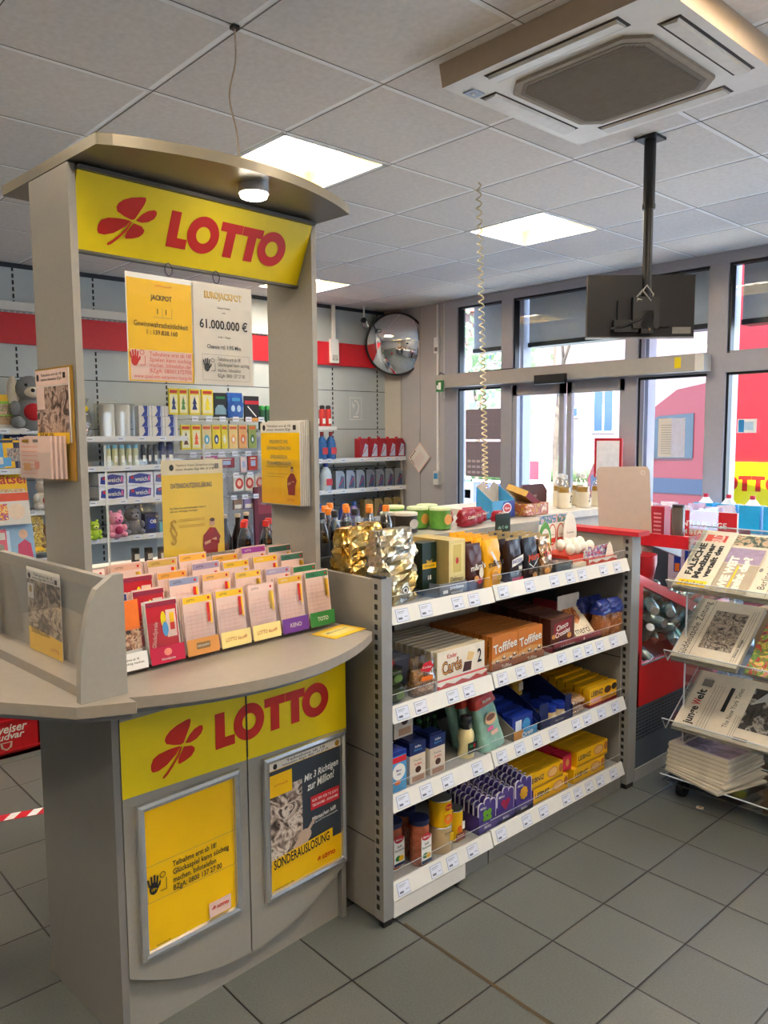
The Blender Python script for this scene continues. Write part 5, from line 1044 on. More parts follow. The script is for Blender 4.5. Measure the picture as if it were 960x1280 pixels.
# posters on glass
def glassposter(name, label, cat, a, b, y, fn, bc):
    w = b[0]-a[0]; h = a[1]-b[1]; m = MB(); m.box(0, .002, 0, w, 0, h, bc); fn(m.face((.002, 0, 0)), w, h); tag(m.build(name, None, (a[0], y, b[1]), -math.pi/2), label, cat)
BP = mt('#8b7f8c', .7, var=.05)
glassposter('window_poster', 'brown-backed poster high on the left window strip', 'poster', (-5.254, 1.88), (-4.787, 1.589), 5.865, lambda f, w, h: f.line(0, h*.5, w, h*.5, .003, mt('#9b8f98', .7)), BP)
glassposter('window_poster', 'brown-backed poster with pale print marks, lower one on the left window strip', 'poster', (-5.252, 1.565), (-4.793, 1.225), 5.865, lambda f, w, h: [f.rect(w*(.1+.13*i), h*(.12+.16*j), w*.10, h*.07, mt('#c9bfc9', .7)) for i in range(4) for j in range(3)], BP)
glassposter('window_notice', 'white printed notice taped inside the glass in front of the red van', 'notice', (-3.202, 1.755), (-2.978, 1.448), 5.865, lambda f, w, h: ([f.line(w*.12, h*(.1+.06*i), w*.9, h*(.1+.06*i), .003, INKG) for i in range(13)], f.rect(w*.75, h*.5, w*.48, h, mt('#cfd2e4', .7))), PAPER)
glassposter('window_sticker', 'small blue and white sticker on the right-hand window pane', 'sticker', (-2.573, 1.738), (-2.436, 1.637), 5.865, lambda f, w, h: (f.rect(w*.2, h*.5, w*.3, h*.9, mt('#2a8ac8', .5)), f.rect(w*.6, h*.5, w*.5, h*.6, mt('#bcd6e8', .5))), WHITE)
t = thing('exit_notice', 'red-framed white exit sign in front of the right sliding door', 'sign', (-3.64, 5.66, 0), -math.pi/2)
m = MB(); m.box(0, .02, 0, .25, 1.28, 1.60, REDB); f = m.face((.02, 0, 1.28)); f.rect(.125, .16, .21, .28, mt('#e4e8f2', .4)); f.text('AUSGANG', .125, .07, .022, INKG, .13); m.build('sign_board', t); m = MB(); m.cyl(.012, .02, 1.28, SILVER, (.01, .125, 0)); m.cyl(.14, 0, .02, SILVER, (.01, .125, 0)); m.build('stand', t)
# outside things
t = thing('delivery_van', 'red high-roofed delivery van with a blue side stripe parked outside', 'van', (-5.9, 12.0, -.12))
VR = mt('#520c14', .45, var=.03)
prof = [(-1.95, .45), (-1.98, .95), (-1.86, 1.22), (-1.35, 1.45), (-.72, 2.18), (-.35, 2.44), (.3, 2.55), (3.6, 2.55), (3.7, .45)]
m = MB(); m.prism(prof, 0, 1.95, VR, 'y'); 
m.box(-1.9, 3.65, -.012, 0, .78, 1.02, mt('#141f33', .5)); m.box(.18, .19, -.006, 0, .5, 2.3, BLACK); m.box(1.4, 1.41, -.006, 0, .5, 2.3, BLACK); m.box(.55, .75, -.03, 0, 1.1, 1.14, BLACK); m.build('body', t)
m = MB(); m.prism([(-1.25, 1.42), (-.66, 2.02), (-.05, 2.06), (-.05, 1.35), (-1.2, 1.33)], -.02, .0, mt('#16222c', .35), 'y'); m.build('side_window', t)
m = MB(); m.prism([(-1.33, 1.44), (-.74, 2.15), (-.77, 2.17), (-1.37, 1.47)], .15, 1.8, mt('#2d3a44', .1), 'y'); m.build('windscreen', t)
m = MB(); m.box(-.98, -.85, -.22, -.03, 1.25, 1.55, BLACK); m.build('mirror', t)
for x in (-1.25, 2.7):
    for y in (.0, 1.75):
        m = MB(); m.at((x, y+.2, .36), rx=math.pi/2); m.cyl(.36, 0, .22, BLACK, seg=24); m.cyl(.2, .22, .23, SILVER, seg=16); m.build('wheel', t)
p = (-3.18, 2.642)
t = thing('price_totem', 'red totem pillar with a yellow panel outside the right window', 'sign', (-3.24, 7.2, -.05), -math.pi/2+.12)
m = MB(); m.box(-.12, 0, 0, .75, 0, 3.4, mt('#80121b', .5)); m.build('column', t); m = MB(); m.box(0, .03, -.12, .95, .98, 1.42, YEL); f = m.face((.03, -.03, .98)); lotto(f, -.10, .25, .62, .14, RED); m.build('yellow_panel', t)
t = thing('taxi_sign', 'blue board with mirrored white taxi lettering outside the left window strip', 'sign', (-6.571, 1.02)[:1]+(7.5, -.05), -math.pi/2); m = MB(); m.box(0, .03, 0, .55, .45, 1.09, mt('#4a4f94', .4)); m.box(0, .035, -.03, .58, 1.09, 1.12, WHITE); m.box(0, .035, -.03, .0, .4, 1.12, WHITE); f = m.face((.03, 0, .45)); vs, fs, tw = text_geo('TAXI', .02); P = [f.P(.27-a*.18*1.0, .5+(b-.35)*.26) for a, b in vs]; m.add(P, fs, WHITE); m.build('board', t); m = MB(); m.cyl(.03, 0, .45, SILVER, (0, .1, 0)); m.cyl(.03, 0, .45, SILVER, (0, .45, 0)); m.build('leg', t)
t = thing('street_display', 'white and red street display case seen through the left sliding door', 'display', (-6.482, 1.306)[:1]+(8.2, -.05), -math.pi/2); m = MB(); m.box(-.2, 0, 0, .42, 0, 1.42, WHITE); f = m.face((0, 0, 0)); f.rect(.2, 1.22, .36, .24, REDP); f.rect(.2, .78, .34, .34, mt('#2a4f88', .4)); m.build('case', t)
for i, (u, w_) in enumerate(((770, .25), (868, .20))):
    pass
tag(MB().box(-.25, .25, -.02, .02, .5, 1.35, mt('#3a55a0', .5)).build('blue_bin', None, (-4.0, 9.2, -.5)), 'blue bin standing outside behind the red-framed exit sign', 'bin')
def YZ(u): return 0.00000616*u*u+0.00465179*u+1.86446429      # spacing of the goods along the back wall
# ================================================================== BACK WALL SHELVES AND GOODS
BX = -6.12
def shelfbay(label, y0, y1, zs, x1=BX, lip=True):
    t = thing('wall_shelf', label, 'shelf', (XB+.035, (y0+y1)/2, 0)); d = x1-XB-.035; w = (y1-y0)/2
    for z in zs:
        m = MB(); m.box(0, d, -w, w, z-.03, z-.004, SHELF); m.box(d, d+.012, -w, w, z-.035, z+.008, RAILW)
        f = m.face((d+.012, -w, z-.014)); y = .08; rnd = random.Random(int(z*50))
        while y < 2*w-.05: f.rect(y, 0, .06, .03, mt('#dfe6f2', .4)); f.rect(y-.005, .0, .04, .006, INKG); f.k = 1; y += rnd.choice((.12, .18, .25))
        m.build('shelf_board', t)
    return t
shelfbay('grey wall shelves of magazines and soft toys at the far left', 1.0, 2.35, (1.70, 1.405, 1.09, .72))
shelfbay('grey wall shelves of paper rolls and sprays seen between the stand pillars', 2.37, 3.285, (1.635, 1.40, 1.13, .83))
shelfbay('grey wall shelves of oil cans in the corner below the mirror', 4.62, 5.86, (1.40, 1.09, .78))
# pegboard
t = thing('pegboard', 'white perforated pegboard panel behind the hanging goods', 'pegboard', (XB+.035, 3.93, 0)); m = MB(); m.box(0, .02, -.63, .66, .5, 1.62, mt('#c9d3dc', .5, var=.03))
for i in range(24):
    for j in range(18): m.box(.02, .0205, -.6+i*.05, -.593+i*.05, .6+j*.05, .607+j*.05, INKG)
m.build('panel', t)
# paper rolls
def wx(name, label, cat, u0, u1, v0, v1, x, fn, side, d=.12, group=None, z=None):
    pass
WP = mt('#f0eee6', .7, var=.03)
m = MB()
for c in range(2):
    for r in range(2): m.lathe([(.058, 0), (.062, .01), (.062, .255), (.058, .262), (.018, .262)], WP, (-.13*r, .065+.13*c+.0, 0), 18)
t = thing('kitchen_roll_pack', 'white pack of tall kitchen rolls on the upper wall shelf', 'kitchen rolls', (-6.20, 2.56, 1.636)); 
for c in range(2):
    mm_ = MB(); mm_.lathe([(.018, .262), (.058, .262), (.063, .25), (.063, .01), (.058, 0), (.01, 0)][::-1], WP, (0, .065+.128*c, 0), 18); mm_.build('roll', t)
m = MB(); m.box(-.08, .066, -.005, .27, 0, .268, clear('#f4f4f0', .2)); m.build('clear_wrap', t)
def pr_tis(f, w, h): f.rect(w/2, h/2, w, h, PAPER); f.poly([(w*.2, 0), (w*.65, 0), (w*.7, h), (w*.35, h), (w*.45, h*.5)], BLUE); f.poly([(w*.7, 0), (w*.8, 0), (w*.8, h), (w*.75, h)], mt('#8fb0dc', .5))
tb = pbox('c', .11, .112, .083, mt('#d9dee6', .5), pr_tis); o = None
for r in range(3):
    for c in range(3):
        lab = f"blue and white tissue pack on the upper wall shelf, {['bottom','middle','top'][r]} row, {['left','centre','right'][c]}"; pos = (-6.14, 2.925+.116*c, 1.636+.0855*r)
        if o is None: o = put(tb, 'tissue_pack', lab, 'tissue pack', *pos, 0, 'blue and white tissue packs')
        else: dup(o, pos, None, lab)
t = thing('gift_bag', 'cellophane gift bag with a yellow bow beside the left pillar', 'gift', (-6.16, 2.42, 1.636)); m = MB(); pouch(m, .08, .11, .22, clear('#e9e4da', .4), 3, .008, None, .9); m.build('wrap', t); m = MB(); m.ball(.035, photo(['#d8a0b0', '#8a6a5a', '#e8dcc8'], 30), (0, 0, .06), sz=1.5); m.build('soft_toy', t); m = MB(); m.ball(.022, YEL, (.03, .01, .22)); m.ball(.025, PINK, (.02, -.03, .2)); m.build('bow', t); m = MB(); m.lathe([(.01, .22), (.05, .30)], clear('#f0f0f0', .5), seg=9); m.build('top_frill', t)
# sprays
def spray(label, y, x, z, col, cap, h=.17, r=.024, grp='pale spray cans on the wall shelf'):
    t = thing('spray_can', label, 'spray can', (x, y, z), 0, grp); m = MB(); m.lathe([(r, 0), (r, h*.8), (r*.7, h*.86)], col, seg=12); f = m.face((r+.001, -r*.7, .02)); f.rect(r*.7, .04, r*1.2, .05, mt('#e8e8dc', .4)); m.build('body', t); m = MB(); m.lathe([(r*.8, h*.84), (r*.85, h*.98), (r*.4, h*1.02)], cap, seg=12); m.build('cap', t); return t
for i in range(5): spray(f'pale green spray can with light blue cap, {ORDL[i]} in its row', 2.60+.058*i, -6.15, 1.401, mt('#c3c9a0', .35), mt('#6fb8d8', .4))
for i in range(3): spray(f'slim dark spray can with white lettering, {ORDL[i]} in its row', 2.90+.052*i, -6.15, 1.401, mt('#20242c', .35), mt('#2b2f38', .4), .17, .018, 'slim dark spray cans')
for i in range(2): spray(f'tall navy spray can, {["left","right"][i]} of the pair', 3.07+.07*i, -6.16, 1.401, mt('#1b2f6c', .35), NAVY, .19, .03, 'tall navy spray cans')
m = MB(); m.box(-.01, 0, -.4, .4, 0, .05, CLR); put(m, 'clear_shelf_stop', 'clear shelf stop strip in front of the spray cans', 'shelf stop', -6.115, 2.86, 1.401)
# toilet paper packs
def pr_wc(f, w, h): f.rect(w/2, h/2, w, h, mt('#e6e8f0', .4)); f.poly([(w*.05, h*.2), (w*.5, h*.1), (w*.9, h*.2), (w*.92, h*.75), (w*.5, h*.9), (w*.08, h*.7)], BLUE); f.text('weich', w*.55, h*.48, .036, PAPER, w*.5); f.ell(w*.2, h*.6, w*.07, h*.12, REDB); f.rect(w*.85, h*.5, w*.07, h*.4, PINK)
tb = pbox('c', .2, .225, .108, mt('#dfe2ea', .5), pr_wc); o = None
for r in range(2):
    for c in range(3):
        lab = f"toilet roll pack with blue printed wrapper, {['lower','upper'][r]} row, {['left','middle','right'][c]}"; pos = (-6.15, 2.63+.235*c, 1.131+.111*r)
        if o is None: o = put(tb, 'toilet_roll_pack', lab, 'toilet rolls', *pos, 0, 'toilet roll packs', bevel=.02)
        else: dup(o, pos, None, lab)
# plush and small boxes on the low shelf
def plush(label, loc, s, body, belly, ears=0, heart=None, rz=0, nose=BLACK, long_ear=False):
    t = thing('plush_toy', label, 'soft toy', loc, rz); m = MB(); m.ball(.09*s, body, (0, 0, .08*s), 1, 1.05, 1.1, 14, 9); 
    for a in (-1, 1): m.ball(.038*s, body, (.05*s, a*.075*s, .035*s), 1.5, 1, .9); m.ball(.03*s, body, (.045*s, a*.085*s, .11*s), 1.2, 1, 1.4)
    m.build('body', t); m = MB(); m.ball(.078*s, body, (.015*s, 0, .215*s), 1, 1.05, .95, 14, 9); m.ball(.036*s, belly, (.078*s, 0, .197*s), 1, 1.15, .85); m.ball(.011*s, nose, (.112*s, 0, .205*s))
    for a in (-1, 1): m.ball(.009*s, BLACK, (.082*s, a*.03*s, .235*s))
    m.build('head', t)
    for a in (-1, 1):
        m = MB(); m.ball((.045 if long_ear else .026)*s, belly if long_ear else body, (0, a*.088*s if long_ear else a*.055*s, .19*s if long_ear else .285*s), .7, .75 if long_ear else 1, 2.2 if long_ear else 1); m.build('ear', t)
    if heart: m = MB(); m.ball(.05*s, heart, (.09*s, 0, .09*s), .55, 1, .95); m.build('heart', t)
    return t
PLG = mt('#8d9296', .9, var=.12, scale=60); PLW = mt('#e9e2d2', .9, var=.06, scale=60)
plush('large grey plush dog with cream ears holding a red heart', (-6.15, 2.03, 1.703), 1.35, PLG, PLW, heart=mt('#c0202c', .8), long_ear=True, rz=-.2)
plush('white plush bear holding a red heart on the magazine shelf', (-6.13, 2.09, 1.095), .82, mt('#d9d4cc', .9, var=.08, scale=60), PLW, heart=mt('#c0202c', .8))
plush('brown and grey plush toy at the end of the lower magazine shelf', (-6.14, 2.10, .80), .6, mt('#8a6c52', .9, var=.1, scale=60), PLW)
plush('pink plush toy with a magenta label on the low wall shelf', (-6.12, 2.63, .831), .70, mt('#e89ab4', .9, var=.08, scale=60), PINK, heart=MAGENTA)
plush('grey plush toy next to the pink one on the low wall shelf', (-6.17, 2.79, .831), .80, mt('#6f7278', .9, var=.12, scale=60), PLG)
plush('small lime green plush toy at the foot of the left pillar view', (-6.12, 2.45, .831), .5, mt('#a8c83c', .9, var=.1, scale=60), mt('#d8e87c', .9))
def qb(name, label, cat, y, w, h, z, x, side, fn, d=.07, group=None): return put(pbox('c', d, w, h, side, fn), name, label, cat, x, y, z, 0, group)
qb('navy_box', 'small navy box with white print on the low wall shelf', 'box', 2.95, .12, .17, .831, -6.14, NAVY, lambda f, w, h: (f.rect(w*.5, h*.5, w*.5, h*.5, BLUE), f.text('OB', w*.6, h*.6, .03, WHITE)))
qb('teal_box', 'flat teal box beside the navy box on the low wall shelf', 'box', 3.09, .15, .09, .831, -6.13, mt('#5fb0b4', .4), lambda f, w, h: (f.rect(w*.6, h*.5, w*.5, h*.6, MINT), f.ell(w*.7, h*.5, .02, .02, LBLUE)))
for i, (c1, lab) in enumerate((('#9fd0c0', 'mint green hygiene pack, lower one of the stack'), ('#d9dcd8', 'white floral hygiene pack, upper one of the stack'))): qb('hygiene_pack', lab, 'hygiene pack', 3.21, .13, .125, .831+.127*i, -6.14, mt(c1, .4, var=.08), lambda f, w, h: (f.rect(w*.5, h*.7, w*.6, h*.3, PAPER), f.ell(w*.4, h*.3, .02, .012, PINK)))
# ---- hanging goods
def tagrow(label, y0, y1, z, n, x=-6.10):
    t = thing('price_tag_row', label, 'price tags', (x, (y0+y1)/2, z))
    for i in range(n):
        y = -(y1-y0)/2+(y1-y0)*(i+.5)/n; m = MB(); m.tube([(-.30, y, -.01), (.02, y, -.01)], .003, SILVER, 5); m.box(.018, .02, y-.03, y+.03, -.03, .012, mt('#dfe6f4', .4)); f = m.face((.02, y-.03, -.03)); f.rect(.03, .02, .045, .006, INKG); m.build('hook_with_tag', t)
T = [('uppermost row of white price tags on hooks across the hanging goods', 3.28, 4.35, 1.795, 8), ('second row of white price tags on hooks across the hanging goods', 3.25, 4.35, 1.49, 8), ('third row of white price tags on hooks across the hanging goods', 3.22, 4.4, 1.30, 8), ('fourth row of white price tags on hooks, right of the privacy notice', 3.65, 4.35, 1.10, 6)]
for a in T: tagrow(*a)
def blister(label, c, w, h, bg, draw, x=-6.13, group='hanging cardboard packs', d=.02):
    y, z = c; m = MB(); m.box(-d, 0, -w/2, w/2, -h/2, h/2, bg); draw(m.face((0, -w/2, -h/2)), w, h); return put(m, 'hanging_pack', label, 'hanging pack', x, y, z, 0, group)
def treeprint(col): return lambda f, w, h: (f.rect(w*.5, h*.88, w*.8, h*.12, mt('#c23a1c', .5)), f.rect(w*.5, h*.42, w*.8, h*.7, mt('#e8e2b4', .5)), f.poly([(w*.25, h*.2), (w*.75, h*.2), (w*.6, h*.4), (w*.7, h*.42), (w*.5, h*.72), (w*.3, h*.42), (w*.4, h*.4)], mt(col, .4)))
YB = mt('#e3cf1c', .4, var=.04)
for u, w, col, l in ((219, .085, '#20386c', 'navy tree'), (231, .080, '#4f8a3a', 'green tree'), (245, .10, '#1f2a66', 'dark blue tree'), (261, .11, '#e8d820', 'yellow tree')): blister(f'yellow car freshener card with a {l}, upper hook row', (YZ(u), 1.93), w, .22, YB, treeprint(col), group='upper row of car freshener cards')
blister('black car freshener card with a grey car picture', (YZ(277), 1.91), .13, .21, BLACK, lambda f, w, h: (f.rect(w*.5, h*.8, w*.7, h*.1, GREEN), f.poly([(w*.05, h*.1), (w*.1, h*.35), (w*.3, h*.5), (w*.7, h*.5), (w*.95, h*.3), (w*.95, h*.1)], mt('#7fa0b0', .4))))
m = MB(); pouch(m, .05, .17, .22, mt('#2a5cae', .3, var=.25, scale=20), 8, .006, None, .8); f = m.face((.027, -.07, .03)); f.ell(.04, .05, .02, .03, mt('#b8d8f0', .4)); f.ell(.1, .05, .02, .03, mt('#b8d8f0', .4)); f.rect(.07, .13, .08, .03, LBLUE)
put(m, 'refill_pouch', 'blue refill pouch hanging between the freshener cards and the wiper pack', 'pouch', -6.14, YZ(295), 1.80)
blister('black and red pack with a diagonal white wiper picture', (YZ(316), 1.88), .15, .23, BLACK, lambda f, w, h: (f.rect(w*.5, h*.75, w, h*.14, REDB), f.line(w*.2, h*.6, w*.8, h*.2, .01, WHITE), f.rect(w*.5, h*.08, w, h*.14, TAN)))
for i in range(3): 
    spray(f'dark green tin with bright green lid beside the right pillar, {ORDL[i]} of the trio', YZ(330)+.062*i, -6.16-.0*i, 1.69, mt('#20503a', .35), mt('#2c9a48', .4), .22, .03, 'dark green tins beside the pillar')
m = MB(); m.box(-.25, .02, -.12, .12, -.02, 0, SHELF); put(m, 'small_wall_shelf', 'small grey shelf under the dark green tins', 'shelf', -6.15, YZ(336), 1.689)
for u, w, bg, col, l in ((233, .09, YB, '#5a2f28', 'maroon stripes'), (246, .09, YB, '#e8602c', 'orange tree'), (259, .09, mt('#d9c88c', .4), '#3f9ab8', 'blue drop'), (271, .08, YB, '#20406c', 'navy drop'), (281, .06, YB, '#e8d8a0', 'cream drop'), (292, .085, mt('#dcc27c', .4), '#e0a05a', 'sand print'), (304, .085, mt('#dca868', .4), '#d8702c', 'amber print'), (316, .08, mt('#8a9a4c', .4), '#3a6a3a', 'dark green badge')):
    blister(f'freshener card with {l}, lower hook row', (YZ(u), 1.63), w, .21, bg, treeprint(col) if 'tree' in l or 'stripes' in l else (lambda f, w, h, col=col: (f.rect(w*.5, h*.88, w*.8, h*.12, mt('#c85a2c', .5)), f.ell(w*.5, h*.4, w*.28, h*.2, mt(col, .4)), f.ell(w*.5, h*.38, w*.12, h*.1, mt('#e8eef0', .4)))), group='lower row of freshener cards')
for u, w, h, bg, l, z in ((211, .09, .2, mt('#c9b8c0', .5), 'pale card with purple bottle prints'+'', 1.36), (222, .12, .13, mt('#20283c', .5), 'dark gadget pack'+'', 1.36), (237, .14, .14, mt('#1d3f8a', .4), 'blue electronics pack'+'', 1.37), (251, .15, .14, mt('#2a2220', .4), 'round black cable spool pack'+'', 1.37), (262, .15, .15, mt('#b83a8c', .4), 'magenta card with a white oval'+'', 1.39), (283, .16, .09, mt('#8a2a34', .5), 'dark red long pack'+'', 1.40), (304, .06, .14, mt('#e0c8cc', .5), 'pale pink narrow pack'+'', 1.38), (316, .10, .13, mt('#a8301c', .5), 'red fan-shaped pack'+'', 1.39)):
    blister(l+' on the third hook row', (YZ(u), z), w, h, bg, lambda f, w, h: (f.rect(w*.5, h*.5, w*.5, h*.4, mt('#9fb4d8', .4)), f.rect(w*.5, h*.85, w*.6, h*.1, PAPER)), group='small packs on the third hook row')
for u, l in ((298, 'grey and red'), (311, 'white and red, larger'), (324, 'white and red, rightmost')): blister(f'{l} round-picture pack on the fourth hook row', (YZ(u), 1.21), .12, .14, PAPER, lambda f, w, h: (f.ell(w*.5, h*.5, w*.35, h*.36, mt('#b83024', .4)), f.ell(w*.5, h*.52, w*.18, h*.2, mt('#e8b8a0', .5))), group='round-picture packs')
for u, l in ((296, 'brown'), (309, 'violet'), (318, 'grey-violet')): blister(f'small {l} card on the fifth hook row', (YZ(u), 1.02), .09, .09, mt({'brown': '#8a7060', 'violet': '#8c7cae', 'grey-violet': '#a8a0b8'}[l], .5), lambda f, w, h: (f.rect(w*.5, h*.3, w*.8, h*.4, PAPER),), group='small cards on the fifth hook row')
m = MB(); m.box(-.03, 0, -.16, .16, 0, .62, mt('#6a1c30', .5)); f = m.face((0, -.16, 0)); f.rect(.16, .45, .24, .16, mt('#8a3044', .5)); f.rect(.16, .2, .24, .2, mt('#501424', .5)); put(m, 'dark_red_display', 'dark red display board beside the hanging goods', 'display', -6.10, YZ(333), .55)
# ---- magazines on the left
def mag(label, y, z, w, h, base, draw, x=-6.14, tilt=-.2):
    m = MB(); m.at((0, 0, 0), ry=tilt); m.box(-.006, 0, -w/2, w/2, 0, h, base); draw(m.face((0, -w/2, 0)), w, h); m.at(); return put(m, 'magazine', label, 'magazine', x, y, z, 0, 'magazines on the left wall shelves')
mag('green-topped puzzle magazine above the plush dog shelf', 1.844, 1.795, .24, .16, mt('#8ac83c', .4), lambda f, w, h: (f.rect(w/2, h*.85, w, h*.3, YEL2), f.rect(w/2, h*.3, w, h*.5, photo(['#7a4a2c', '#d8c0a0', '#4a6a2c', '#e8d8c0'], 30))))
mag('brown picture magazine behind the green-topped one', 1.850, 1.708, .22, .13, photo(['#5a3a24', '#c8a878', '#8a5a3c', '#e8dcc8'], 34), lambda f, w, h: f.rect(w/2, h*.1, w, h*.2, PAPER))
mag('yellow travel guide on the second left shelf', 1.830, 1.417, .13, .22, YEL2, lambda f, w, h: (f.rect(w/2, h*.2, w*.6, h*.3, LBLUE), f.rect(w/2, h*.9, w, h*.1, NAVY)))
mag('navy travel guide with a city photo on the second left shelf', 1.919, 1.414, .16, .25, NAVY, lambda f, w, h: (f.text('Berlin', w*.5, h*.9, .02, WHITE, w*.5), f.rect(w/2, h*.8, w, h*.06, YEL2), f.rect(w/2, h*.4, w*.9, h*.4, photo(['#3a5a8a', '#c8b8a0', '#2a3a5c', '#e0a87c'], 40))))
mag('light blue booklet at the left end of the second shelf', 1.786, 1.419, .07, .26, LBLUE, lambda f, w, h: f.rect(w/2, h*.2, w*.8, h*.2, PAPER))
mag('yellow puzzle magazine with big red lettering', 1.845, 1.164, .26, .28, YEL2, lambda f, w, h: (f.text('Rätsel', w*.52, h*.62, .07, REDB, w*.9), f.rect(w/2, h*.2, w*.9, h*.3, photo(['#3a8a4a', '#e8e0a0', '#c83a2a', '#f0f0e0'], 40)), f.rect(w*.5, h*.9, w*.8, h*.08, GREEN)))
mag("white and red children's magazine in front of the puzzle magazine", 1.842, 1.004, .24, .24, PAPER, lambda f, w, h: (f.rect(w/2, h*.85, w, h*.25, mt('#d84a28', .4)), f.ell(w*.6, h*.4, w*.25, h*.25, mt('#e8d0b8', .4)), f.rect(w*.2, h*.4, w*.3, h*.5, photo(['#3a6ac0', '#e84a3a', '#f0d040', '#e8f0f4'], 40))), x=-6.06)
mag('blue knitting magazine with a person in a pink jumper', 1.855, 0.704, .26, .30, mt('#8fb4d4', .4), lambda f, w, h: (f.poly([(w*.5, 0), (w*.95, 0), (w*.9, h*.5), (w*.75, h*.62), (w*.55, h*.5)], mt('#c8486c', .5)), f.ell(w*.72, h*.75, w*.12, h*.12, mt('#e0b498', .5)), f.rect(w*.2, h*.6, w*.3, h*.5, mt('#c9dcec', .4))), x=-6.06)
mag('pink magazine at the far left of the lowest shelf', 1.744, 0.716, .1, .26, mt('#d8687c', .4), lambda f, w, h: f.rect(w/2, h*.8, w*.8, h*.2, PAPER), x=-6.06)
mag('small plush-coloured comic beside the knitting magazine', 2.008, 0.777, .12, .28, photo(['#8a6a3c', '#d8c04c', '#5a3c24', '#e8dca0'], 30), lambda f, w, h: f.rect(w/2, h*.1, w*.8, h*.1, YEL2), x=-6.08)
# ---- corner shelves: canisters and bottles
def canister(label, y, z, col, w=.12, h=.19, x=-6.17, grp=None, capc=BLACK, lab=None):
    t = thing('oil_canister', label, 'canister', (x, y, z), 0, grp); m = MB(); m.prism([(-w/2, 0), (w/2, 0), (w/2, h*.8), (w*.25, h), (-w/2, h)], -.05, .03, col, 'x'); f = m.face((.03, -w/2, 0)); f.poly([(w*.25, h*.08), (w*.9, h*.08), (w*.9, h*.65), (w*.6, h*.75)], lab or mt('#b9c4d8', .4)); f.line(w*.35, h*.2, w*.85, h*.6, .008, REDB); m.build('body', t, bevel=.006); m = MB(); m.cyl(.017, h*.97, h*1.08, capc, (-.01, -w*.2, 0), 10); m.build('cap', t); return t
c0 = None
for i in range(5):
    lab = f'red oil canister on the upper corner shelf, {ORDL[i]} in its row'
    if c0 is None: c0 = canister(lab, 5.30, 1.401, mt('#a31c28', .35), .125, .20, grp='red oil canisters', capc=REDB)
    else: dup(c0, (-6.17, 5.30+.128*i, 1.401), None, lab)
c0 = None
for i in range(7):
    lab = f'silver oil canister on the middle corner shelf, {ORDL[i]} in its row'
    if c0 is None: c0 = canister(lab, 4.98, 1.091, mt('#8a9096', .3, .4), .115, .19, grp='silver oil canisters', lab=mt('#3a4a6c', .4))
    else: dup(c0, (-6.17, 4.98+.134*i, 1.091), None, lab)
c0 = None
for i in range(4):
    lab = f'gold-coloured oil canister on the lowest corner shelf, {ORDL[i]} in its row'
    if c0 is None: c0 = canister(lab, 5.36, .781, mt('#a08a5a', .3, .4), .12, .19, grp='gold-coloured oil canisters', lab=mt('#5a5a5c', .4))
    else: dup(c0, (-6.17, 5.36+.135*i, .781), None, lab)
def bigbottle(label, y, z, col, cap, r=.05, h=.27, lb=REDB, x=-6.15):
    t = thing('cleaner_bottle', label, 'bottle', (x, y, z)); m = MB(); m.lathe([(r, 0), (r, h*.55), (r*.8, h*.7), (r*.35, h*.84)], col, seg=14, sy=1); f = m.face((r+.001, -r*.7, h*.15)); f.rect(r*.7, h*.16, r*1.3, h*.24, lb); m.build('body', t); m = MB(); m.cyl(r*.38, h*.84, h, cap); m.build('cap', t)
CB_ = mt('#2a5c9c', .2, var=.1)
bigbottle('blue cleaner bottle with red cap on the upper corner shelf, left one', 4.76, 1.401, CB_, mt('#8a1c28', .4)); bigbottle('blue cleaner bottle with red cap on the upper corner shelf, right one', 4.87, 1.401, CB_, mt('#8a1c28', .4)); bigbottle('pale blue bottle with red label on the middle corner shelf', 4.80, 1.091, mt('#b8c8d8', .2), BLUE, .06, .28)
for i, (y, c_) in enumerate(((4.72, '#6c8ac4'), (4.86, '#7c98cc'), (5.02, '#3a4a8c'), (5.16, '#8a7cb4'))): bigbottle(f"{['light blue','powder blue','dark blue','lilac'][i]} cleaner bottle on the lowest corner shelf", y, .70, mt(c_, .2, var=.1), mt('#c0303c', .4) if i == 1 else mt('#3a66b0', .4), .06, .26, WHITE)
m = MB(); m.box(-.25, 0, -.14, .14, -.02, 0, SHELF); m.box(0, .01, -.14, .14, -.025, .01, RAILW); put(m, 'small_wall_shelf', 'short bracket shelf holding the red and white spray bottles by the right pillar', 'shelf', -6.12, 4.78, 1.715)
for i in range(3): spray(f'red and white spray bottle with black cap, {ORDL[i]} of three by the right pillar', 4.70+.075*i, -6.16, 1.716, mt('#c8302c' if i else '#7a6a68', .4), BLACK, .21, .03, 'red and white spray bottles')
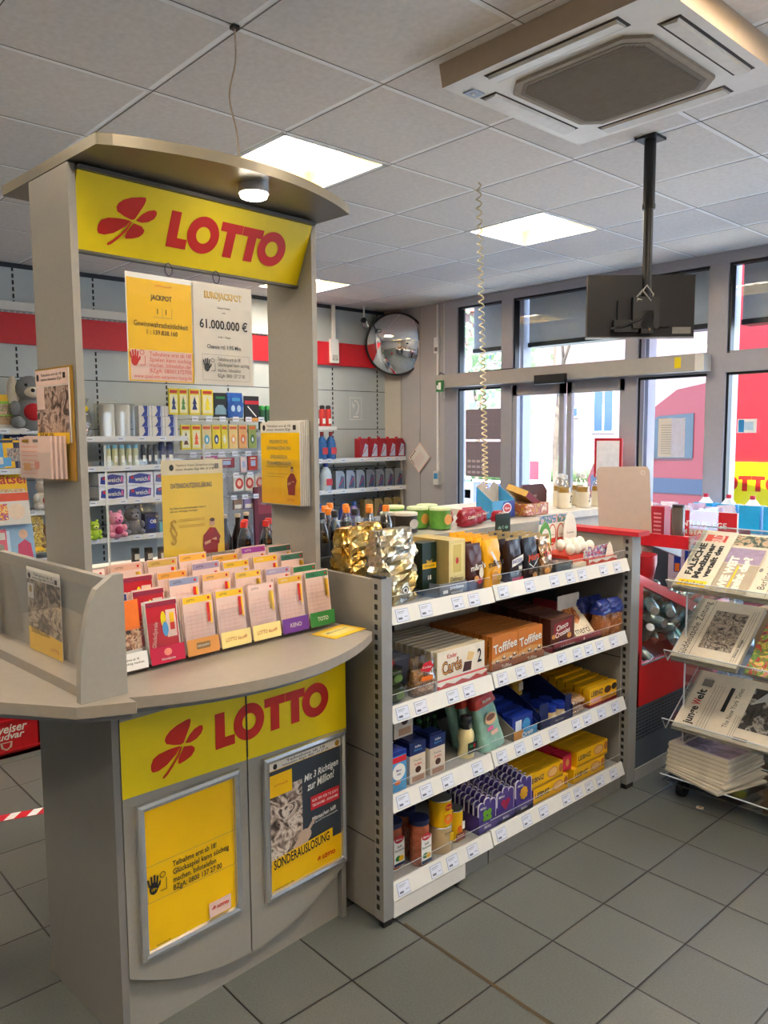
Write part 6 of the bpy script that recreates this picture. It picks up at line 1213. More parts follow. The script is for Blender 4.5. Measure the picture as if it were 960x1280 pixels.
# ================================================================== SERVICE COUNTER BEHIND THE STAND
t = thing('service_counter', 'long pale service counter behind the betting stand carrying bottles and small jars', 'counter', (-3.0, 2.0, 0)); m = MB(); m.box(-.28, .32, -.75, .45, .12, 1.02, GREY2); m.box(-.25, .3, -.7, .4, 0, .12, BLACK); m.build('body', t); m = MB(); m.box(-.30, .36, -.78, .5, 1.02, 1.05, mt('#d6d3cb', .35)); m.build('worktop', t)
m = MB(); m.box(-.004, 0, 0, .42, 0, .56, CLR); m.box(-.006, .002, -.003, .003, 0, .56, mt('#dfe4e6', .2)); m.box(-.006, .002, .417, .423, 0, .56, mt('#dfe4e6', .2)); m.box(-.1, .1, -.02, .02, 0, .004, CLR)
put(m, 'plexiglass_screen', 'clear plexiglass screen standing on the service counter', 'screen', -2.93, 1.23, 1.051)
for i in range(3):
    t = thing('small_jar', f'small dark jar with black lid below the plush toys, {ORDL[i]} of three', 'jar', (-2.90+.02*i, 1.32+.045*i, 1.051+.10), 0, 'small dark jars'); m = MB(); m.lathe([(.014, 0), (.016, .01), (.016, .045)], mt('#3a3436', .3)); f = m.face((.0165, -.012, .01)); f.rect(.012, .018, .02, .022, PAPER); m.build('body', t); m = MB(); m.cyl(.016, .045, .06, BLACK); m.build('lid', t)
m = MB(); m.box(-.12, .04, -.2, .14, 0, .099, mt('#e2ddd4', .4)); put(m, 'white_box', 'low white box under the small dark jars', 'box', -2.88, 1.36, 1.051)
def cola(label, x, y, z, cap, liquid, grp, name='soda_bottle', s=1.0, label_c=REDB):
    t = thing(name, label, 'bottle', (x, y, z), 0, grp); m = MB(); m.lathe([(.028*s, 0), (.031*s, .008*s), (.031*s, .09*s), (.028*s, .11*s), (.031*s, .13*s), (.026*s, .17*s), (.013*s, .205*s), (.012*s, .215*s)], clear('#dfe6ea', .3), seg=14); m.build('bottle_shell', t)
    m = MB(); m.lathe([(.026*s, .003), (.029*s, .01*s), (.029*s, .13*s), (.024*s, .165*s)], liquid, seg=14); m.build('drink', t); m = MB(); m.lathe([(.0322*s, .075*s), (.0322*s, .125*s)], label_c, seg=14); m.build('printed_label', t); m = MB(); m.lathe([(.0145*s, .213*s), (.0145*s, .235*s), (.012*s, .238*s)], cap, seg=14); m.build('cap', t); return t
COLA = mt('#1d0e0a', .1, var=.1); c0 = cola('red-capped cola bottle below the right pillar brochures, leftmost', -2.80, 1.75, 1.051, mt('#d8281c', .4), COLA, 'red-capped cola bottles')
for i, (x, y) in enumerate(((-2.77, 1.84), (-2.74, 1.93), (-2.87, 1.80), (-2.84, 1.90))): dup(c0, (x, y, 1.051), None, 'red-capped cola bottle below the right pillar brochures, '+['second from left', 'rightmost', 'back left', 'back right'][i])
for i, (u, v) in enumerate(((303, 665), (310, 660), (318, 662), (306, 655))):
    t = thing('beer_bottle', f"dark slim bottle behind the privacy notice, {['leftmost','second from left','third from left','rear one'][i]}", 'bottle', (-3.12-.04*(i == 3), 1.78+.07*i, 1.051), 0, 'dark slim bottles'); m = MB(); m.lathe([(.03, 0), (.03, .13), (.012, .19), (.012, .225)], mt('#181010', .12, var=.1), seg=12); m.build('glass_body', t); m = MB(); m.cyl(.0135, .22, .235, mt('#c8b8a0', .4), seg=10); m.build('cap', t)
# bottles behind the foil bags (rear of the shelf unit)
spots = [(-2.40, 1.80), (-2.42, 1.90), (-2.43, 2.0), (-2.36, 2.06), (-2.50, 1.86), (-2.52, 1.96), (-2.52, 2.07), (-2.44, 2.13), (-2.60, 1.95), (-2.60, 2.05), (-2.36, 2.15), (-2.60, 1.85)]
cc = None
for i, (x, y) in enumerate(spots):
    lab = 'orange-capped soft drink bottle behind the foil coffee bags, '+['front left', 'second in front', 'third in front', 'fourth in front', 'second row left', 'second row middle', 'second row right', 'third from right', 'back row middle', 'back row right', 'rightmost', 'back row left'][i]
    if cc is None: cc = cola(lab, x, y, 1.121, mt('#f0871c', .4), mt('#2a1610', .1), 'orange-capped soft drink bottles', label_c=mt('#d87a2c', .4))
    else: dup(cc, (x, y, 1.121), None, lab)
cc = None
for i, (x, y) in enumerate(((-2.33, 1.86), (-2.33, 1.96), (-2.31, 1.78))):
    lab = 'black-capped soft drink bottle in front of the orange-capped ones, '+['middle', 'right', 'left'][i]
    if cc is None: cc = cola(lab, x, y, 1.121, BLACK, COLA, 'black-capped soft drink bottles', label_c=DARK)
    else: dup(cc, (x, y, 1.121), None, lab)
# tins, bags, boxes on the rear upper shelf
ZR = 1.237
def tin(label, x, y, r, h, col, lid, lab=None, grp=None, n='snack_tin'):
    t = thing(n, label, 'tin', (x, y, ZR), 0, grp); m = MB(); m.lathe([(r, 0), (r, h)], col, seg=20); 
    if lab: f = m.face((r+.001, -r*.6, h*.15)); f.ell(r*.6, h*.35, r*.5, h*.28, lab)
    m.build('body', t); m = MB(); m.lathe([(r*1.04, h-.002), (r*1.04, h+.009), (r*.9, h+.011)], lid, seg=20); m.build('lid', t); return t
GT = mt('#5f9a3c', .4, var=.15, scale=20)
tin('dark snack tub with pale rim behind the foil bags', -2.38, 2.28, .05, .072, mt('#2d2724', .4, var=.15), mt('#c9c4b8', .4), mt('#b8b4ae', .4)); tin('dark flat tub stacked behind the first dark tub', -2.52, 2.33, .05, .06, mt('#3a342e', .4), mt('#a8a49a', .4))
for i, (x, y) in enumerate(((-2.36, 2.47), (-2.45, 2.42), (-2.50, 2.53), (-2.56, 2.38))): tin('green snack tin with a burger picture, '+['front right', 'front left', 'back right', 'back left'][i], x, y, .046, .082, GT, mt('#c8d8a8', .4), TAN, 'green snack tins')
for i, (x, y, r_) in enumerate(((-2.34, 2.62, .1), (-2.38, 2.70, -.2), (-2.46, 2.60, .3), (-2.42, 2.80, .1), (-2.36, 2.86, 0))):
    m = MB(); pouch(m, .05, .11 if i < 3 else .06, .075 if i < 3 else .05, mt('#a31c30', .3, var=.1), 60+i, .006, None, .7); f = m.face((.03, -.03, .02)); f.text('Colibri', .03, .02, .014, CREAM, .06, shear=.2)
    put(m, 'sweets_bag', 'crimson sweets bag on the rear upper shelf, '+['front', 'right of the front one', 'behind the front one', 'small one further right', 'small rightmost one'][i], 'sweets bag', x, y, ZR, r_, 'crimson sweets bags')
# open display cartons
def carton(label, x, y, w, h, d, col, back, rz=0, z=ZR, prn=None):
    t = thing('display_carton', label, 'carton', (x, y, z), rz); m = MB(); m.box(-d, 0, -w/2, w/2, 0, .004, back); m.box(-.003, 0, -w/2, w/2, 0, h*.55, col)
    for s_ in (-1, 1): m.prism([(0, 0), (0, h*.55), (-d, h), (-d, 0)], s_*w/2-.0015, s_*w/2+.0015, col, 'y')
    if prn: prn(m.face((0, -w/2, 0)), w, h)
    m.build('tray', t); m = MB(); m.prism([(-w/2, h*.4), (-w/2, h), (-w*.25, h*1.15), (0, h*.85), (w*.25, h*1.15), (w/2, h), (w/2, h*.4)], -d-.002, -d, back, 'x'); m.box(-d-.002, -d, -w/2, w/2, 0, h*.4, back); m.build('back_flap', t); return t
carton('torn-open light blue carton with a round red and blue logo on the rear shelf', -2.44, 3.00, .17, .15, .10, mt('#3f9ad0', .4), mt('#cdbfae', .7), 0, prn=lambda f, w, h: (f.poly([(w*.3, .0), (w, .0), (w, h*.55), (w*.5, h*.5)], BLUE), f.ell(w*.66, h*.3, .034, .026, mt('#e8e8f0', .4)), f.ell(w*.66, h*.3, .028, .020, mt('#c83a4a', .4)), f.text('Alpen', w*.66, h*.3, .012, WHITE, .04)))
m = MB(); m.at((0, 0, 0.0), rx=-.5, ry=.25); m.box(-.13, 0, -.10, .10, .0, .03, mt('#b08a3c', .4, .3)); f = m.face((0, -.10, 0)); f.rect(.1, .015, .2, .03, mt('#8a2a3c', .4)); m.box(-.13, -.0, -.10, .10, .03, .032, mt('#6a6448', .5)); m.at()
put(m, 'tilted_box', 'golden-lidded box lying tilted next to the light blue carton', 'box', -2.42, 3.22, ZR+.05)
m = MB(); m.box(-.12, .02, -.09, .09, 0, .058, photo(['#c8a02c', '#a83a2c', '#e8d8b0'], 24)); put(m, 'small_box', 'small yellow and red box under the tilted golden box', 'box', -2.42, 3.22, ZR)
m = MB(); m.at((0, 0, 0), ry=.25); m.prism([(-.14, 0), (.14, 0), (.12, .10), (.07, .14), (-.10, .14), (-.14, .08)], -.012, 0, mt('#4a1c20', .5, var=.06), 'x'); f = m.face((0, -.14, 0)); f.rect(.15, .075, .05, .02, mt('#7a4a44', .5)); f.text('LINDT', .15, .075, .010, mt('#c8a898', .5), .04); m.at(); m.box(-.1, .01, -.14, .14, 0, .03, mt('#5a2428', .5))
put(m, 'dark_carton', 'dark maroon carton with raised lid on the rear shelf', 'carton', -2.60, 3.42, ZR)
m = MB(); m.ball(.06, mt('#c9b89c', .6, var=.2), (0, 0, .05), 1.0, 1.3, .8); put(m, 'paper_bag', 'crumpled beige bag behind the tilted golden box', 'bag', -2.58, 3.18, ZR)
# checkout ledge carrying juices further back
t = thing('checkout_ledge', 'pale checkout ledge behind the right end of the shelf unit', 'counter', (-2.75, 3.75, 0)); m = MB(); m.box(-.35, .35, -.55, .55, .0, 1.20, mt('#b5b1aa', .5)); m.build('body', t); m = MB(); m.box(-.37, .37, -.57, .57, 1.20, 1.235, mt('#cfccc4', .4)); m.build('top', t)
cc = None
for i, (x, y) in enumerate(((-2.52, 3.62), (-2.48, 3.74), (-2.62, 3.72), (-2.58, 3.84), (-2.46, 3.86))):
    lab = 'clear juice bottle with amber drink and white label, '+['leftmost', 'second in front', 'behind the leftmost', 'back right', 'rightmost'][i]
    if cc is None:
        t = thing('juice_bottle', lab, 'bottle', (x, y, ZR), 0, 'amber juice bottles'); m = MB(); m.lathe([(.036, 0), (.038, .01), (.038, .11), (.03, .135), (.014, .15), (.014, .165)], clear('#e8eef0', .3), seg=14); m.build('bottle_shell', t); m = MB(); m.lathe([(.035, .003), (.035, .112)], mt('#d8a048', .2), seg=14); m.build('drink', t)
        m = MB(); m.lathe([(.0385, .0), (.0385, .085)], CREAM, seg=14); f = m.face((.039, -.015, .03)); f.text('S', .02, .02, .04, INK, .02, shear=.3); m.build('printed_label', t); m = MB(); m.cyl(.017, .16, .18, mt('#dfe6ee', .4)); m.build('cap', t); cc = t
    else: dup(cc, (x, y, ZR), None, lab)
t = thing('grey_bottle', 'grey bottle beside the amber juices', 'bottle', (-2.40, 3.92, ZR)); m = MB(); m.lathe([(.034, 0), (.034, .11), (.014, .15)], mt('#6f6a66', .3)); m.build('body', t); m = MB(); m.cyl(.016, .15, .175, mt('#dfe6ee', .4)); m.build('cap', t)
# beige leaning board, red riser with cans
m = MB(); n = 6; P = [(-.14, 0), (.14, 0), (.13, .40)]+[(.11+.02*math.cos(a)-.0, .40+.02*math.sin(a)) for a in (0, .8, 1.57)]+[(-.13, .42), (-.14, .41)]
m.at(rx=.0, ry=-.03); m.prism([(-.12, 0), (.145, 0), (.125, .40), (.11, .42), (-.125, .42), (-.14, .405)], -.006, 0, mt('#c4b2a4', .5, var=.03), 'x'); f = m.face((0, 0, 0)); f.ring(.09, .39, .008, .011, PAPER); m.at()
b = put(m, 'leaning_board', 'tall beige rounded board standing upright behind the right end of the shelves', 'board', -2.03, 3.42, 1.062, YAW-math.pi/2+.1)
t = thing('impulse_shelf', 'small grey shelf with a red front rail behind the beige board', 'shelf', (-1.93, 3.50, 1.10), -math.pi/2)
m = MB(); m.box(-.30, 0, -.12, .20, 0, .02, STEEL); m.prism([(-.30, -.09), (-.30, 0), (.0, 0)], -.02, 0.0, STEEL, 'y'); m.build('shelf_board', t); m = MB(); m.box(0, .012, -.12, .20, .0, .06, mt('#d2232f', .35)); m.box(-.3, 0, .19, .20, .02, .06, mt('#d2232f', .35)); m.build('red_rail', t)
m = MB(); m.box(-.06, 0, -.04, .03, 0, .165, mt('#b8283c', .4)); f = m.face((0, -.04, 0))
for i in range(6): f.rect(.035, .03+.02*i, .04, .009, mt('#e8a0a8', .5))
put(m, 'red_box', 'upright red box with pale lettering in the small red-railed shelf', 'box', -1.93, 3.56, 1.121, -math.pi/2)
t = thing('steel_can', 'tall metallic can beside the upright red box', 'can', (-1.84, 3.58, 1.121)); m = MB(); m.cyl(.032, 0, .165, mt('#8f8a84', .25, .7)); m.build('body', t); m = MB(); m.cyl(.028, .165, .178, BLACK); m.build('lid', t)
t = thing('red_bowl', 'round red container hanging under the small red-railed shelf', 'container', (-1.94, 3.40, .93)); m = MB(); m.lathe([(.04, 0), (.07, .02), (.085, .10), (.085, .14)], mt('#b01c28', .3)); m.build('bowl', t); m = MB(); m.cyl(.012, .14, .17, STEEL); m.build('mount', t)
# promo cooler with cans
t = thing('promotion_cooler', 'red open promotion cooler with a slanted rim and clear side window full of cans', 'cooler', (-1.86, 3.26, 0))
RC = mt('#c91f26', .3, var=.03, coat=.3)
m = MB(); prof = [(0, .34), (0, 1.0), (.62, .76), (.95, .76), (.95, .34)]
m.prism([(0, .34), (.95, .34), (.95, .76), (.62, .76), (0, 1.0), (0, .95), (.06, .915), (.06, .56), (.72, .56), (.72, .72), (.06, .915), (0, .95)], -.025, 0, RC, 'x') if False else None
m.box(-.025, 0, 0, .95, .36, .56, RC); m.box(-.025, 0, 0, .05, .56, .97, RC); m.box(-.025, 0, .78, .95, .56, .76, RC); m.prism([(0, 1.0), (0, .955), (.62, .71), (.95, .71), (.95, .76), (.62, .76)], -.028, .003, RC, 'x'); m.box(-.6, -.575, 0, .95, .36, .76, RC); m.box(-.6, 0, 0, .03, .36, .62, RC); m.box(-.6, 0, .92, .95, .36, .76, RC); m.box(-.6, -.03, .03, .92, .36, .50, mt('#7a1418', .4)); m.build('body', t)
m = MB(); m.prism([(.05, .56), (.78, .56), (.78, .71), (.62, .71), (.05, .94)], -.012, -.008, CLR, 'x'); m.box(-.002, .002, .05, .78, .555, .562, SILVER); m.build('side_window', t)
m = MB(); m.box(-.6, -.004, 0, .95, .06, .36, mt('#4c5560', .5)); 
for i in range(9):
    for j in range(30): m.box(-.004, -.003, .02+j*.030, .042+j*.030, .20+i*.017, .208+i*.017, BLACK)
m.build('grille_base', t); m = MB(); m.box(-.6, 0, 0, .95, 0, .06, mt('#a9a9a6', .4, .2)); m.build('plinth', t)
rnd = random.Random(5); cans = None
for i in range(70):
    x = -1.91-rnd.random()*.12; y = 3.35+rnd.random()*.62; z = .62+rnd.random()*(.26-.25*(y-3.35))
    lab = 'silvery energy drink can among the loose cans in the red cooler'
    if cans is None:
        t = thing('drink_can', lab, 'can', (x, y, z), 0, 'loose silvery cans heaped in the red cooler'); t['_']=0; del t['_']
        m = MB(); m.lathe([(.020, 0), (.026, .008), (.026, .115), (.021, .125)], mt('#8fa6a8', .25, .6, .1), seg=12); m.lathe([(.0265, .03), (.0265, .07)], mt('#4f7f84', .3, .4), seg=12); m.build('body', t); m = MB(); m.cyl(.021, .125, .128, SILVER); m.build('lid', t); cans = t
    else: t = dup(cans, (x, y, z), None, lab)
    t.rotation_euler = (rnd.uniform(.6, 2.4), rnd.uniform(-.6, .6), rnd.uniform(0, 6.28))
# winter-care poster and purple bags behind
t = thing('poster_stand', 'red and white winter-care poster with bottle pictures between the shelf and newsstand', 'poster', (-2.42, 4.6, .45), -math.pi/2); m = MB(); m.box(-.02, 0, 0, .42, 0, .72, PAPER); f = m.face((0, 0, 0)); f.rect(.21, .62, .42, .20, REDP); f.text('WINTERPFLEGE', .19, .64, .034, WHITE, .34); f.text('ZUM STAR PREIS', .19, .59, .03, WHITE, .34); f.rect(.21, .40, .42, .22, mt('#c9b8cc', .5))
for i in range(3): f.rect(.06+.07*i, .4, .045, .14, BLUE); f.rect(.06+.07*i, .36, .03, .05, ORANGE); f.text('9,99 €', .08+.12*i, .22, .03, REDB, .09)
f.rect(.21, .14, .42, .1, PINKP); f.text('je nur 2,99 €', .24, .14, .03, INK, .22); m.build('poster_board', t); m = MB(); m.box(-.02, 0, .02, .04, -.45, 0, SILVER); m.box(-.02, 0, .38, .40, -.45, 0, SILVER); m.build('leg', t)
t = thing('display_bin', 'dark display bin filled with lilac wrapped goods near the entrance', 'display bin', (-2.52, 5.0, 0)); m = MB(); m.box(-.3, .3, -.25, .25, 0, 1.0, mt('#3c3f48', .5)); m.box(-.32, .32, -.27, .27, .96, 1.0, mt('#8a2030', .4)); m.build('bin', t)
for i in range(9):
    m = MB(); pouch(m, .09, .12, .16, mt('#b9a8cc' if i % 2 else '#d4cadc', .3, var=.15), 80+i, .008, None, .8); tag(m.build('wrapped_bag', None, (-2.52-.2+.2*(i % 3), 5.0-.18+.17*(i//3), 1.002), .3*i), 'lilac wrapped bag standing in the dark bin, '+f"{['front','middle','back'][i//3]} row, {['left','centre','right'][i % 3]}", 'bag', 'lilac wrapped bags')
# white table and blue canisters at the window
t = thing('window_table', 'white flat-topped table beside the right window', 'table', (-2.55, 5.55, 0)); m = MB(); m.box(-.6, .9, -.2, .2, .92, .95, WHITE); m.build('table_top', t)
for a, b_ in ((-.55, -.15), (.85, -.15), (-.55, .15), (.85, .15)): m = MB(); m.box(a-.02, a+.02, b_-.02, b_+.02, 0, .92, WHITE); m.build('leg', t)
cc = None
for i in range(5):
    lab = f'clear canister of bright blue screenwash with red cap, {ORDL[i]} in its row'
    if cc is None:
        t = thing('screenwash_canister', lab, 'canister', (-2.45, 5.2, .951), 0, 'blue screenwash canisters'); m = MB(); m.box(-.07, .07, -.05, .05, 0, .19, mt('#2aa8e0', .2, var=.05)); m.build('body', t, bevel=.015); m = MB(); m.lathe([(.05, .19), (.02, .23)], mt('#e8f2f8', .3)); m.build('neck', t); m = MB(); m.cyl(.018, .23, .255, mt('#d8304c', .4)); m.build('cap', t); cc = t; t.location = (-2.62, 5.5, .951)
    else: dup(cc, (-2.62+.165*i, 5.5, .951), None, lab)
# ================================================================== NEWSSTAND
NY = 3.25
ns = thing('newspaper_stand', 'clear acrylic newspaper stand on castors with four tilted trays', 'newspaper stand', (-1.24, NY+.2, 0))
ACR = clear('#e9eef0', .28); EDGE = mt('#cfd6da', .15, .0, .02)
trays = [(1.00, .26), (.685, .26), (.372, .25), (.115, .02)]      # front lip height, rise of back edge
L0, L1 = -.46, .60
for k, (z, rise) in enumerate(trays):
    yb = -.2+.34; m = MB(); zf = z-.055 if k < 3 else z-.02
    m.poly([(L0, -.2, zf), (L1, -.2, zf), (L1, yb, zf+rise), (L0, yb, zf+rise)], ACR); m.poly([(L0, -.2, zf), (L1, -.2, zf), (L1, -.235, z+.0), (L0, -.235, z+.0)], ACR)
    m.tube([(L0, -.235, z), (L1, -.235, z)], .003, EDGE, 5); m.tube([(L0, -.235, z), (L0, -.2, zf), (L0, yb, zf+rise)], .003, EDGE, 5); m.tube([(L0, yb, zf+rise), (L1, yb, zf+rise)], .003, EDGE, 5); m.build('tray', ns)
m = MB(); m.box(-.42, -.416, -.12, .16, .09, 1.30, ACR); m.tube([(-.418, -.12, .09), (-.418, -.12, 1.0)], .004, EDGE, 5); m.build('side_panel', ns)
m = MB(); m.box(.30, .304, -.12, .16, .09, 1.30, ACR); m.build('side_panel', ns)
m = MB(); m.box(-.46, .62, -.22, .3, .075, .083, clear('#dde4e8', .5)); m.build('base_plate', ns)
for a, b_ in ((-.40, -.14), (.5, -.14), (-.40, .24), (.5, .24)): m = MB(); m.at((a, b_, .035), ry=math.pi/2); m.cyl(.035, -.016, .016, BLACK, seg=16); m.at(); m.box(a-.012, a+.012, b_-.02, b_+.02, .035, .075, BLACK); m.build('castor', ns)
NP = mt('#cfc7b6', .8, var=.04, scale=40); NP2 = mt('#bdb4a2', .8, var=.05, scale=40)
PHB = photo(['#2a2624', '#6a6058', '#a89c8c', '#3c3632', '#c9bfae'], 26)
def paper(label, x0, tray, w, dep, n, draw, dz=0, dy=0, rot=0, base=NP):
    """newspaper stack lying on a tray; frame: x across, y up the slope"""
    z, rise = trays[tray]; zf = z-.055 if tray < 3 else z-.02; sl = math.atan2(rise, .34)
    t = thing('newspaper', label, 'newspaper', (x0, NY, zf+.003+dz), 0); h = .006*n
    m = MB(); m.at((0, dy, (dy)*math.tan(sl)), rx=sl, rz=rot); m.T = Matrix.Translation((0, 0, dy*math.tan(sl))) @ Matrix.Translation((0, dy, 0)) @ Matrix.Rotation(sl, 4, 'X') @ Matrix.Rotation(rot, 4, 'Z')
    rnd = random.Random(int(x0*100)+tray)
    for k in range(n):
        o_ = rnd.uniform(-.003, .003); m.box(o_, w+o_, .004+o_, dep+o_, .006*k+.0004, .006*k+.0056, base if k % 2 else NP2)
    f = m.face((0, .004, h), (1, 0, 0), (0, 1, 0)); f.rect(w/2, dep/2, w-.002, dep-.004, base); draw(f, w, dep); m.build('folded_pages', t); return t
def hl(f, s_, x, y, h, l, mat=INK, b=.02): f.text(s_, x, y, h, mat, l, rot=math.pi/2, bold=b)     # lettering running up the slope
def cols(f, x0, x1, y0, y1, n):
    for i in range(n):
        x = x0+(x1-x0)*(i+.5)/n; f.line(x, y0, x, y1, .0018, INKG)
paper('tabloid with black block headlines and a red corner in the top tray, leftmost', -1.68, 0, .16, .36, 6, lambda f, w, h: (f.rect(w*.5, h*.86, w*.6, h*.12, mt('#c84a3c', .6)), hl(f, 'BILD', w*.55, h*.86, .05, .05, PINKP), hl(f, 'FALSCHE', w*.25, h*.48, .028, .20, INK, .05), hl(f, 'Mediziner', w*.50, h*.46, .028, .22, INK, .05), hl(f, 'verteilt den', w*.74, h*.46, .026, .2, INK, .05), f.rect(w*.5, h*.07, w*.8, h*.1, YEL2), f.text('Schober!', w*.5, h*.07, .02, INK, w*.6)))
paper('tabloid with white outlined headlines over a dark photo in the top tray', -1.53, 0, .17, .36, 5, lambda f, w, h: (f.rect(w*.5, h*.88, w*.9, h*.18, photo(['#2c3a34', '#5a6a5c', '#c8a88c', '#3a4a44'], 20)), f.rect(w*.5, h*.62, w*.9, h*.26, mt('#9484a0', .6, var=.2)), f.rect(w*.5, h*.25, w*.95, h*.46, mt('#a89c88', .7)), hl(f, 'WIE WEIT', w*.3, h*.33, .034, .2, PAPER, .06), hl(f, 'geht das?', w*.62, h*.33, .034, .2, PAPER, .06), f.line(w*.48, .02, w*.48, h*.45, .008, YEL2)), dy=.0)
paper('broadsheet with black gothic title standing near the right of the top tray', -1.37, 0, .17, .38, 5, lambda f, w, h: (hl(f, 'Berliner Morgenpost', w*.3, h*.52, .030, .30, INK, .0), f.line(w*.48, .01, w*.48, h*.98, .002, INK), cols(f, w*.55, w*.95, .02, h*.95, 5), f.ell(w*.12, h*.4, .008, .012, INKG)))
paper('pinkish paper at the right end of the top tray', -1.20, 0, .2, .34, 9, lambda f, w, h: (hl(f, 'Tagesspiegel', w*.25, h*.5, .03, .24, INK, 0), cols(f, w*.4, w*.9, .02, h*.9, 6)), base=mt('#c8b6a4', .8))
paper('broadsheet with a large dark street photo in the second tray', -1.68, 1, .29, .36, 5, lambda f, w, h: (hl(f, 'Süddeutsche Zeitung', w*.14, h*.5, .032, .32, INK, .0), f.line(w*.26, .01, w*.26, h*.98, .0015, INK), f.rect(w*.58, h*.52, w*.50, h*.62, PHB), cols(f, w*.86, w*.97, .03, h*.9, 3), hl(f, 'Neue Wege', w*.9, h*.3, .012, .1)))
paper('magazine with green, red and yellow food picture at the right of the second tray', -1.36, 1, .26, .32, 3, lambda f, w, h: (f.rect(w*.5, h*.5, w, h, photo(['#3a2a4c', '#c83a3a', '#3a8a4a', '#d8c04c', '#d88a8c'], 20)), f.text('nah und frisch', w*.5, h*.1, .02, PAPER, w*.8)))
paper('left-wing daily with black and red title in the third tray', -1.67, 2, .155, .34, 3, lambda f, w, h: (hl(f, 'junge', w*.35, h*.25, .036, .10, INK, .03), hl(f, 'W', w*.35, h*.47, .036, .035, REDB, .03), hl(f, 'elt', w*.35, h*.60, .036, .06, INK, .03), f.rect(w*.4, h*.80, w*.3, h*.12, INKG), cols(f, w*.62, w*.95, .02, h*.8, 4)))
paper('international daily with gothic title and a mountain photo in the third tray', -1.52, 2, .30, .34, 4, lambda f, w, h: (hl(f, 'The New York Times', w*.22, h*.5, .022, .22, INK, 0), f.rect(w*.10, h*.6, w*.06, h*.4, INK), cols(f, w*.3, w*.4, .02, h*.4, 3), f.rect(w*.64, h*.55, w*.48, h*.66, photo(['#2a2826', '#4c4844', '#2f2b29', '#a8a49c', '#3a3634'], 9)), f.poly([(w*.42, h*.6), (w*.6, h*.87), (w*.87, h*.87), (w*.87, h*.8), (w*.7, h*.62), (w*.6, h*.7)], mt('#b4b6b4', .6, var=.15)), f.rect(w*.5, h*.06, w*.2, h*.05, INKG)))
# big pile in the bottom tray: fanned papers, each one
pp = None
for i in range(14):
    a = .35-.02*i; lab = f'folded newspaper in the thick pile on the bottom tray, {["lowest"]+ORD[1:] and (["lowest"]+ORD[1:])[i]} from the bottom' if i else 'lowest newspaper of the thick pile on the bottom tray'
    if i == 13: lab = 'newspaper with a dark photo front page on top of the thick pile'
    m = MB(); rn = random.Random(i); m.box(0, .29+rn.uniform(-.01, .01), -.0, .30, 0, .0088, NP if i % 2 else NP2)
    if i == 13: f = m.face((0, 0, .0089), (1, 0, 0), (0, 1, 0)); f.rect(.145, .15, .28, .29, NP); f.poly([(.06, .02), (.28, .02), (.28, .26), (.10, .28), (.05, .2)], photo(['#2c2630', '#5a5060', '#8a8090', '#3c3642'], 10)); hl(f, 'Jüdische Allg', .03, .18, .022, .26)
    o = m.build('newspaper', None, (-1.70+.003*(i % 3), 3.255+.002*i, .118+.0092*i), (-.10 if i > 3 else -.10-.05*(4-i))); tag(o, lab, 'newspaper', 'papers in the thick pile')
m = MB(); m.box(-.015, .015, -.012, .012, 0, .002, CREAM); f = m.face((0, 0, .002), (1, 0, 0), (0, 1, 0)); f.rect(0, 0, .012, .012, TAN)
tag(m.build('paper_scrap', None, (-1.528, 3.251)+(.001,), .3), 'small cream paper scrap lying on the floor tiles in front of the newsstand', 'paper scrap')
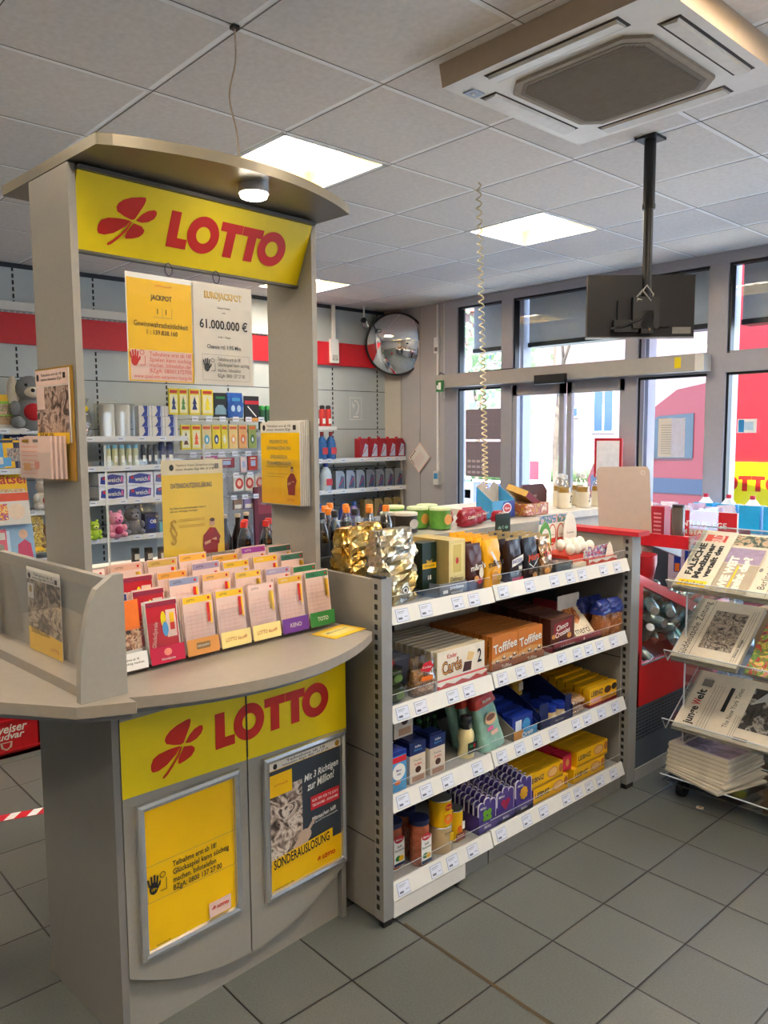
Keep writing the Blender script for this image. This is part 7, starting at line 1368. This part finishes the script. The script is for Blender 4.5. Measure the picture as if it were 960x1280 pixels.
# cartons behind the stand
m = MB(); m.box(-.2, .2, -.2, .2, 0, .75, CARD); m.box(-.2, .2, -.21, -.2, .35, .36, mt('#8a6a44', .6)); tag(m.build('cardboard_box', None, (-1.45, 4.25, 0)), 'tall brown cardboard box standing behind the newspaper stand', 'box')
m = MB(); m.box(-.35, .35, -.2, .2, 0, .42, mt('#5a5c66', .5)); m.box(-.35, .35, -.21, -.2, .3, .4, mt('#c9c9cc', .5)); tag(m.build('low_cabinet', None, (-.85, 4.25, 0)), 'low grey cabinet behind the newspaper stand', 'cabinet')
m = MB(); m.box(-.3, .3, -.15, .15, 0, .42, photo(['#c83a1c', '#3a1c14', '#e8b020', '#6a8a2c', '#a8200c'], 14)); tag(m.build('snack_carton', None, (-.85, 4.22, .421)), 'colourful red and yellow snack carton on the low grey cabinet', 'carton')
# ================================================================== FLOOR AT THE LEFT
t = thing('beer_crate', 'red plastic beer crate with white lettering on the floor at the far left', 'crate', (-4.2, 1.13, 0))
m = MB(); BC = mt('#b8141e', .35, var=.04); m.box(-.3, 0, -.22, .22, 0, .02, BC); m.box(-.012, 0, -.22, .22, 0, .27, BC); m.box(-.3, -.288, -.22, .22, 0, .27, BC); m.box(-.3, 0, -.22, -.208, 0, .27, BC); m.box(-.3, 0, .208, .22, 0, .27, BC); m.box(0, .006, -.22, .22, .19, .20, BC); m.box(0, .006, -.22, .22, .03, .04, BC)
f = m.face((.001, -.22, 0)); f.text('Budweiser', .25, .155, .045, PAPER, .25, shear=.25); f.text('Budvar', .28, .115, .035, PAPER, .16, shear=.25); f.poly([(.24, .085), (.30, .085), (.295, .055), (.27, .04), (.245, .055)], mt('#c8b8a8', .5)); f.poly([(.25, .08), (.29, .08), (.285, .058), (.27, .048), (.255, .058)], BC); m.build('crate_body', t)
m = MB(); x0, y0 = (-3.524, 0.993)
m.at((x0, y0, .001), rz=1.25); m.box(-.05, .28, -.03, .03, 0, .001, REDP)
f = m.face((-.05, -.03, .001), (1, 0, 0), (0, 1, 0))
for i in range(4): f.poly([(.02+.09*i, 0), (.06+.09*i, 0), (.09+.09*i, .06), (.05+.09*i, .06)], WHITE)
m.at(); tag(m.build('floor_tape'), 'short strip of red and white striped tape stuck to the floor tiles', 'tape')
m = MB(); x0, y0 = (-1.818, 1.727); x1, y1 = (-1.206, 1.714)
d = Vector((x1-x0, y1-y0, 0)).normalized(); n_ = Vector((-d.y, d.x, 0))*.006; L = Vector((x0, y0, .0012)); Q = L+d*3.2
m.poly([tuple(L-n_), tuple(Q-n_), tuple(Q+n_), tuple(L+n_)], mt('#54462f', .5, .2)); struct(m.build('trim_5'))
